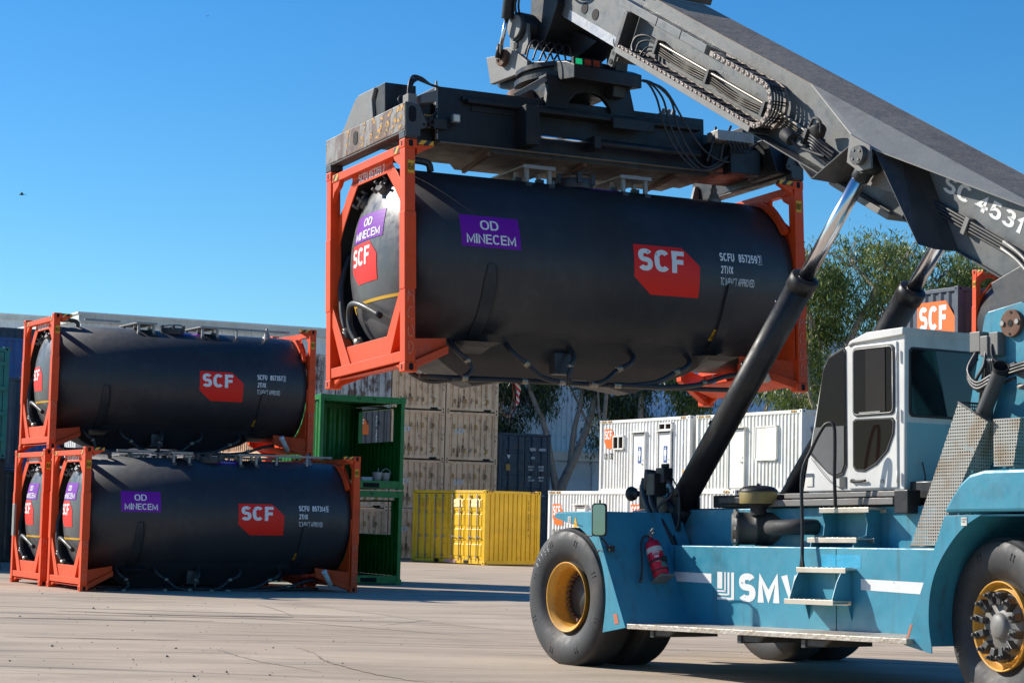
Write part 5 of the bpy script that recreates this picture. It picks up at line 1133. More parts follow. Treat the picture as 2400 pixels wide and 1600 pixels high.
b = MB(); b.box(3.26, 3.36, 1.318, 1.33, 2.0, 2.12); b.build('notice_label', 'midmetal', ca)
b = MB(); b.tube([(4.27, 1.55, 2.25), (4.33, 1.5, 2.22), (4.34, 1.52, 2.08), (4.30, 1.5, 2.0)], .008, 6); part(b, 'cab_cable', 'rubber', ca, bevel=0)
b = MB(); b.tube([(2.82, 1.31, 2.33), (3.12, 1.30, 2.08), (3.32, 1.31, 1.99)], .004, 5); part(b, 'wiper_cable', 'rubber', ca, bevel=0)

# --- air cleaner, pre-cleaner and bracket lamp
b = MB(); ac = Vector((1.98, 0, 1.575)); b.lathe((1.86, .98, 1.575), (.62, .78, 0), [(0, 0), (.0, .15), (.02, .175), (.05, .185), (.055, .195), (.08, .195), (.085, .18), (.26, .18), (.265, .19), (.29, .19), (.295, .18), (.50, .18), (.52, .19), (.56, .19), (.60, .15), (.61, 0)], 36); A_ = part(b, 'air_cleaner', paint('scuffed_cleaner_paint', (.07, .06, .05), .5, dirt=(.30, .24, .18), amt=.75, chip=1.2, bump=.004), bevel=0)
b = MB()
for k in range(8):
    a = k * math.pi / 4; q = Vector((1.89, 1.02, 1.575)) + Vector((.78, -.62, 0)) * .19 * math.cos(a) + Vector((0, 0, .19 * math.sin(a))); b.box(q.x - .02, q.x + .02, q.y - .02, q.y + .02, q.z - .018, q.z + .018)
b.build('clip', 'plategrey', A_)
b = MB(); b.tube([(2.28, 1.25, 1.58), (2.40, 1.10, 1.58), (2.60, 1.04, 1.58), (2.84, 1.12, 1.59), (2.90, 1.32, 1.59)], .085, 14); part(b, 'intake_elbow', 'rubber', bevel=0)
b = MB(); b.lathe((2.12, 1.15, 1.72), (0, 0, 1), [(0, .09), (.08, .09), (.10, .13), (.12, .185), (.13, .205)], 32); part(b, 'cleaner_neck', 'rubber', bevel=0)
b = MB(); b.lathe((2.12, 1.15, 1.845), (0, 0, 1), [(0, .205), (.01, .208), (.13, .212), (.135, .21)], 36); part(b, 'dust_bowl', paint('dusty_yellow_bowl', (.26, .19, .055), .5, dirt=(.09, .08, .05), amt=.6, bump=0), bevel=0)
b = MB(); b.lathe((2.12, 1.15, 1.975), (0, 0, 1), [(0, .218), (.01, .218), (.03, .205), (.055, .17), (.07, .10), (.075, 0)], 36); b.cyl((2.12, 1.15, 2.04), (2.12, 1.15, 2.075), .008, n=6); b.cyl((2.10, 1.15, 2.04), (2.095, 1.15, 2.065), .008, n=6); b.cyl((2.14, 1.15, 2.04), (2.145, 1.15, 2.065), .008, n=6); part(b, 'bowl_lid', 'darkmetal', bevel=0)
b = MB(); b.box(-.14, .05, 1.18, 1.20, 1.81, 2.10); b.box(-.14, -.12, 1.18, 1.50, 1.81, 2.10); b.box(.05, .065, 1.18, 1.48, 1.81, 2.09); part(b, 'lamp_bracket', 'darkmetal', bevel=.004)
b = MB(); b.lathe((-.41, 1.22, 2.0), (.9, .2, 0), [(0, 0), (.0, .06), (.02, .085), (.05, .09), (.09, .075), (.12, .04)], 20); b.cyl((-.30, 1.24, 2.0), (-.24, 1.25, 2.0), .05, .03, n=14); b.tube([(-.24, 1.25, 2.0), (-.1, 1.26, 1.98)], .015, 6); part(b, 'work_lamp', 'rubber', bevel=.004)
for t_ in (1.32, 2.80):
    b = MB(); P = [(.10, 1.80), (.62, 1.80), (.52, 1.88), (.42, 1.93), (.34, 2.05), (.27, 2.12), (.19, 2.12), (.13, 2.05), (.14, 1.97), (.19, 1.90)]; b.prism(P, 'y', t_, t_ + .03); E_ = part(b, 'lifting_eye', 'blue', bevel=.004)
    b = MB(); b.cyl((.235, t_ - .004, 2.03), (.235, t_ + .034, 2.03), .036, n=14); b.build('eye_hole', 'black', E_)

# --- lift cylinders
for t_, lb in ((1.27, 'near lift cylinder'), (2.87, 'far lift cylinder')):
    p0 = Vector((.50, t_, 1.80)); p2 = Vector((3.80, t_, 5.43)); d = (p2 - p0).normalized(); pm = p0 + d * ((2.78 - .5) / d.x)
    e = bpy.data.objects.new('lift_cylinder', None); COL.objects.link(e); e.parent = RS; e['label'] = lb
    b = MB(); b.cyl(p0, pm, .15, n=36); b.lathe(pm - d * .16, d, [(0, .15), (.0, .162), (.15, .162), (.16, .15), (.17, .10)], 36); b.cyl(p0 - d * .12, p0 + d * .12, .19, n=24); b.build('barrel', 'darkmetal', e, bevel=0)
    b = MB(); b.cyl(pm - d * .1, p2 - d * .12, .084, n=36); b.build('rod', 'chrome', e)
    b = MB(); b.cyl(p2 - d * .22, p2 - d * .06, .10, n=24); b.cyl(p2 - Vector((0, .09, 0)), p2 + Vector((0, .09, 0)), .14, n=24); b.build('rod_eye', 'darkmetal', e, bevel=.006)
    n_ = Vector((-d.z, 0, d.x)); b = MB(); st_ = p0 + d * .35 + n_ * .185; en = pm - d * .35 + n_ * .185; b.cyl(st_, en, .022, n=10); b.tube([en, en + d * .12, en + d * .16 - n_ * .05], .02, 8)
    for f in (.3, .62, .95): q = st_.lerp(en, f); b.cyl(q - d * .02, q + d * .02, .04, n=10)
    b.build('oil_pipe', 'darkmetal', e)
    b = MB(); b.box(.30, .72, t_ - .16, t_ - .12, 1.55, 1.95); b.box(.30, .72, t_ + .12, t_ + .16, 1.55, 1.95); b.cyl((.5, t_ - .2, 1.82), (.5, t_ + .2, 1.82), .07, n=18); b.build('foot_bracket', 'darkmetal', e, bevel=.006)
    if t_ < 2:
        b = MB(); b.box(.36, .52, t_ - .36, t_ - .18, 1.96, 2.22); b.cyl((.30, t_ - .28, 2.02), (.34, t_ - .28, 2.26), .07, n=12); b.box(.46, .62, t_ - .30, t_ - .16, 2.10, 2.28); b.cyl((.52, t_ - .2, 2.28), (.52, t_ - .2, 2.33), .05, n=10); b.build('valve_block', 'darkmetal', e, bevel=.01)
        b = MB(); b.tube([(.26, t_ - .30, 2.16), (.27, t_ - .33, 2.0), (.42, t_ - .33, 1.75), (.60, t_ - .30, 1.50), (.70, t_ - .25, 1.36)], .042, 9); b.tube([(.36, t_ - .30, 2.05), (.46, t_ - .34, 1.85), (.64, t_ - .30, 1.6), (.78, t_ - .25, 1.37)], .032, 9)
        b.tube([(.5, t_ - .26, 2.2), (.68, t_ - .24, 2.08), (.66, t_ - .22, 1.96), (.55, t_ - .3, 1.85), (.5, t_ - .32, 1.78)], .018, 7); b.tube([(.62, t_ - .2, 2.2), (.80, t_ - .22, 2.0), (.84, t_ - .24, 1.7), (.80, t_ - .26, 1.55)], .008, 6); b.build('hydraulic_hose', 'hose', e)

# --- boom
WN, WF = 1.62, 2.52
def bxs(b, q0, q1, t0, t1, d0, d1): b.hull8([(q0, t0, d0), (q1, t0, d0), (q1, t1, d0), (q0, t1, d0), (q0, t0, d1), (q1, t0, d1), (q1, t1, d1), (q0, t1, d1)])
b = MB(BX); bxs(b, -3.02, 7.3, WN, WF, .012, .79); BM = part(b, 'outer_boom', 'boom', bevel=.004)
b = MB(BX); bxs(b, -3.02, 7.3, WN - .012, WF + .012, 0, .012); part(b, 'boom_top_plate', 'boomtop', BM, bevel=.002)
b = MB(BX); bxs(b, -2.6, 1.5, 1.40, WN, .785, .80); bxs(b, 1.5, 7.3, WN - .07, WF + .07, .785, .80); part(b, 'boom_bottom_plate', 'midmetal', BM, bevel=.002)
# flared cover over the cylinder ears, each side
for sgn in (0, 1):
    T_ = (lambda t: t) if sgn == 0 else (lambda t: 4.14 - t)
    b = MB(BX); P = [(.545, T_(WN - .008), .0), (4.75, T_(WN - .008), -.004), (2.34, T_(1.19), .188), (2.03, T_(1.19), .196)]
    v = [b.V(p) for p in P]; v2 = [b.V((p[0], p[1], p[2] + .012)) for p in P]
    b.bm.faces.new(v); b.bm.faces.new(v2[::-1])
    for i in range(4): b.bm.faces.new([v[i], v2[i], v2[(i + 1) % 4], v[(i + 1) % 4]])
    part(b, 'cylinder_cover', 'boomtop' if sgn else paint('dusty_cover_paint', (.27, .26, .235), .6, dirt=(.15, .105, .07), amt=.7, chip=.8, bump=.006, streak=0), BM, bevel=0)
    b = MB(BX)
    def plate(P, th=.014, nrm=(1, 0, 0)):
        n_ = Vector(nrm) * th; v = [b.V(p) for p in P]; v2 = [b.V(Vector(p) + n_) for p in P]; k = len(P)
        b.bm.faces.new(v); b.bm.faces.new(v2[::-1])
        for i in range(k): b.bm.faces.new([v[i], v2[i], v2[(i + 1) % k], v[(i + 1) % k]])
    plate([(2.03, T_(1.19), .196), (1.56, T_(1.19), .81), (1.60, T_(1.50), .82), (1.66, T_(WN), .80), (2.0, T_(WN), .12)])            # front fin
    plate([(.80, T_(1.50), .79), (1.56, T_(1.19), .81), (1.60, T_(WN), .81), (.80, T_(WN), .79)], .012, (0, 0, 1))
    plate([(2.03, T_(1.19), .196), (1.56, T_(1.19), .81), (1.30, T_(1.30), .82), (1.25, T_(WN), .82), (1.0, T_(WN), .3), (1.5, T_(1.4), .15)][:0] or [(2.34, T_(1.19), .19), (3.42, T_(1.19), .825), (3.50, T_(1.36), .83), (3.58, T_(WN), .80), (2.6, T_(WN), .10), (2.5, T_(1.40), .14)])   # rear rib
    part(b, 'ear_rib', 'midmetal', BM, bevel=0)
    b = MB(BX); plate([(2.34, T_(1.195), .19), (3.42, T_(1.195), .825), (3.30, T_(1.55), .82), (3.75, T_(WN - .003), .78), (4.6, T_(WN - .003), .02), (3.2, T_(1.40), .09)][:0] or [(2.36, T_(1.19), .19), (3.42, T_(1.19), .825), (3.55, T_(1.58), .80), (2.62, T_(1.58), .16)], .01, (0, 1 if sgn == 0 else -1, 0)); part(b, 'ear_side', 'midmetal', BM, bevel=0)
    b = MB(BX); plate([(1.95, T_(1.40), .12), (2.40, T_(1.40), .12), (2.62, T_(1.40), .55), (2.2, T_(1.40), .62), (2.0, T_(1.40), .4)], .03, (0, 1, 0)); plate([(1.98, T_(1.13), .16), (2.33, T_(1.13), .16), (2.46, T_(1.13), .36), (2.3, T_(1.13), .46), (2.08, T_(1.13), .44)], .03, (0, 1, 0)); part(b, 'pin_plate', 'plategrey', BM, bevel=0)
    b = MB(BX); b.cyl((2.255, T_(1.06), .30), (2.255, T_(1.5), .30), .105, n=28); pn = part(b, 'pivot_pin', 'midmetal', BM, bevel=.005)
    b = MB(BX)
    for k in range(4):
        a = k * math.pi / 2 + .5; q = Vector((2.255 + .065 * math.cos(a), T_(1.062), .30 + .065 * math.sin(a))); b.cyl(q, q + Vector((0, (-.012 if sgn == 0 else .012), 0)), .014, n=8)
    b.build('bolt', 'plategrey', pn)
# under-boom flange continuing behind the ear
b = MB(BX); bxs(b, 1.5, 2.56, 1.5, 2.6, .80, .87); part(b, 'wear_plate', 'plategrey', BM, bevel=.006)
# collar at the front end
b = MB(BX)
for (t0, t1) in ((1.42, WN), (WF, 2.72)): bxs(b, -3.10, -3.02, t0, t1, .28, .86)
bxs(b, -3.10, -3.02, 1.50, 2.64, -.10, .0); bxs(b, -3.10, -3.02, 1.50, 2.64, .79, .93); bxs(b, -3.12, -3.0, 1.42, 1.46, .80, 1.0); part(b, 'boom_collar', 'midmetal', BM, bevel=.006)
b = MB(BX); b.cyl((-3.06, 1.41, .94), (-3.06, 1.415, .94), .035, n=14); b.build('collar_hole', 'black', BM)
# cover strip above the chain tray
b = MB(BX)
for (q0, q1) in ((-3.35, -2.455), (-2.44, -1.905), (-1.89, -1.33)): bxs(b, q0, q1, 1.48, WN - .002, .165, .27)
part(b, 'trunking', 'boom', BM, bevel=.004)
b = MB(BX); b.hull8([(-1.32, 1.48, .165), (-1.02, 1.60, .165), (-1.02, WN, .165), (-1.32, WN, .165), (-1.32, 1.48, .27), (-1.24, 1.60, .27), (-1.24, WN, .27), (-1.32, WN, .27)]); part(b, 'trunking_end', 'boom', BM, bevel=.003)
# cable chain
CH = []
for i in range(int(2.95 / .1) + 1): CH.append((-2.85 + i * .1, .695))
for i in range(1, 8): a = math.pi / 2 - i * math.pi / 8; CH.append((.08 + .25 * math.cos(a), .442 + .253 * math.sin(a)))
for i in range(12): CH.append((.08 - i * .1, .19))
b = MB(BX); br = MB(BX)
for i in range(len(CH) - 1):
    (qa, da), (qb, db) = CH[i], CH[i + 1]; v = Vector((qb - qa, 0, db - da)).normalized(); nn = Vector((-v.z, 0, v.x)) * .030
    for t0 in (1.33, 1.57):
        A = Vector((qa, t0, da)) - v * .01; B = Vector((qb, t0, db)) + v * .01; tt = Vector((0, .016, 0))
        b.hull8([A - nn, B - nn, B - nn + tt, A - nn + tt, A + nn, B + nn, B + nn + tt, A + nn + tt])
        if t0 < 1.4: b.lathe((qa, t0 - .006, da), (0, 1, 0), [(0, .030), (.007, .034), (.007, .034)], 12); b.lathe((qa, t0 - .009, da), (0, 1, 0), [(.003, .020), (.0, .016), (.0, .004)], 10)
    if i % 2 == 0: br.cyl((qa, 1.34, da - .018), (qa, 1.58, da - .018), .009, n=6); br.cyl((qa, 1.34, da + .018), (qa, 1.58, da + .018), .009, n=6)
part(b, 'cable_chain', paint('greasy_chain_steel', (.24, .20, .175), .5, metal=.3, dirt=(.08, .055, .04), amt=.8, bump=.003), BM, bevel=0); part(br, 'chain_crossbar', 'darkmetal', BM, bevel=0)
b = MB(BX); bxs(b, -2.88, .14, 1.30, 1.308, .70, .77); bxs(b, -2.88, .14, 1.308, WN, .765, .775); b.tube([(-2.88, 1.32, .735), (-2.96, 1.32, .70), (-3.0, 1.32, .64)], .01, 5); part(b, 'chain_tray', 'plategrey', BM, bevel=.002)
b = MB(BX)
for k in range(4):
    t_ = 1.40 + k * .045; b.tube([(-2.8, t_, .69), (-1.5, t_, .69), (.02, t_, .69), (.20, t_, .62), (.29, t_, .45), (.22, t_, .26), (.04, t_, .19), (-.5, t_, .19), (-1.1, t_, .19)], .016, 6)
part(b, 'chain_hose', 'hose', BM, bevel=0)
# hydraulic pipes on the boom side
b = MB(BX)
b2 = MB(BX)
for k, (d0, r_, mt) in enumerate(((.455, .022, 0), (.495, .010, 0), (.52, .009, 0), (.55, .010, 0), (.575, .009, 0))):
    (b2 if k else b).tube([(-2.36, 1.54, d0), (-1.8, 1.54, d0 + (.022 if k else 0)), (-1.2, 1.54, d0), (-.6, 1.54, d0 + (.03 if k else 0)), (.02, 1.54, d0), (.6, 1.55, d0 + .02), (1.25, 1.56, d0 + .08)], r_, 8)
part(b2, 'boom_hose', paint('brown_stained_hose', (.07, .05, .032), .6, dirt=(.2, .14, .08), amt=.5, streak=0, bump=0), BM, bevel=0)
part(b, 'steel_pipe', paint('oily_steel_pipe', (.22, .19, .16), .32, metal=.6, dirt=(.15, .11, .07), amt=.5, bump=0), BM, bevel=0)
b = MB(BX)
b.tube([(-2.36, 1.54, .455), (-2.55, 1.5, .43), (-2.72, 1.46, .50), (-2.74, 1.44, .62), (-2.66, 1.42, .68)], .020, 8); b.tube([(-2.36, 1.53, .49), (-2.52, 1.5, .48), (-2.64, 1.46, .56), (-2.62, 1.44, .68)], .014, 8); b.tube([(-2.36, 1.54, .535), (-2.5, 1.5, .56), (-2.52, 1.44, .68)], .012, 8); b.tube([(-2.36, 1.54, .575), (-2.46, 1.5, .60), (-2.45, 1.44, .69)], .012, 8)
part(b, 'boom_hose', 'hose', BM, bevel=0)
for q in (-2.36, -1.19, .0, .85):
    b = MB(BX); bxs(b, q - .025, q + .025, 1.50, WN, .42 + .03 * (q > .5), .60 + .03 * (q > .5)); part(b, 'pipe_clamp', 'midmetal', BM, bevel=.004)
b = MB(BX); b.cyl((.62, 1.42, .60), (.78, 1.42, .62), .075, n=18); b.tube([(.78, 1.42, .62), (.9, 1.45, .66), (1.3, 1.5, .62)], .02, 6)
part(b, 'boom_lamp', 'rubber', BM, bevel=.004)
b = MB(BX); b.lathe((1.12, 1.44, .40), (.3, -.6, .6), [(-.08, .0), (-.08, .07), (0, .095), (.02, .09), (.03, 0)], 20); b.tube([(1.02, 1.40, .38), (1.06, 1.38, .27), (1.18, 1.38, .27), (1.22, 1.40, .38)], .016, 6)
part(b, 'boom_lamp', 'rubber', BM, bevel=0)
b = MB(BX)
for k in range(5): b.tube([(.9, 1.54, .50 + k * .035), (1.05, 1.50, .50 + k * .03), (1.2, 1.53, .53 + k * .035), (1.38, 1.56, .55 + k * .04)], .015, 6)
for k in range(4):
    b.tube([(2.9, 1.57, .46 + k * .03), (3.6, 1.56, .455 + k * .032), (4.35, 1.56, .46 + k * .03), (4.65, 1.52, .50 + k * .035), (5.0, 1.50, .56 + k * .05), (5.5, 1.5, .60 + k * .06)], .019 - .002 * k, 7)
part(b, 'boom_hose', 'hose', BM, bevel=0)
b = MB(BX)
for k in range(2): b.tube([(4.2, 1.53, .45 + k * .07), (4.5, 1.50, .47 + k * .07), (4.85, 1.47, .56 + k * .07), (5.3, 1.46, .66 + k * .07), (5.7, 1.46, .74 + k * .07)], .02, 8)
part(b, 'steel_pipe', 'galv', BM, bevel=0)
for q in (3.62, 4.55):
    b = MB(BX); bxs(b, q - .03, q + .03, 1.53, WN, .42, .60); part(b, 'pipe_clamp', 'plategrey', BM, bevel=.004)
b = MB(BX); bxs(b, 4.75, 5.4, 1.56, WN + .05, .70, 1.05); bxs(b, 4.70, 5.45, 1.50, WN, .93, .98); part(b, 'boom_root_bracket', 'rawwhite', BM, bevel=.01)
decal2d([('t', 'SC', 3.06, -.325, .40, .17, .025), ('t', '4531', 3.56, -.325, .72, .17, .025), ('t', 'TA', 4.42, -.325, .40, .17, .025)], lambda a, z: BX((a, WN - .003, -z)), 'lettering', 'whiteworn', BM)
b = MB(); b.prism([(5.3, 4.0), (5.9, 4.2), (6.1, 3.55), (5.7, 3.38), (5.5, 3.42)], 'y', 1.5, 2.64); part(b, 'boom_root', 'midmetal', BM, bevel=.01)

# inner boom
b = MB(BX); bxs(b, -5.0, -3.0, 1.72, 2.42, .13, .84); IB = part(b, 'inner_boom', 'boom', bevel=.006)
b = MB(BX); bxs(b, -4.75, -3.1, 1.716, 1.72, .72, .84); bxs(b, -4.85, -3.1, 1.715, 1.95, .84, .846); b.build('grease_strip', paint('white_grease', (.44, .45, .48), .35, dirt=(.07, .065, .06), amt=1.2, sc_=6, streak=0, bump=.02), IB)
b = MB(BX); 
for q in (-4.42, -4.14): b.cyl((q, 1.712, .60), (q, 1.722, .60), .075, n=18)
b.build('service_hole', 'black', IB)
b = MB(BX)
for k in range(3): b.tube([(-5.0, 1.66, .40 + .05 * k), (-4.75, 1.62, .44 + .05 * k), (-4.5, 1.62, .36 + .04 * k), (-4.35, 1.66, .26)], .016, 7)
part(b, 'boom_hose', 'hose', IB, bevel=0)
# head
b = MB(); b.prism([(-2.64, 8.80), (-2.63, 8.6), (-2.82, 8.29), (-3.03, 8.03), (-3.22, 8.12), (-3.30, 8.45), (-3.25, 9.2), (-2.7, 9.4)], 'y', 1.60, 2.54); part(b, 'boom_head', 'darkmetal', bevel=.008)
b = MB(); b.prism([(-3.55, 8.70), (-3.74, 8.52), (-3.95, 8.31), (-2.74, 7.93), (-2.27, 8.07)], 'y', 2.0, 2.42); part(b, 'head_belly', 'darkmetal', bevel=.008)  # dark colour stands in for the shade under the inner boom
b = MB(); b.prism([(-2.40, 8.0), (-2.15, 8.0), (-2.25, 7.35), (-2.40, 7.35)], 'y', 2.25, 2.45); part(b, 'head_leg', 'darkmetal', bevel=.008)
for t_ in (1.42, 2.56):
    b = MB(); P = [(-3.52, 8.09), (-3.16, 7.98), (-3.06, 8.12), (-3.10, 8.40), (-3.17, 8.53), (-3.26, 8.59), (-3.38, 8.55), (-3.48, 8.44), (-3.53, 8.30)]; b.prism(P, 'y', t_, t_ + .05); part(b, 'head_link', 'plategrey', bevel=.006)
    b = MB(); b.box(-3.42, -3.30, t_ - .003, t_ + .053, 8.10, 8.20); b.build('link_slot', MT['black'], RS)
b = MB(); b.cyl((-3.30, 1.38, 8.39), (-3.30, 2.66, 8.39), .20, n=32); part(b, 'head_pin', 'darkmetal', bevel=.004)
b = MB(); b.cyl((-3.31, 1.345, 8.39), (-3.31, 1.385, 8.39), .165, n=32); part(b, 'pin_cap', 'plategrey', bevel=.006)
for t_ in (1.40, 2.62):
    b = MB(); P = [(-4.10, 8.12), (-3.98, 7.72), (-3.05, 7.74), (-3.05, 7.87), (-3.45, 8.13), (-3.60, 8.17), (-3.85, 8.10)]; b.prism(P, 'y', t_, t_ + .08); part(b, 'rotator_bracket', 'plategrey', bevel=.008)
b = MB(); b.prism([(-4.0, 7.71), (-3.9, 7.9), (-3.05, 7.88), (-2.3, 7.74), (-2.1, 7.66), (-2.1, 7.48), (-3.05, 7.56), (-3.9, 7.66)], 'y', 1.52, 2.62); part(b, 'rotator_frame', 'darkmetal', bevel=.01)
b = MB(); b.cyl((-3.62, 1.33, 8.02), (-3.62, 1.40, 8.02), .12, n=28); pn = part(b, 'pivot_pin', 'rust', bevel=.006)
b = MB(); b.cyl((-3.62, 1.32, 8.02), (-3.62, 1.335, 8.02), .035, n=10); b.cyl((-3.68, 1.315, 7.99), (-3.68, 1.335, 7.99), .02, n=8); b.build('bolt', 'black', pn)
b = MB(); b.cyl((-3.37, 1.28, 8.50), (-3.22, 1.28, 9.4), .085, n=20); dmp = part(b, 'damper_cylinder', 'darkmetal', bevel=.004)
b = MB(); b.cyl((-3.57, 1.28, 8.05), (-3.37, 1.28, 8.55), .032, n=14); b.build('rod', 'chrome', dmp)
b = MB(); b.cyl((-3.60, 1.28, 8.0), (-3.54, 1.28, 8.18), .045, n=12); b.tube([(-3.1, 1.35, 8.9), (-3.2, 1.3, 8.7), (-3.22, 1.32, 8.55)], .016, 6); b.tube([(-3.02, 1.35, 9.0), (-3.12, 1.3, 8.7), (-3.2, 1.36, 8.55)], .016, 6); b.build('damper_end', 'darkmetal', dmp)

# --- spreader (local frame of the held container: x along it, y across, z up)
def kb(b, *r): b.box(*r); return b
sp = MB(KX)
b = MB(KX); b.box(.80, 4.92, .72, 1.72, 3.07, 3.80); b.box(1.2, 4.8, .60, .72, 3.60, 3.66); SP = part(b, 'spreader_beam', 'darkmetal', bevel=.012)
b = MB(KX); b.box(.82, 5.2, .66, 1.78, 3.045, 3.07); b.hull8([(1.6, .62, 2.98), (4.9, .62, 2.98), (4.9, 1.8, 2.98), (1.6, 1.8, 2.98), (1.5, .70, 3.045), (5.0, .70, 3.045), (5.0, 1.75, 3.045), (1.5, 1.75, 3.045)]); part(b, 'beam_underside', 'underbeam', SP, bevel=.004)
b = MB(KX)
for u_ in (1.5, 2.95, 4.4): b.hull8([(u_, .66, 2.94), (u_ + .05, .66, 2.94), (u_ + .25, 1.78, 2.94), (u_ + .2, 1.78, 2.94), (u_, .66, 3.0), (u_ + .05, .66, 3.0), (u_ + .25, 1.78, 3.0), (u_ + .2, 1.78, 3.0)])
b.build('underside_rib', 'rust', SP)
b = MB(KX); b.box(.1, .82, .85, 1.6, 3.10, 3.62); b.box(4.9, 5.95, .85, 1.6, 3.10, 3.62); part(b, 'sliding_beam', 'darkmetal', SP, bevel=.01)
b = MB(KX); b.box(.79, .81, .70, .75, 3.10, 3.84); b.box(.775, .80, .69, .71, 3.3, 3.86); part(b, 'beam_edge_plate', 'galv', SP, bevel=.003)
b = MB(KX); b.box(1.3, 2.0, .70, .72, 3.52, 3.60); b.box(1.15, 4.6, .66, .72, 3.64, 3.70); part(b, 'side_rail', 'darkmetal', SP, bevel=.008)
# end beams
for u0, sg, mt_ in ((.0, 1, 'rustpaint'), (6.058, -1, 'darkmetal')):
    U = lambda a: u0 + sg * a
    b = MB(KX); b.box(*sorted((U(0), U(.20))), -.01, 2.448, 3.00, 3.345); EB = part(b, 'end_beam', mt_, SP, bevel=.012)
    b = MB(KX); b.box(*sorted((U(.01), U(.19))), .01, 2.43, 2.975, 3.0)
    for vv in (.0, 2.275): b.box(*sorted((U(.0), U(.18))), vv, vv + .165, 2.90, 3.0)
    b.build('twistlock_housing', 'midmetal', EB, bevel=.008)
    b = MB(KX); P = [(2.03, 3.345), (1.90, 3.40), (1.55, 3.70), (1.42, 3.745), (.93, 3.74), (1.02, 3.60), (.98, 3.35)]; b.prism(P, 'x', *sorted((U(.02), U(.12)))); b.build('saddle_plate', 'plategrey', EB, bevel=.01)
    b = MB(KX); b.box(*sorted((U(.06), U(.5))), .70, 1.0, 3.35, 3.76); b.box(*sorted((U(.2), U(.75))), .78, 1.7, 3.3, 3.62); part(b, 'end_block', 'darkmetal', EB, bevel=.01)
    b = MB(KX); P = [(U(.01), 3.35), (U(.20), 3.33), (U(.30), 3.09), (U(.28), 3.04), (U(.21), 3.02), (U(.21), 2.93), (U(.01), 2.91)]; b.prism(P, 'y', -.02, .0); b.build('side_plate', 'midmetal', EB, bevel=.004)
    b = MB(KX); b.prism([(U(.10) + .052 * math.cos(t), 3.20 + (.05 if math.sin(t) > 0 else -.05) + .052 * math.sin(t)) for t in [(k + .5) * math.pi / 8 for k in range(16)]], 'y', -.024, -.018); b.cyl((U(.26), -.024, 3.08), (U(.26), -.018, 3.08), .018, n=10); b.build('plate_hole', 'black', EB)
    if sg == 1:
        b = MB(KX); b.prism([(1.47 + .07 * math.cos(t), 3.185 + (.035 if math.sin(t) > 0 else -.035) + .055 * math.sin(t)) for t in [(k + .5) * math.pi / 8 for k in range(16)]], 'x', -.006, .0); b.build('beam_hole', 'black', EB)
        rn = random.Random(4)
        for vq, lean in ((.12, .1), (.30, .16), (.52, .18), (.74, .17), (1.0, .15), (1.25, .12), (1.75, .1)):
            L_ = []
            for k in range(7):
                z0 = 3.03 + k * .043; 
                if rn.random() < .18: continue
                a = vq + lean * (k / 7) * -1 + rn.uniform(-.02, .02); w_ = rn.uniform(.05, .12) if vq < 1.4 else rn.uniform(.02, .05); L_.append([(a, z0), (a + w_, z0 + rn.uniform(-.02, .02)), (a + w_ - .01, z0 + .045), (a - .012, z0 + .05)])
            if L_: decal2d([('p', p) for p in L_], lambda a, z: KX(Vector((-.003, a, z))), 'worn_stripe', 'chipyellow', EB)
# right end: lugs and far ear
b = MB(KX); b.box(4.9, 5.9, .50, .86, 3.10, 3.44); b.box(5.1, 5.6, .35, .55, 3.0, 3.35); b.hull8([(5.7, .1, 3.0), (6.0, .1, 3.0), (6.0, .8, 3.0), (5.7, .8, 3.0), (5.6, .2, 3.5), (5.95, .2, 3.4), (5.95, .8, 3.5), (5.6, .8, 3.5)]); part(b, 'end_housing', 'darkmetal', SP, bevel=.012)
b = MB(KX); b.prism([(5.70, 3.00), (5.83, 3.32), (6.10, 3.40), (6.55, 3.24), (6.4, 2.99)][:0] or [(1.6, 3.0), (2.45, 3.0), (2.40, 3.30), (2.15, 3.42), (1.9, 3.3)], 'x', 5.86, 5.92); b.prism([(5.68, 2.80), (5.80, 3.22), (6.05, 3.22), (6.06, 2.95), (5.75, 2.72)], 'y', 2.28, 2.34); part(b, 'guide_plate', 'plategrey', SP, bevel=.006)
b = MB(KX); b.box(4.85, 5.45, .28, .55, 3.42, 3.56); part(b, 'valve_cover', 'galv', SP, bevel=.008)
b = MB(KX)
for k in range(3): b.cyl((4.35 + k * .08, .9, 3.80), (4.38 + k * .08, .88, 3.92), .03, n=10)
b.box(4.28, 4.6, .85, 1.0, 3.79, 3.85); b.build('valve_group', 'plategrey', SP, bevel=.004)
# lamps
for u_, v_, z_ in ((1.02, .58, 3.37),):
    b = MB(KX); P = [(a, z) for a, z in rrect(u_ - .055, u_ + .055, z_ - .055, z_ + .055, .02)]; b.prism(P, 'y', v_, v_ + .06); lp = part(b, 'work_lamp', 'galv', SP, bevel=.006)
    b = MB(KX); b.prism(rrect(u_ - .04, u_ + .04, z_ - .04, z_ + .04, .012), 'y', v_ - .004, v_ + .0); b.build('lens', 'lens', lp)
    b = MB(KX); b.tube([(u_, v_ + .04, z_ - .05), (u_, v_ + .1, z_ - .10), (u_ - .1, v_ + .14, z_ - .13)], .014, 6); b.box(u_ - .3, u_ - .12, v_ + .05, v_ + .14, z_ - .15, z_ - .03); b.build('lamp_arm', 'rubber', lp)
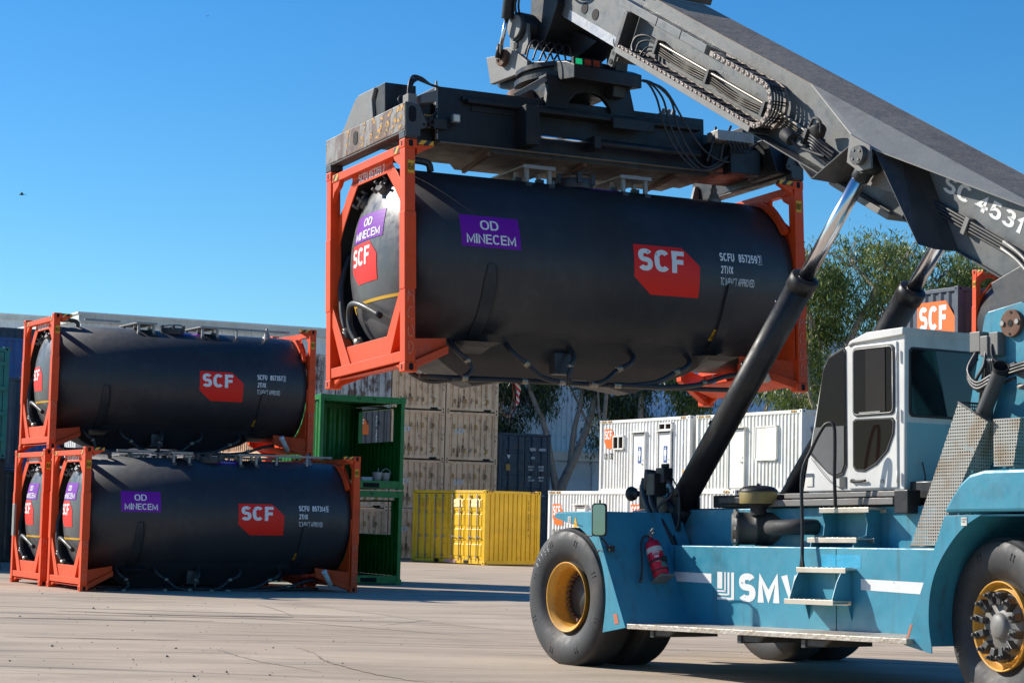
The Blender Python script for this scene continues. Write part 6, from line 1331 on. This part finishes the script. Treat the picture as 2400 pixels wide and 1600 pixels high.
# red box and fittings near the left end
b = MB(KX); b.box(.10, .22, .10, .26, 3.345, 3.49); b.build('sensor_box', 'plategrey', SP, bevel=.006); b = MB(KX); b.box(.24, .36, .35, .45, 3.42, 3.50); b.build('relay_box', 'redlens', SP, bevel=.004)
b = MB(KX); b.hull8([(.5, .55, 3.5), (.72, .55, 3.55), (.72, .7, 3.55), (.5, .7, 3.5), (.5, .55, 3.62), (.72, .55, 3.70), (.72, .7, 3.70), (.5, .7, 3.62)]); b.build('junction_box', 'plategrey', SP, bevel=.006)
b = MB(KX)
for k in range(9):
    r0 = random.Random(k); o = r0.uniform(-.04, .04)
    b.tube([(.30, .30 + k * .03, 3.36 + o), (.42 + o, .42, 3.28 + o), (.55, .5 + o, 3.33 - k * .02), (.68, .62, 3.3 + o * 2), (.80, .70, 3.5 - k * .04)], .012, 6)
for k in range(3): b.tube([(.26 + .02 * k, .45, 3.46), (.30 + .02 * k, .5, 3.70), (.38 + .03 * k, .55, 3.84 - k * .02), (.52, .58, 3.84 - k * .02), (.66, .62, 3.78), (.82, .7, 3.78)], .016, 7)
b.tube([(.15, .3, 3.36), (.08, .35, 3.45), (.15, .4, 3.53), (.26, .42, 3.50)], .008, 5)
part(b, 'spreader_hose', 'hose', SP, bevel=0)
b = MB(KX)
for k in range(8): b.cyl((.52 + .035 * (k % 4), .56, 3.36 - .16 * (k // 4)), (.52 + .035 * (k % 4), .575, 3.365 - .16 * (k // 4)), .009, n=6)
b.build('hose_cap', 'tape_yellow', SP)
# slide cylinder along the near side
b = MB(KX); b.cyl((3.03, .52, 3.235), (4.7, .52, 3.235), .055, n=18); b.box(1.95, 2.15, .42, .72, 3.10, 3.62); b.box(3.0, 3.1, .45, .72, 3.15, 3.32); cyl_ = part(b, 'slide_cylinder', 'darkmetal', SP, bevel=.006)
b = MB(KX); b.cyl((2.12, .52, 3.235), (3.05, .52, 3.235), .028, n=18); b.build('rod', 'chrome', cyl_)
# saddle arch and slewing ring
def arch(v0, v1):
    b = MB(KX); out = [(2.36, 3.60), (2.44, 4.12), (3.68, 4.12), (3.80, 3.60)]
    ins = [(2.68, 3.60), (2.74, 3.80), (2.84, 3.91), (2.98, 3.95), (3.12, 3.95), (3.26, 3.91), (3.36, 3.80), (3.42, 3.60)]
    b.prism([out[0], ins[0], ins[1], ins[2], ins[3], (3.05, 4.12), out[1]], 'y', v0, v1); b.prism([ins[3], ins[4], ins[5], ins[6], ins[7], out[3], out[2], (3.05, 4.12)], 'y', v0, v1); return b
part(arch(.66, .74), 'slew_saddle', 'darkmetal', SP, bevel=.008); part(arch(1.70, 1.78), 'slew_saddle', 'darkmetal', SP, bevel=.008)
b = MB(KX); b.box(2.40, 3.74, .68, 1.76, 4.08, 4.14); b.box(2.05, 3.95, .50, .72, 3.56, 3.61); b.box(3.3, 3.95, .46, .50, 3.46, 3.60); b.hull8([(2.43, .75, 3.85), (2.52, .75, 3.85), (2.52, 1.70, 3.85), (2.43, 1.70, 3.85), (2.43, .75, 4.1), (2.52, .75, 4.1), (2.52, 1.70, 4.1), (2.43, 1.70, 4.1)]); part(b, 'slew_table', 'darkmetal', SP, bevel=.008)
b = MB(KX); b.hull8([(1.95, .70, 3.84), (2.0, .70, 3.80), (2.46, .70, 4.06), (2.44, .70, 4.14), (1.95, .78, 3.84), (2.0, .78, 3.80), (2.46, .78, 4.06), (2.44, .78, 4.14)]); part(b, 'saddle_stay', 'plategrey', SP, bevel=.004)
b = MB(KX); b.lathe((3.03, 1.22, 4.10), (0, 0, 1), [(0, .0), (0, .66), (.03, .72), (.10, .72), (.11, .64), (.17, .64), (.18, .70), (.24, .70), (.25, 0)], 56, smooth=False); part(b, 'slew_ring', 'darkmetal', SP, bevel=0)
b = MB(KX); b.lathe((2.35, 1.25, 3.78), (0, 0, 1), [(0, 0), (0, .20), (.1, .22), (.22, .2), (.22, 0)], 24); part(b, 'slew_motor', 'rust', SP, bevel=0)
b = MB(KX); b.box(2.66, 3.10, .40, .46, 4.19, 4.34); lb_ = part(b, 'signal_lamp_box', 'darkmetal', SP, bevel=.006)
for k, mm_ in enumerate(('greenlamp', 'redlens', 'redlens')):
    b = MB(KX); b.box(2.69 + k * .135, 2.79 + k * .135, .392, .40, 4.21, 4.32); b.build('lens', mm_, lb_, bevel=.004)
b = MB(KX)
for k, (sx, mz) in enumerate(((0, 2.98), (.10, 3.0), (.22, 3.04))):
    b.tube([(3.3, .62, 3.98), (3.55, .52, 4.02), (3.78 + sx * .2, .46, 4.16), (3.95 + sx, .42, 3.95), (4.05 + sx, .38, 3.55), (4.25 + sx, .36, 3.2), (4.6 + sx * .5, .38, mz), (5.0, .40, mz + .14), (5.2 + sx * .6, .42, 3.40), (5.4 + sx, .45, 3.50)], .015, 8)
b.tube([(3.8, .5, 4.16), (4.1, .42, 4.05), (4.4, .38, 3.6), (4.7, .36, 3.25), (5.1, .38, 3.15), (5.5, .40, 3.40), (5.8, .42, 3.62)], .015, 8)
b.tube([(4.9, .4, 3.62), (4.8, .36, 3.35), (4.72, .36, 3.12)], .018, 7); b.tube([(5.15, .4, 3.66), (5.0, .36, 3.4), (4.95, .38, 3.15)], .018, 7)
for k in range(6): b.tube([(5.0 + k * .06, .28, 3.42), (5.03 + k * .06, .24, 3.34), (5.1 + k * .06, .3, 3.28)], .01, 5)
part(b, 'spreader_hose', 'hose', SP, bevel=0)
b = MB(KX)
for k in range(5): b.tube([(2.25 + .10 * k, .95, 4.38), (2.30 + .12 * k, .92, 4.58), (2.45 + .12 * k, .98, 4.66), (2.6 + .1 * k, 1.0, 4.42)], .013, 6)
part(b, 'rotator_hose', 'hose', SP, bevel=0)

# --- rear: boom tower, hood, mudguard, exhaust
for t_ in (1.40, 2.70):
    b = MB(); b.prism([(5.314, 3.664), (5.36, 3.70), (5.80, 3.76), (6.10, 3.6), (6.9, 2.0), (7.1, 1.6), (4.80, 1.6), (4.88, 1.9)], 'y', t_, t_ + .05); TW_ = part(b, 'boom_tower', 'blue', bevel=.006)
b = MB(); b.prism([(5.5, 3.4), (6.0, 3.3), (6.7, 1.7), (5.1, 1.7)], 'y', 1.62, 2.54); part(b, 'tower_web', 'blue', bevel=.006)
b = MB(); b.cyl((5.70, 1.35, 3.555), (5.70, 1.40, 3.555), .135, n=32); pn = part(b, 'pivot_pin', 'rust', bevel=.006)
b = MB(); b.cyl((5.60, 1.335, 3.56), (5.60, 1.35, 3.56), .026, n=8); b.cyl((5.79, 1.335, 3.565), (5.79, 1.35, 3.565), .026, n=8); b.build('bolt', 'galv', pn); b = MB(); b.cyl((5.70, 1.345, 3.555), (5.70, 1.351, 3.555), .035, n=8); b.cyl((5.71, 1.345, 3.66), (5.71, 1.351, 3.66), .014, n=8); b.cyl((5.69, 1.345, 3.45), (5.69, 1.351, 3.45), .014, n=8); b.build('pin_hole', 'black', pn)
b = MB(); b.prism([(6.08, 1.69), (6.20, 1.84), (6.30, 1.95), (6.42, 2.03), (6.60, 2.065), (8.6, 2.06), (8.6, 1.69)], 'y', .05, 1.30); part(b, 'hood', 'blue', bevel=.03)
b = MB(); b.prism([(6.08, 1.69), (6.20, 1.84), (6.42, 2.03), (6.60, 2.065), (8.6, 2.06), (8.6, 1.69)], 'y', 2.85, 4.1); part(b, 'hood', 'blue', bevel=.03)
RA = [(6.067, 1.662), (6.537, 1.669), (6.319, 1.563), (6.126, 1.395), (5.957, 1.175), (5.869, .935), (5.852, .677), (5.885, .468), (5.885, .402), (5.521, .468)]
RA = [RA[0]] + smooth2(RA[1:8]) + RA[8:]
b = MB(); b.prism(RA, 'y', .088, .10); part(b, 'rear_mudguard', 'blue', bevel=.003)
b = MB()
for i in range(1, 25):
    p, q = RA[i], RA[i + 1]; b.hull8([(p[0], .10, p[1]), (q[0], .10, q[1]), (q[0], 1.25, q[1]), (p[0], 1.25, p[1]), (p[0] - .008, .10, p[1] + .006), (q[0] - .008, .10, q[1] + .006), (q[0] - .008, 1.25, q[1] + .006), (p[0] - .008, 1.25, p[1] + .006)])
b.box(6.07, 7.9, .10, 1.25, 1.655, 1.668); part(b, 'mudguard_liner', 'blue', bevel=0)
b = MB(); b.box(5.8, 7.6, 1.1, 1.26, .5, 1.66); part(b, 'wheel_arch_wall', 'blue', bevel=0)
b = MB(); b.box(6.28, 6.35, .083, .088, 1.57, 1.645); b.build('notice_label', 'rawwhite', RS)
decal2d([('t', '10 BAR', 6.285, 1.62, .06, .014, 0), ('t', 'TYRE', 6.285, 1.597, .045, .014, 0)], lambda a, z: Vector((a, .082, z)), 'lettering', 'black', RS)
b = MB(); b.hull8([(5.545, .086, .50), (5.575, .086, .50), (5.64, .086, .66), (5.61, .086, .66), (5.545, .09, .50), (5.575, .09, .50), (5.64, .09, .66), (5.61, .09, .66)]); b.build('reflector_label', 'greenfaded', RS)
# perforated guard and exhaust
b = MB(); G1 = [(5.391, .95, 2.782), (5.783, .95, 2.585), (5.049, .95, 1.387), (4.716, .95, 1.39)]; b.face(G1); b.face([(5.783, .95, 2.585), (5.783, 1.24, 2.585), (5.049, 1.24, 1.387), (5.049, .95, 1.387)]); b.face([(5.391, .95, 2.782), (5.391, 1.24, 2.782), (4.716, 1.24, 1.39), (4.716, .95, 1.39)])
gd = b.build('heat_guard', 'perf', RS)
b = MB(); b.tube([(5.391, .95, 2.782), (5.783, .95, 2.585), (5.783, 1.24, 2.585)], .011, 5, smooth_path=False); b.tube([(5.391, .95, 2.782), (5.391, 1.24, 2.782)], .011, 5, smooth_path=False); b.tube([(4.716, .95, 1.39), (5.049, .95, 1.387)], .011, 5, smooth_path=False); b.build('guard_edge', 'midmetal', gd)
b = MB(); b.hull8([(5.80, 1.0, 2.15), (6.05, 1.0, 2.15), (6.05, 1.3, 2.15), (5.80, 1.3, 2.15), (5.80, 1.0, 2.60), (6.15, 1.0, 2.60), (6.15, 1.3, 2.60), (5.80, 1.3, 2.60)]); gd2 = b.build('heat_guard', 'perf', RS)
b = MB(); b.cyl((4.93, 1.09, 1.45), (5.36, 1.09, 2.30), .10, n=20); part(b, 'silencer', 'rust', bevel=.01)
b = MB(); b.lathe((5.40, 1.10, 2.38), Vector((.46, 0, .78)), [(0, .075), (.80, .075)], 24); xp = part(b, 'exhaust_pipe', 'midmetal', bevel=0)
ee = Vector((5.40, 1.10, 2.38)) + Vector((.46, 0, .78)).normalized() * .80
b = MB(); b.lathe(ee - Vector((.0, 0, .0)), Vector((.46, -.35, .55)), [(-.05, .075), (.06, .082), (.06, .070), (.02, .066), (-.02, .0)], 24); part(b, 'pipe_end', 'black', xp, bevel=0)
b = MB()
for k in range(6):
    o = k * .035; b.tube([(5.20 + o, 1.34, 1.9), (5.25 + o, 1.33, 2.5), (5.36 + o, 1.30, 2.95), (5.42 + o * .6, 1.28, 3.22)], .016, 7)
for k in range(3): b.tube([(5.30, 1.30, 3.30 - k * .03), (5.26, 1.22, 3.12 - k * .03), (5.42, 1.18, 2.98 - k * .03), (5.65, 1.2, 3.06 - k * .03), (5.95, 1.25, 3.14 - k * .03), (6.4, 1.3, 3.2 - k * .03)], .022, 8)
b.tube([(5.50, 1.3, 3.36), (5.54, 1.28, 3.22), (5.68, 1.3, 3.14), (5.8, 1.32, 3.16)], .015, 7); b.tube([(5.42, 1.3, 3.3), (5.44, 1.25, 3.15), (5.36, 1.22, 3.0), (5.45, 1.2, 2.9), (5.9, 1.2, 3.0)], .018, 7)
part(b, 'tower_hose', 'hose', bevel=0)
b = MB(); b.tube([(5.85, 1.3, 3.05), (6.4, 1.3, 2.95)], .03, 10); b.tube([(5.85, 1.3, 2.93), (6.4, 1.3, 2.83)], .03, 10); part(b, 'steel_pipe', 'galv', bevel=0)
b = MB(); b.box(5.22, 5.36, 1.28, 1.40, 3.30, 3.50); b.box(5.36, 5.46, 1.28, 1.40, 3.25, 3.45); b.box(5.46, 5.58, 1.30, 1.40, 3.25, 3.48); b.cyl((5.30, 1.33, 3.28), (5.30, 1.33, 3.31), .03, n=8); part(b, 'valve_block', 'plategrey', bevel=.008)

# --- fire extinguisher hung on the sloping plate
EX = MM @ Matrix.Translation(pl_pt(.58, .66, .02))
axv = Vector((.664, 0, -1.283)).normalized()          # down the plate
rot = Matrix.Rotation(math.atan2(axv.x, -axv.z), 4, 'Y')
ET = root('fire_extinguisher', 'red fire extinguisher with a black hose, strapped to the blue mudguard plate', 'fire extinguisher', MM @ Matrix.Translation(pl_pt(.60, .62, .0)) @ Matrix.Rotation(-math.atan2(.664, 1.283), 4, 'Y'))
rr = .092; yy = .0; xx = .10
b = MB(); b.lathe((xx, yy, -.02), (0, 0, 1), [(0, 0), (0, rr * .8), (.02, rr), (.40, rr), (.44, rr * .85), (.465, .04), (.48, .028), (.50, .028), (.50, 0)], 32); EB_ = b.build('cylinder', 'extred', ET)
b = MB(); b.lathe((xx, yy, -.02), (0, 0, 1), [(.30, rr + .001), (.36, rr + .001)], 32); b.build('label_band', 'rawwhite', EB_)
decal2d([('t', 'Zeppelin', -.045, .255, .09, .022, .01), ('t', 'POWDER TYPE', -.045, .237, .08, .010, 0), ('t', 'FIRE', -.03, .20, .05, .025, .02), ('t', 'ABE', -.03, .15, .05, .03, .02)], lambda a, z: Vector((xx + (rr + .002) * math.cos(a / rr - .55), yy + (rr + .002) * math.sin(a / rr - .55), z)), 'lettering', 'white', EB_, (.02, 0))
decal2d([('p', [(.02, .08), (.09, .08), (.09, .14), (.02, .14)])], lambda a, z: Vector((xx + (rr + .002) * math.cos(a / rr - .55), yy + (rr + .002) * math.sin(a / rr - .55), z)), 'notice_label', MT['teal'], EB_, (.02, 0))
b = MB(); b.box(xx - .02, xx + .02, -.015, .015, .48, .53); b.hull8([(xx - .02, -.012, .53), (xx + .10, -.012, .545), (xx + .10, .012, .545), (xx - .02, .012, .53), (xx - .02, -.012, .54), (xx + .10, -.012, .56), (xx + .10, .012, .56), (xx - .02, .012, .54)]); b.hull8([(xx, -.012, .50), (xx + .09, -.012, .50), (xx + .09, .012, .50), (xx, .012, .50), (xx, -.012, .512), (xx + .09, -.012, .512), (xx + .09, .012, .512), (xx, .012, .512)]); b.build('valve', 'galv', EB_, bevel=.002)
b = MB(); b.tube([(xx, -.01, .50), (xx, -.08, .50), (xx - .02, -.14, .42), (xx - .03, -.17, .28), (xx - .04, -.22, .10), (xx - .05, -.28, -.04)], .013, 8); b.cyl((xx - .045, -.26, .0), (xx - .05, -.285, -.05), .017, n=8); b.build('hose', 'hose', ET)
b = MB(); b.box(xx - .10, xx + .11, -.10, .10, -.045, -.022); b.box(.0, .012, -.05, .05, -.04, .35); b.build('bracket', 'plategrey', ET, bevel=.003)
b = MB(); b.lathe((xx, yy, .05), (0, 0, 1), [(0, rr + .002), (0, rr + .006), (.012, rr + .006), (.012, rr + .002)], 28); b.lathe((xx, yy, .15), (.0, .12, 1), [(0, rr + .003), (0, rr + .010), (.025, rr + .010), (.025, rr + .003)], 28); b.box(xx + .08, xx + .12, -.01, .05, .14, .20); b.build('strap', 'rubber', ET)

# ------------------------------------------------------------------ small things
# hazard tape hanging under the held container
T = root('barrier_tape', 'torn red and white tape dangling under the lifted container', 'tape', KC1 @ Matrix.Translation((1.88, .60, .0)))
def stripemat():
    mt, nt, b_, o = _nt('red_white_tape'); tc = N(nt, 'ShaderNodeTexCoord'); sp_ = N(nt, 'ShaderNodeSeparateXYZ'); nt.links.new(tc.outputs['Object'], sp_.inputs[0])
    a = N(nt, 'ShaderNodeMath', operation='ADD'); nt.links.new(sp_.outputs[0], a.inputs[0]); nt.links.new(sp_.outputs[2], a.inputs[1]); f = N(nt, 'ShaderNodeMath', operation='FRACT'); nt.links.new(mul(nt, a.outputs[0], 11), f.inputs[0])
    g_ = N(nt, 'ShaderNodeMath', operation='GREATER_THAN'); nt.links.new(f.outputs[0], g_.inputs[0]); g_.inputs[1].default_value = .5; nt.links.new(mixc(nt, g_.outputs[0], (.7, .02, .02), (.75, .66, .55)), b_.inputs['Base Color']); return mt
b = MB(); P = [(0, 0), (.03, -.08), (.015, -.16), (.02, -.24), (-.01, -.30)]
for i in range(len(P) - 1):
    w0, w1 = .036 - i * .006, .036 - (i + 1) * .006; b.face([(P[i][0] - w0, 0, P[i][1]), (P[i][0] + w0, .01 * (-1) ** i, P[i][1]), (P[i + 1][0] + w1, 0, P[i + 1][1]), (P[i + 1][0] - w1, .01 * (-1) ** i, P[i + 1][1])])
b.build('strip', stripemat(), T, thick=.002)
b = MB(); b.tube([(-.06, 0, .02), (-.05, 0, -.15), (-.02, 0, -.29), (-.05, 0, -.36), (-.10, .0, -.42), (-.16, 0, -.44), (-.2, 0, -.41)], .005, 5); b.build('string', 'redlens', T)
# bird
BP = Vector((0, 0, 1.678)) + (Fv + Rv * ((50 - 1200) / 4853) - Uv * ((456 - 800) / 4853)) * 62
def bird(label, P, s=1.0, rz=0):
    T = root('bird', label, 'bird', Matrix.Translation(P) @ Matrix.Rotation(rz, 4, 'Z') @ Matrix.Scale(s, 4)); b = MB()
    b.lathe((-.075, 0, 0), (1, 0, 0), [(0, 0), (.012, .006), (.03, .016), (.045, .017), (.055, .015), (.08, .024), (.11, .022), (.14, .010), (.17, .006), (.17, 0)], 14)
    b.hull8([(.085, -.008, -.002), (.16, -.02, -.006), (.16, .02, -.006), (.085, .008, -.002), (.085, -.008, .002), (.16, -.02, -.002), (.16, .02, -.002), (.085, .008, .002)])
    for sg in (-1, 1):
        b.hull8([(-.02, sg * .012, .0), (.04, sg * .012, .0), (.05, sg * .07, .03), (.01, sg * .09, .045), (-.02, sg * .012, .006), (.04, sg * .012, .006), (.05, sg * .07, .034), (.01, sg * .09, .049)])
        b.hull8([(.01, sg * .09, .045), (.05, sg * .07, .03), (.075, sg * .15, .04), (.06, sg * .16, .045), (.01, sg * .09, .049), (.05, sg * .07, .034), (.075, sg * .15, .043), (.06, sg * .16, .048)])
    b.build('body', 'darkcont', T)
bird('small dark bird gliding in the blue sky at the left', BP, 1.0)
bird('tiny dark speck of a bird high in the sky near the top edge', Vector((0, 0, 1.678)) + (Fv + Rv * ((486 - 1200) / 4853) - Uv * ((38 - 800) / 4853)) * 160, .9, 1.2)
# debris on the concrete
b = MB(); rn = random.Random(21)
for i in range(700):
    y = 14 + 40 * rn.random() ** 1.7; x = rn.uniform(-.27, .27) * y if rn.random() < .5 else rn.gauss(-.16, .05) * y; s_ = rn.uniform(.004, .012) * (1 if rn.random() < .9 else 2.2)
    z0 = .003; P = [Vector((x + rn.uniform(-1, 1) * s_, y + rn.uniform(-1, 1) * s_, z0)) for _ in range(4)] + [Vector((x + rn.uniform(-.5, .5) * s_, y + rn.uniform(-.5, .5) * s_, z0 + s_ * rn.uniform(.5, 1.1)))]
    a0 = rn.uniform(0, 6.28); base = [Vector((x + s_ * math.cos(a0 + k * 1.57) * rn.uniform(.6, 1.3), y + s_ * math.sin(a0 + k * 1.57) * rn.uniform(.6, 1.3), z0)) for k in range(4)]; tp = b.V(P[4]); vs_ = [b.V(p) for p in base]
    for k in range(4): b.bm.faces.new([vs_[k], vs_[(k + 1) % 4], tp])
tag(b.build('gravel', paint('grit', (.10, .085, .075), .9, amt=.4), recalc=True), 'loose grit and small stones scattered on the concrete', 'gravel', kind='stuff')
# long tyre scuffs and cracks laid in the concrete as thin dark lines
def crack(name, label, pts, w_, mat):
    b = MB(); rn = random.Random(len(pts)); Q = [Vector(p) for p in pts]; out = []
    for i in range(len(Q) - 1):
        for k in range(10):
            t = k / 10; p = Q[i].lerp(Q[i + 1], t); out.append(p + Vector((rn.uniform(-.02, .02), rn.uniform(-.03, .03), 0)))
    out.append(Q[-1]); n = len(out)
    for i in range(n - 1):
        f0 = math.sin(math.pi * i / n) ** .5 * w_ + .002; f1 = math.sin(math.pi * (i + 1) / n) ** .5 * w_ + .002
        b.face([out[i] + Vector((0, -f0, .004)), out[i] + Vector((0, f0, .004)), out[i + 1] + Vector((0, f1, .004)), out[i + 1] + Vector((0, -f1, .004))])
    return tag(b.build(name, mat), kind='structure')

MK = flat('tyre_scuff', (.13, .105, .085), .9)
for k, L_ in enumerate(([(-3.52, 25.4), (-3.22, 24.56), (-2.8, 23.54), (-2.33, 22.76), (-1.92, 22.08)], [(-2.63, 26.14), (-2.27, 25.05), (-2.1, 24.0), (-1.95, 23.5), (-1.68, 22.77), (-1.35, 21.95), (-.96, 21.27), (-.69, 21.02)])):
    crack('pavement_crack', None, [(x, y, 0) for x, y in L_], .022 if k else .014, MK)
JT = flat('joint_sealant', (.50, .43, .34), .9, wear=.4, under=(.2, .16, .12))
crack('pavement_joint', None, [(-3.65, 37.96, 0), (-2.04, 34.95, 0), (-.75, 32.1, 0), (.33, 30.77, 0)], .035, JT)
for L_, w_ in (([(-7.6, 31.4), (-5.99, 31.37), (-4.44, 31.7)], .05), ([(-6.48, 26.82), (-5.4, 26.87), (-4.19, 26.88)], .03), ([(-4.53, 37.8), (-4.05, 36.3), (-3.47, 33.95)], .03), ([(-1.89, 31.5), (-1.57, 32.6), (-1.2, 33.6)], .035), ([(-5.97, 33.0), (-4.0, 33.5), (-1.97, 33.8)], .04), ([(-4.7, 33.6), (-2.45, 31.2), (-.5, 29.3)], .02), ([(-7.4, 33.8), (-5.2, 33.2), (-3.4, 33.4)], .06)):
    crack('tyre_mark', None, [(x, y, 0) for x, y in L_], w_, MK)
# separate the loose pieces of meshes that hold several
SPLIT = {'chain_crossbar', 'casting_hole', 'cable_chain', 'stripe', 'walkway_bracket', 'sliding_beam', 'pipe_elbow', 'hose_clamp', 'air_hose', 'louvre', 'walkway_foot', 'catwalk_rail', 'lashing_slot', 'fork_pocket', 'hazard_mark', 'hinge', 'bolt', 'bolt_hole', 'shelf', 'dome_hose', 'base_brace', 'rust_seam', 'twistlock_housing', 'guide_plate', 'steel_pipe', 'hydraulic_hose', 'foot_bracket', 'chain_hose', 'downpipe', 'panel_joint', 'heat_guard', 'underside_rib', 'head_link', 'boom_collar', 'trunking', 'ear_rib', 'pin_plate', 'service_hole', 'valve_block', 'spreader_hose', 'boom_hose', 'tower_hose', 'rotator_hose', 'slew_saddle', 'cab_subframe', 'tape_band', 'clip', 'mirror_arm', 'damper_end', 'end_block', 'end_housing'}
def split_loose(o):
    me = o.data; n = len(me.vertices); par = list(range(n))
    def f(i):
        while par[i] != i: par[i] = par[par[i]]; i = par[i]
        return i
    for e in me.edges:
        a, b_ = f(e.vertices[0]), f(e.vertices[1])
        if a != b_: par[a] = b_
    isl = {}
    for i in range(n): isl.setdefault(f(i), []).append(i)
    G_ = []
    for vs_ in isl.values():
        P = [me.vertices[i].co for i in vs_]; lo = [min(p[k] for p in P) - .004 for k in range(3)]; hi = [max(p[k] for p in P) + .004 for k in range(3)]; G_.append([set(vs_), lo, hi])
    ch = True
    while ch and len(G_) > 1:
        ch = False
        for i in range(len(G_)):
            for j in range(i + 1, len(G_)):
                if all(G_[i][1][k] <= G_[j][2][k] and G_[j][1][k] <= G_[i][2][k] for k in range(3)):
                    G_[i] = [G_[i][0] | G_[j][0], [min(a, b_) for a, b_ in zip(G_[i][1], G_[j][1])], [max(a, b_) for a, b_ in zip(G_[i][2], G_[j][2])]]; del G_[j]; ch = True; break
            if ch: break
    if len(G_) < 2 or len(G_) > 60: return
    for g_ in G_[1:]:
        bm = bmesh.new(); bm.from_mesh(me); bm.verts.ensure_lookup_table(); bmesh.ops.delete(bm, geom=[bm.verts[i] for i in range(n) if i not in g_[0]], context='VERTS')
        o2 = o.copy(); o2.data = bpy.data.meshes.new(o.name); bm.to_mesh(o2.data); bm.free()
        for m_ in me.materials:
            if not o2.data.materials: o2.data.materials.append(m_)
        COL.objects.link(o2)
    bm = bmesh.new(); bm.from_mesh(me); bm.verts.ensure_lookup_table(); bmesh.ops.delete(bm, geom=[bm.verts[i] for i in range(n) if i not in G_[0][0]], context='VERTS'); bm.to_mesh(me); bm.free()
for o in list(COL.objects):
    if o.type == 'MESH' and o.parent and o.name.split('.')[0] in SPLIT: split_loose(o)
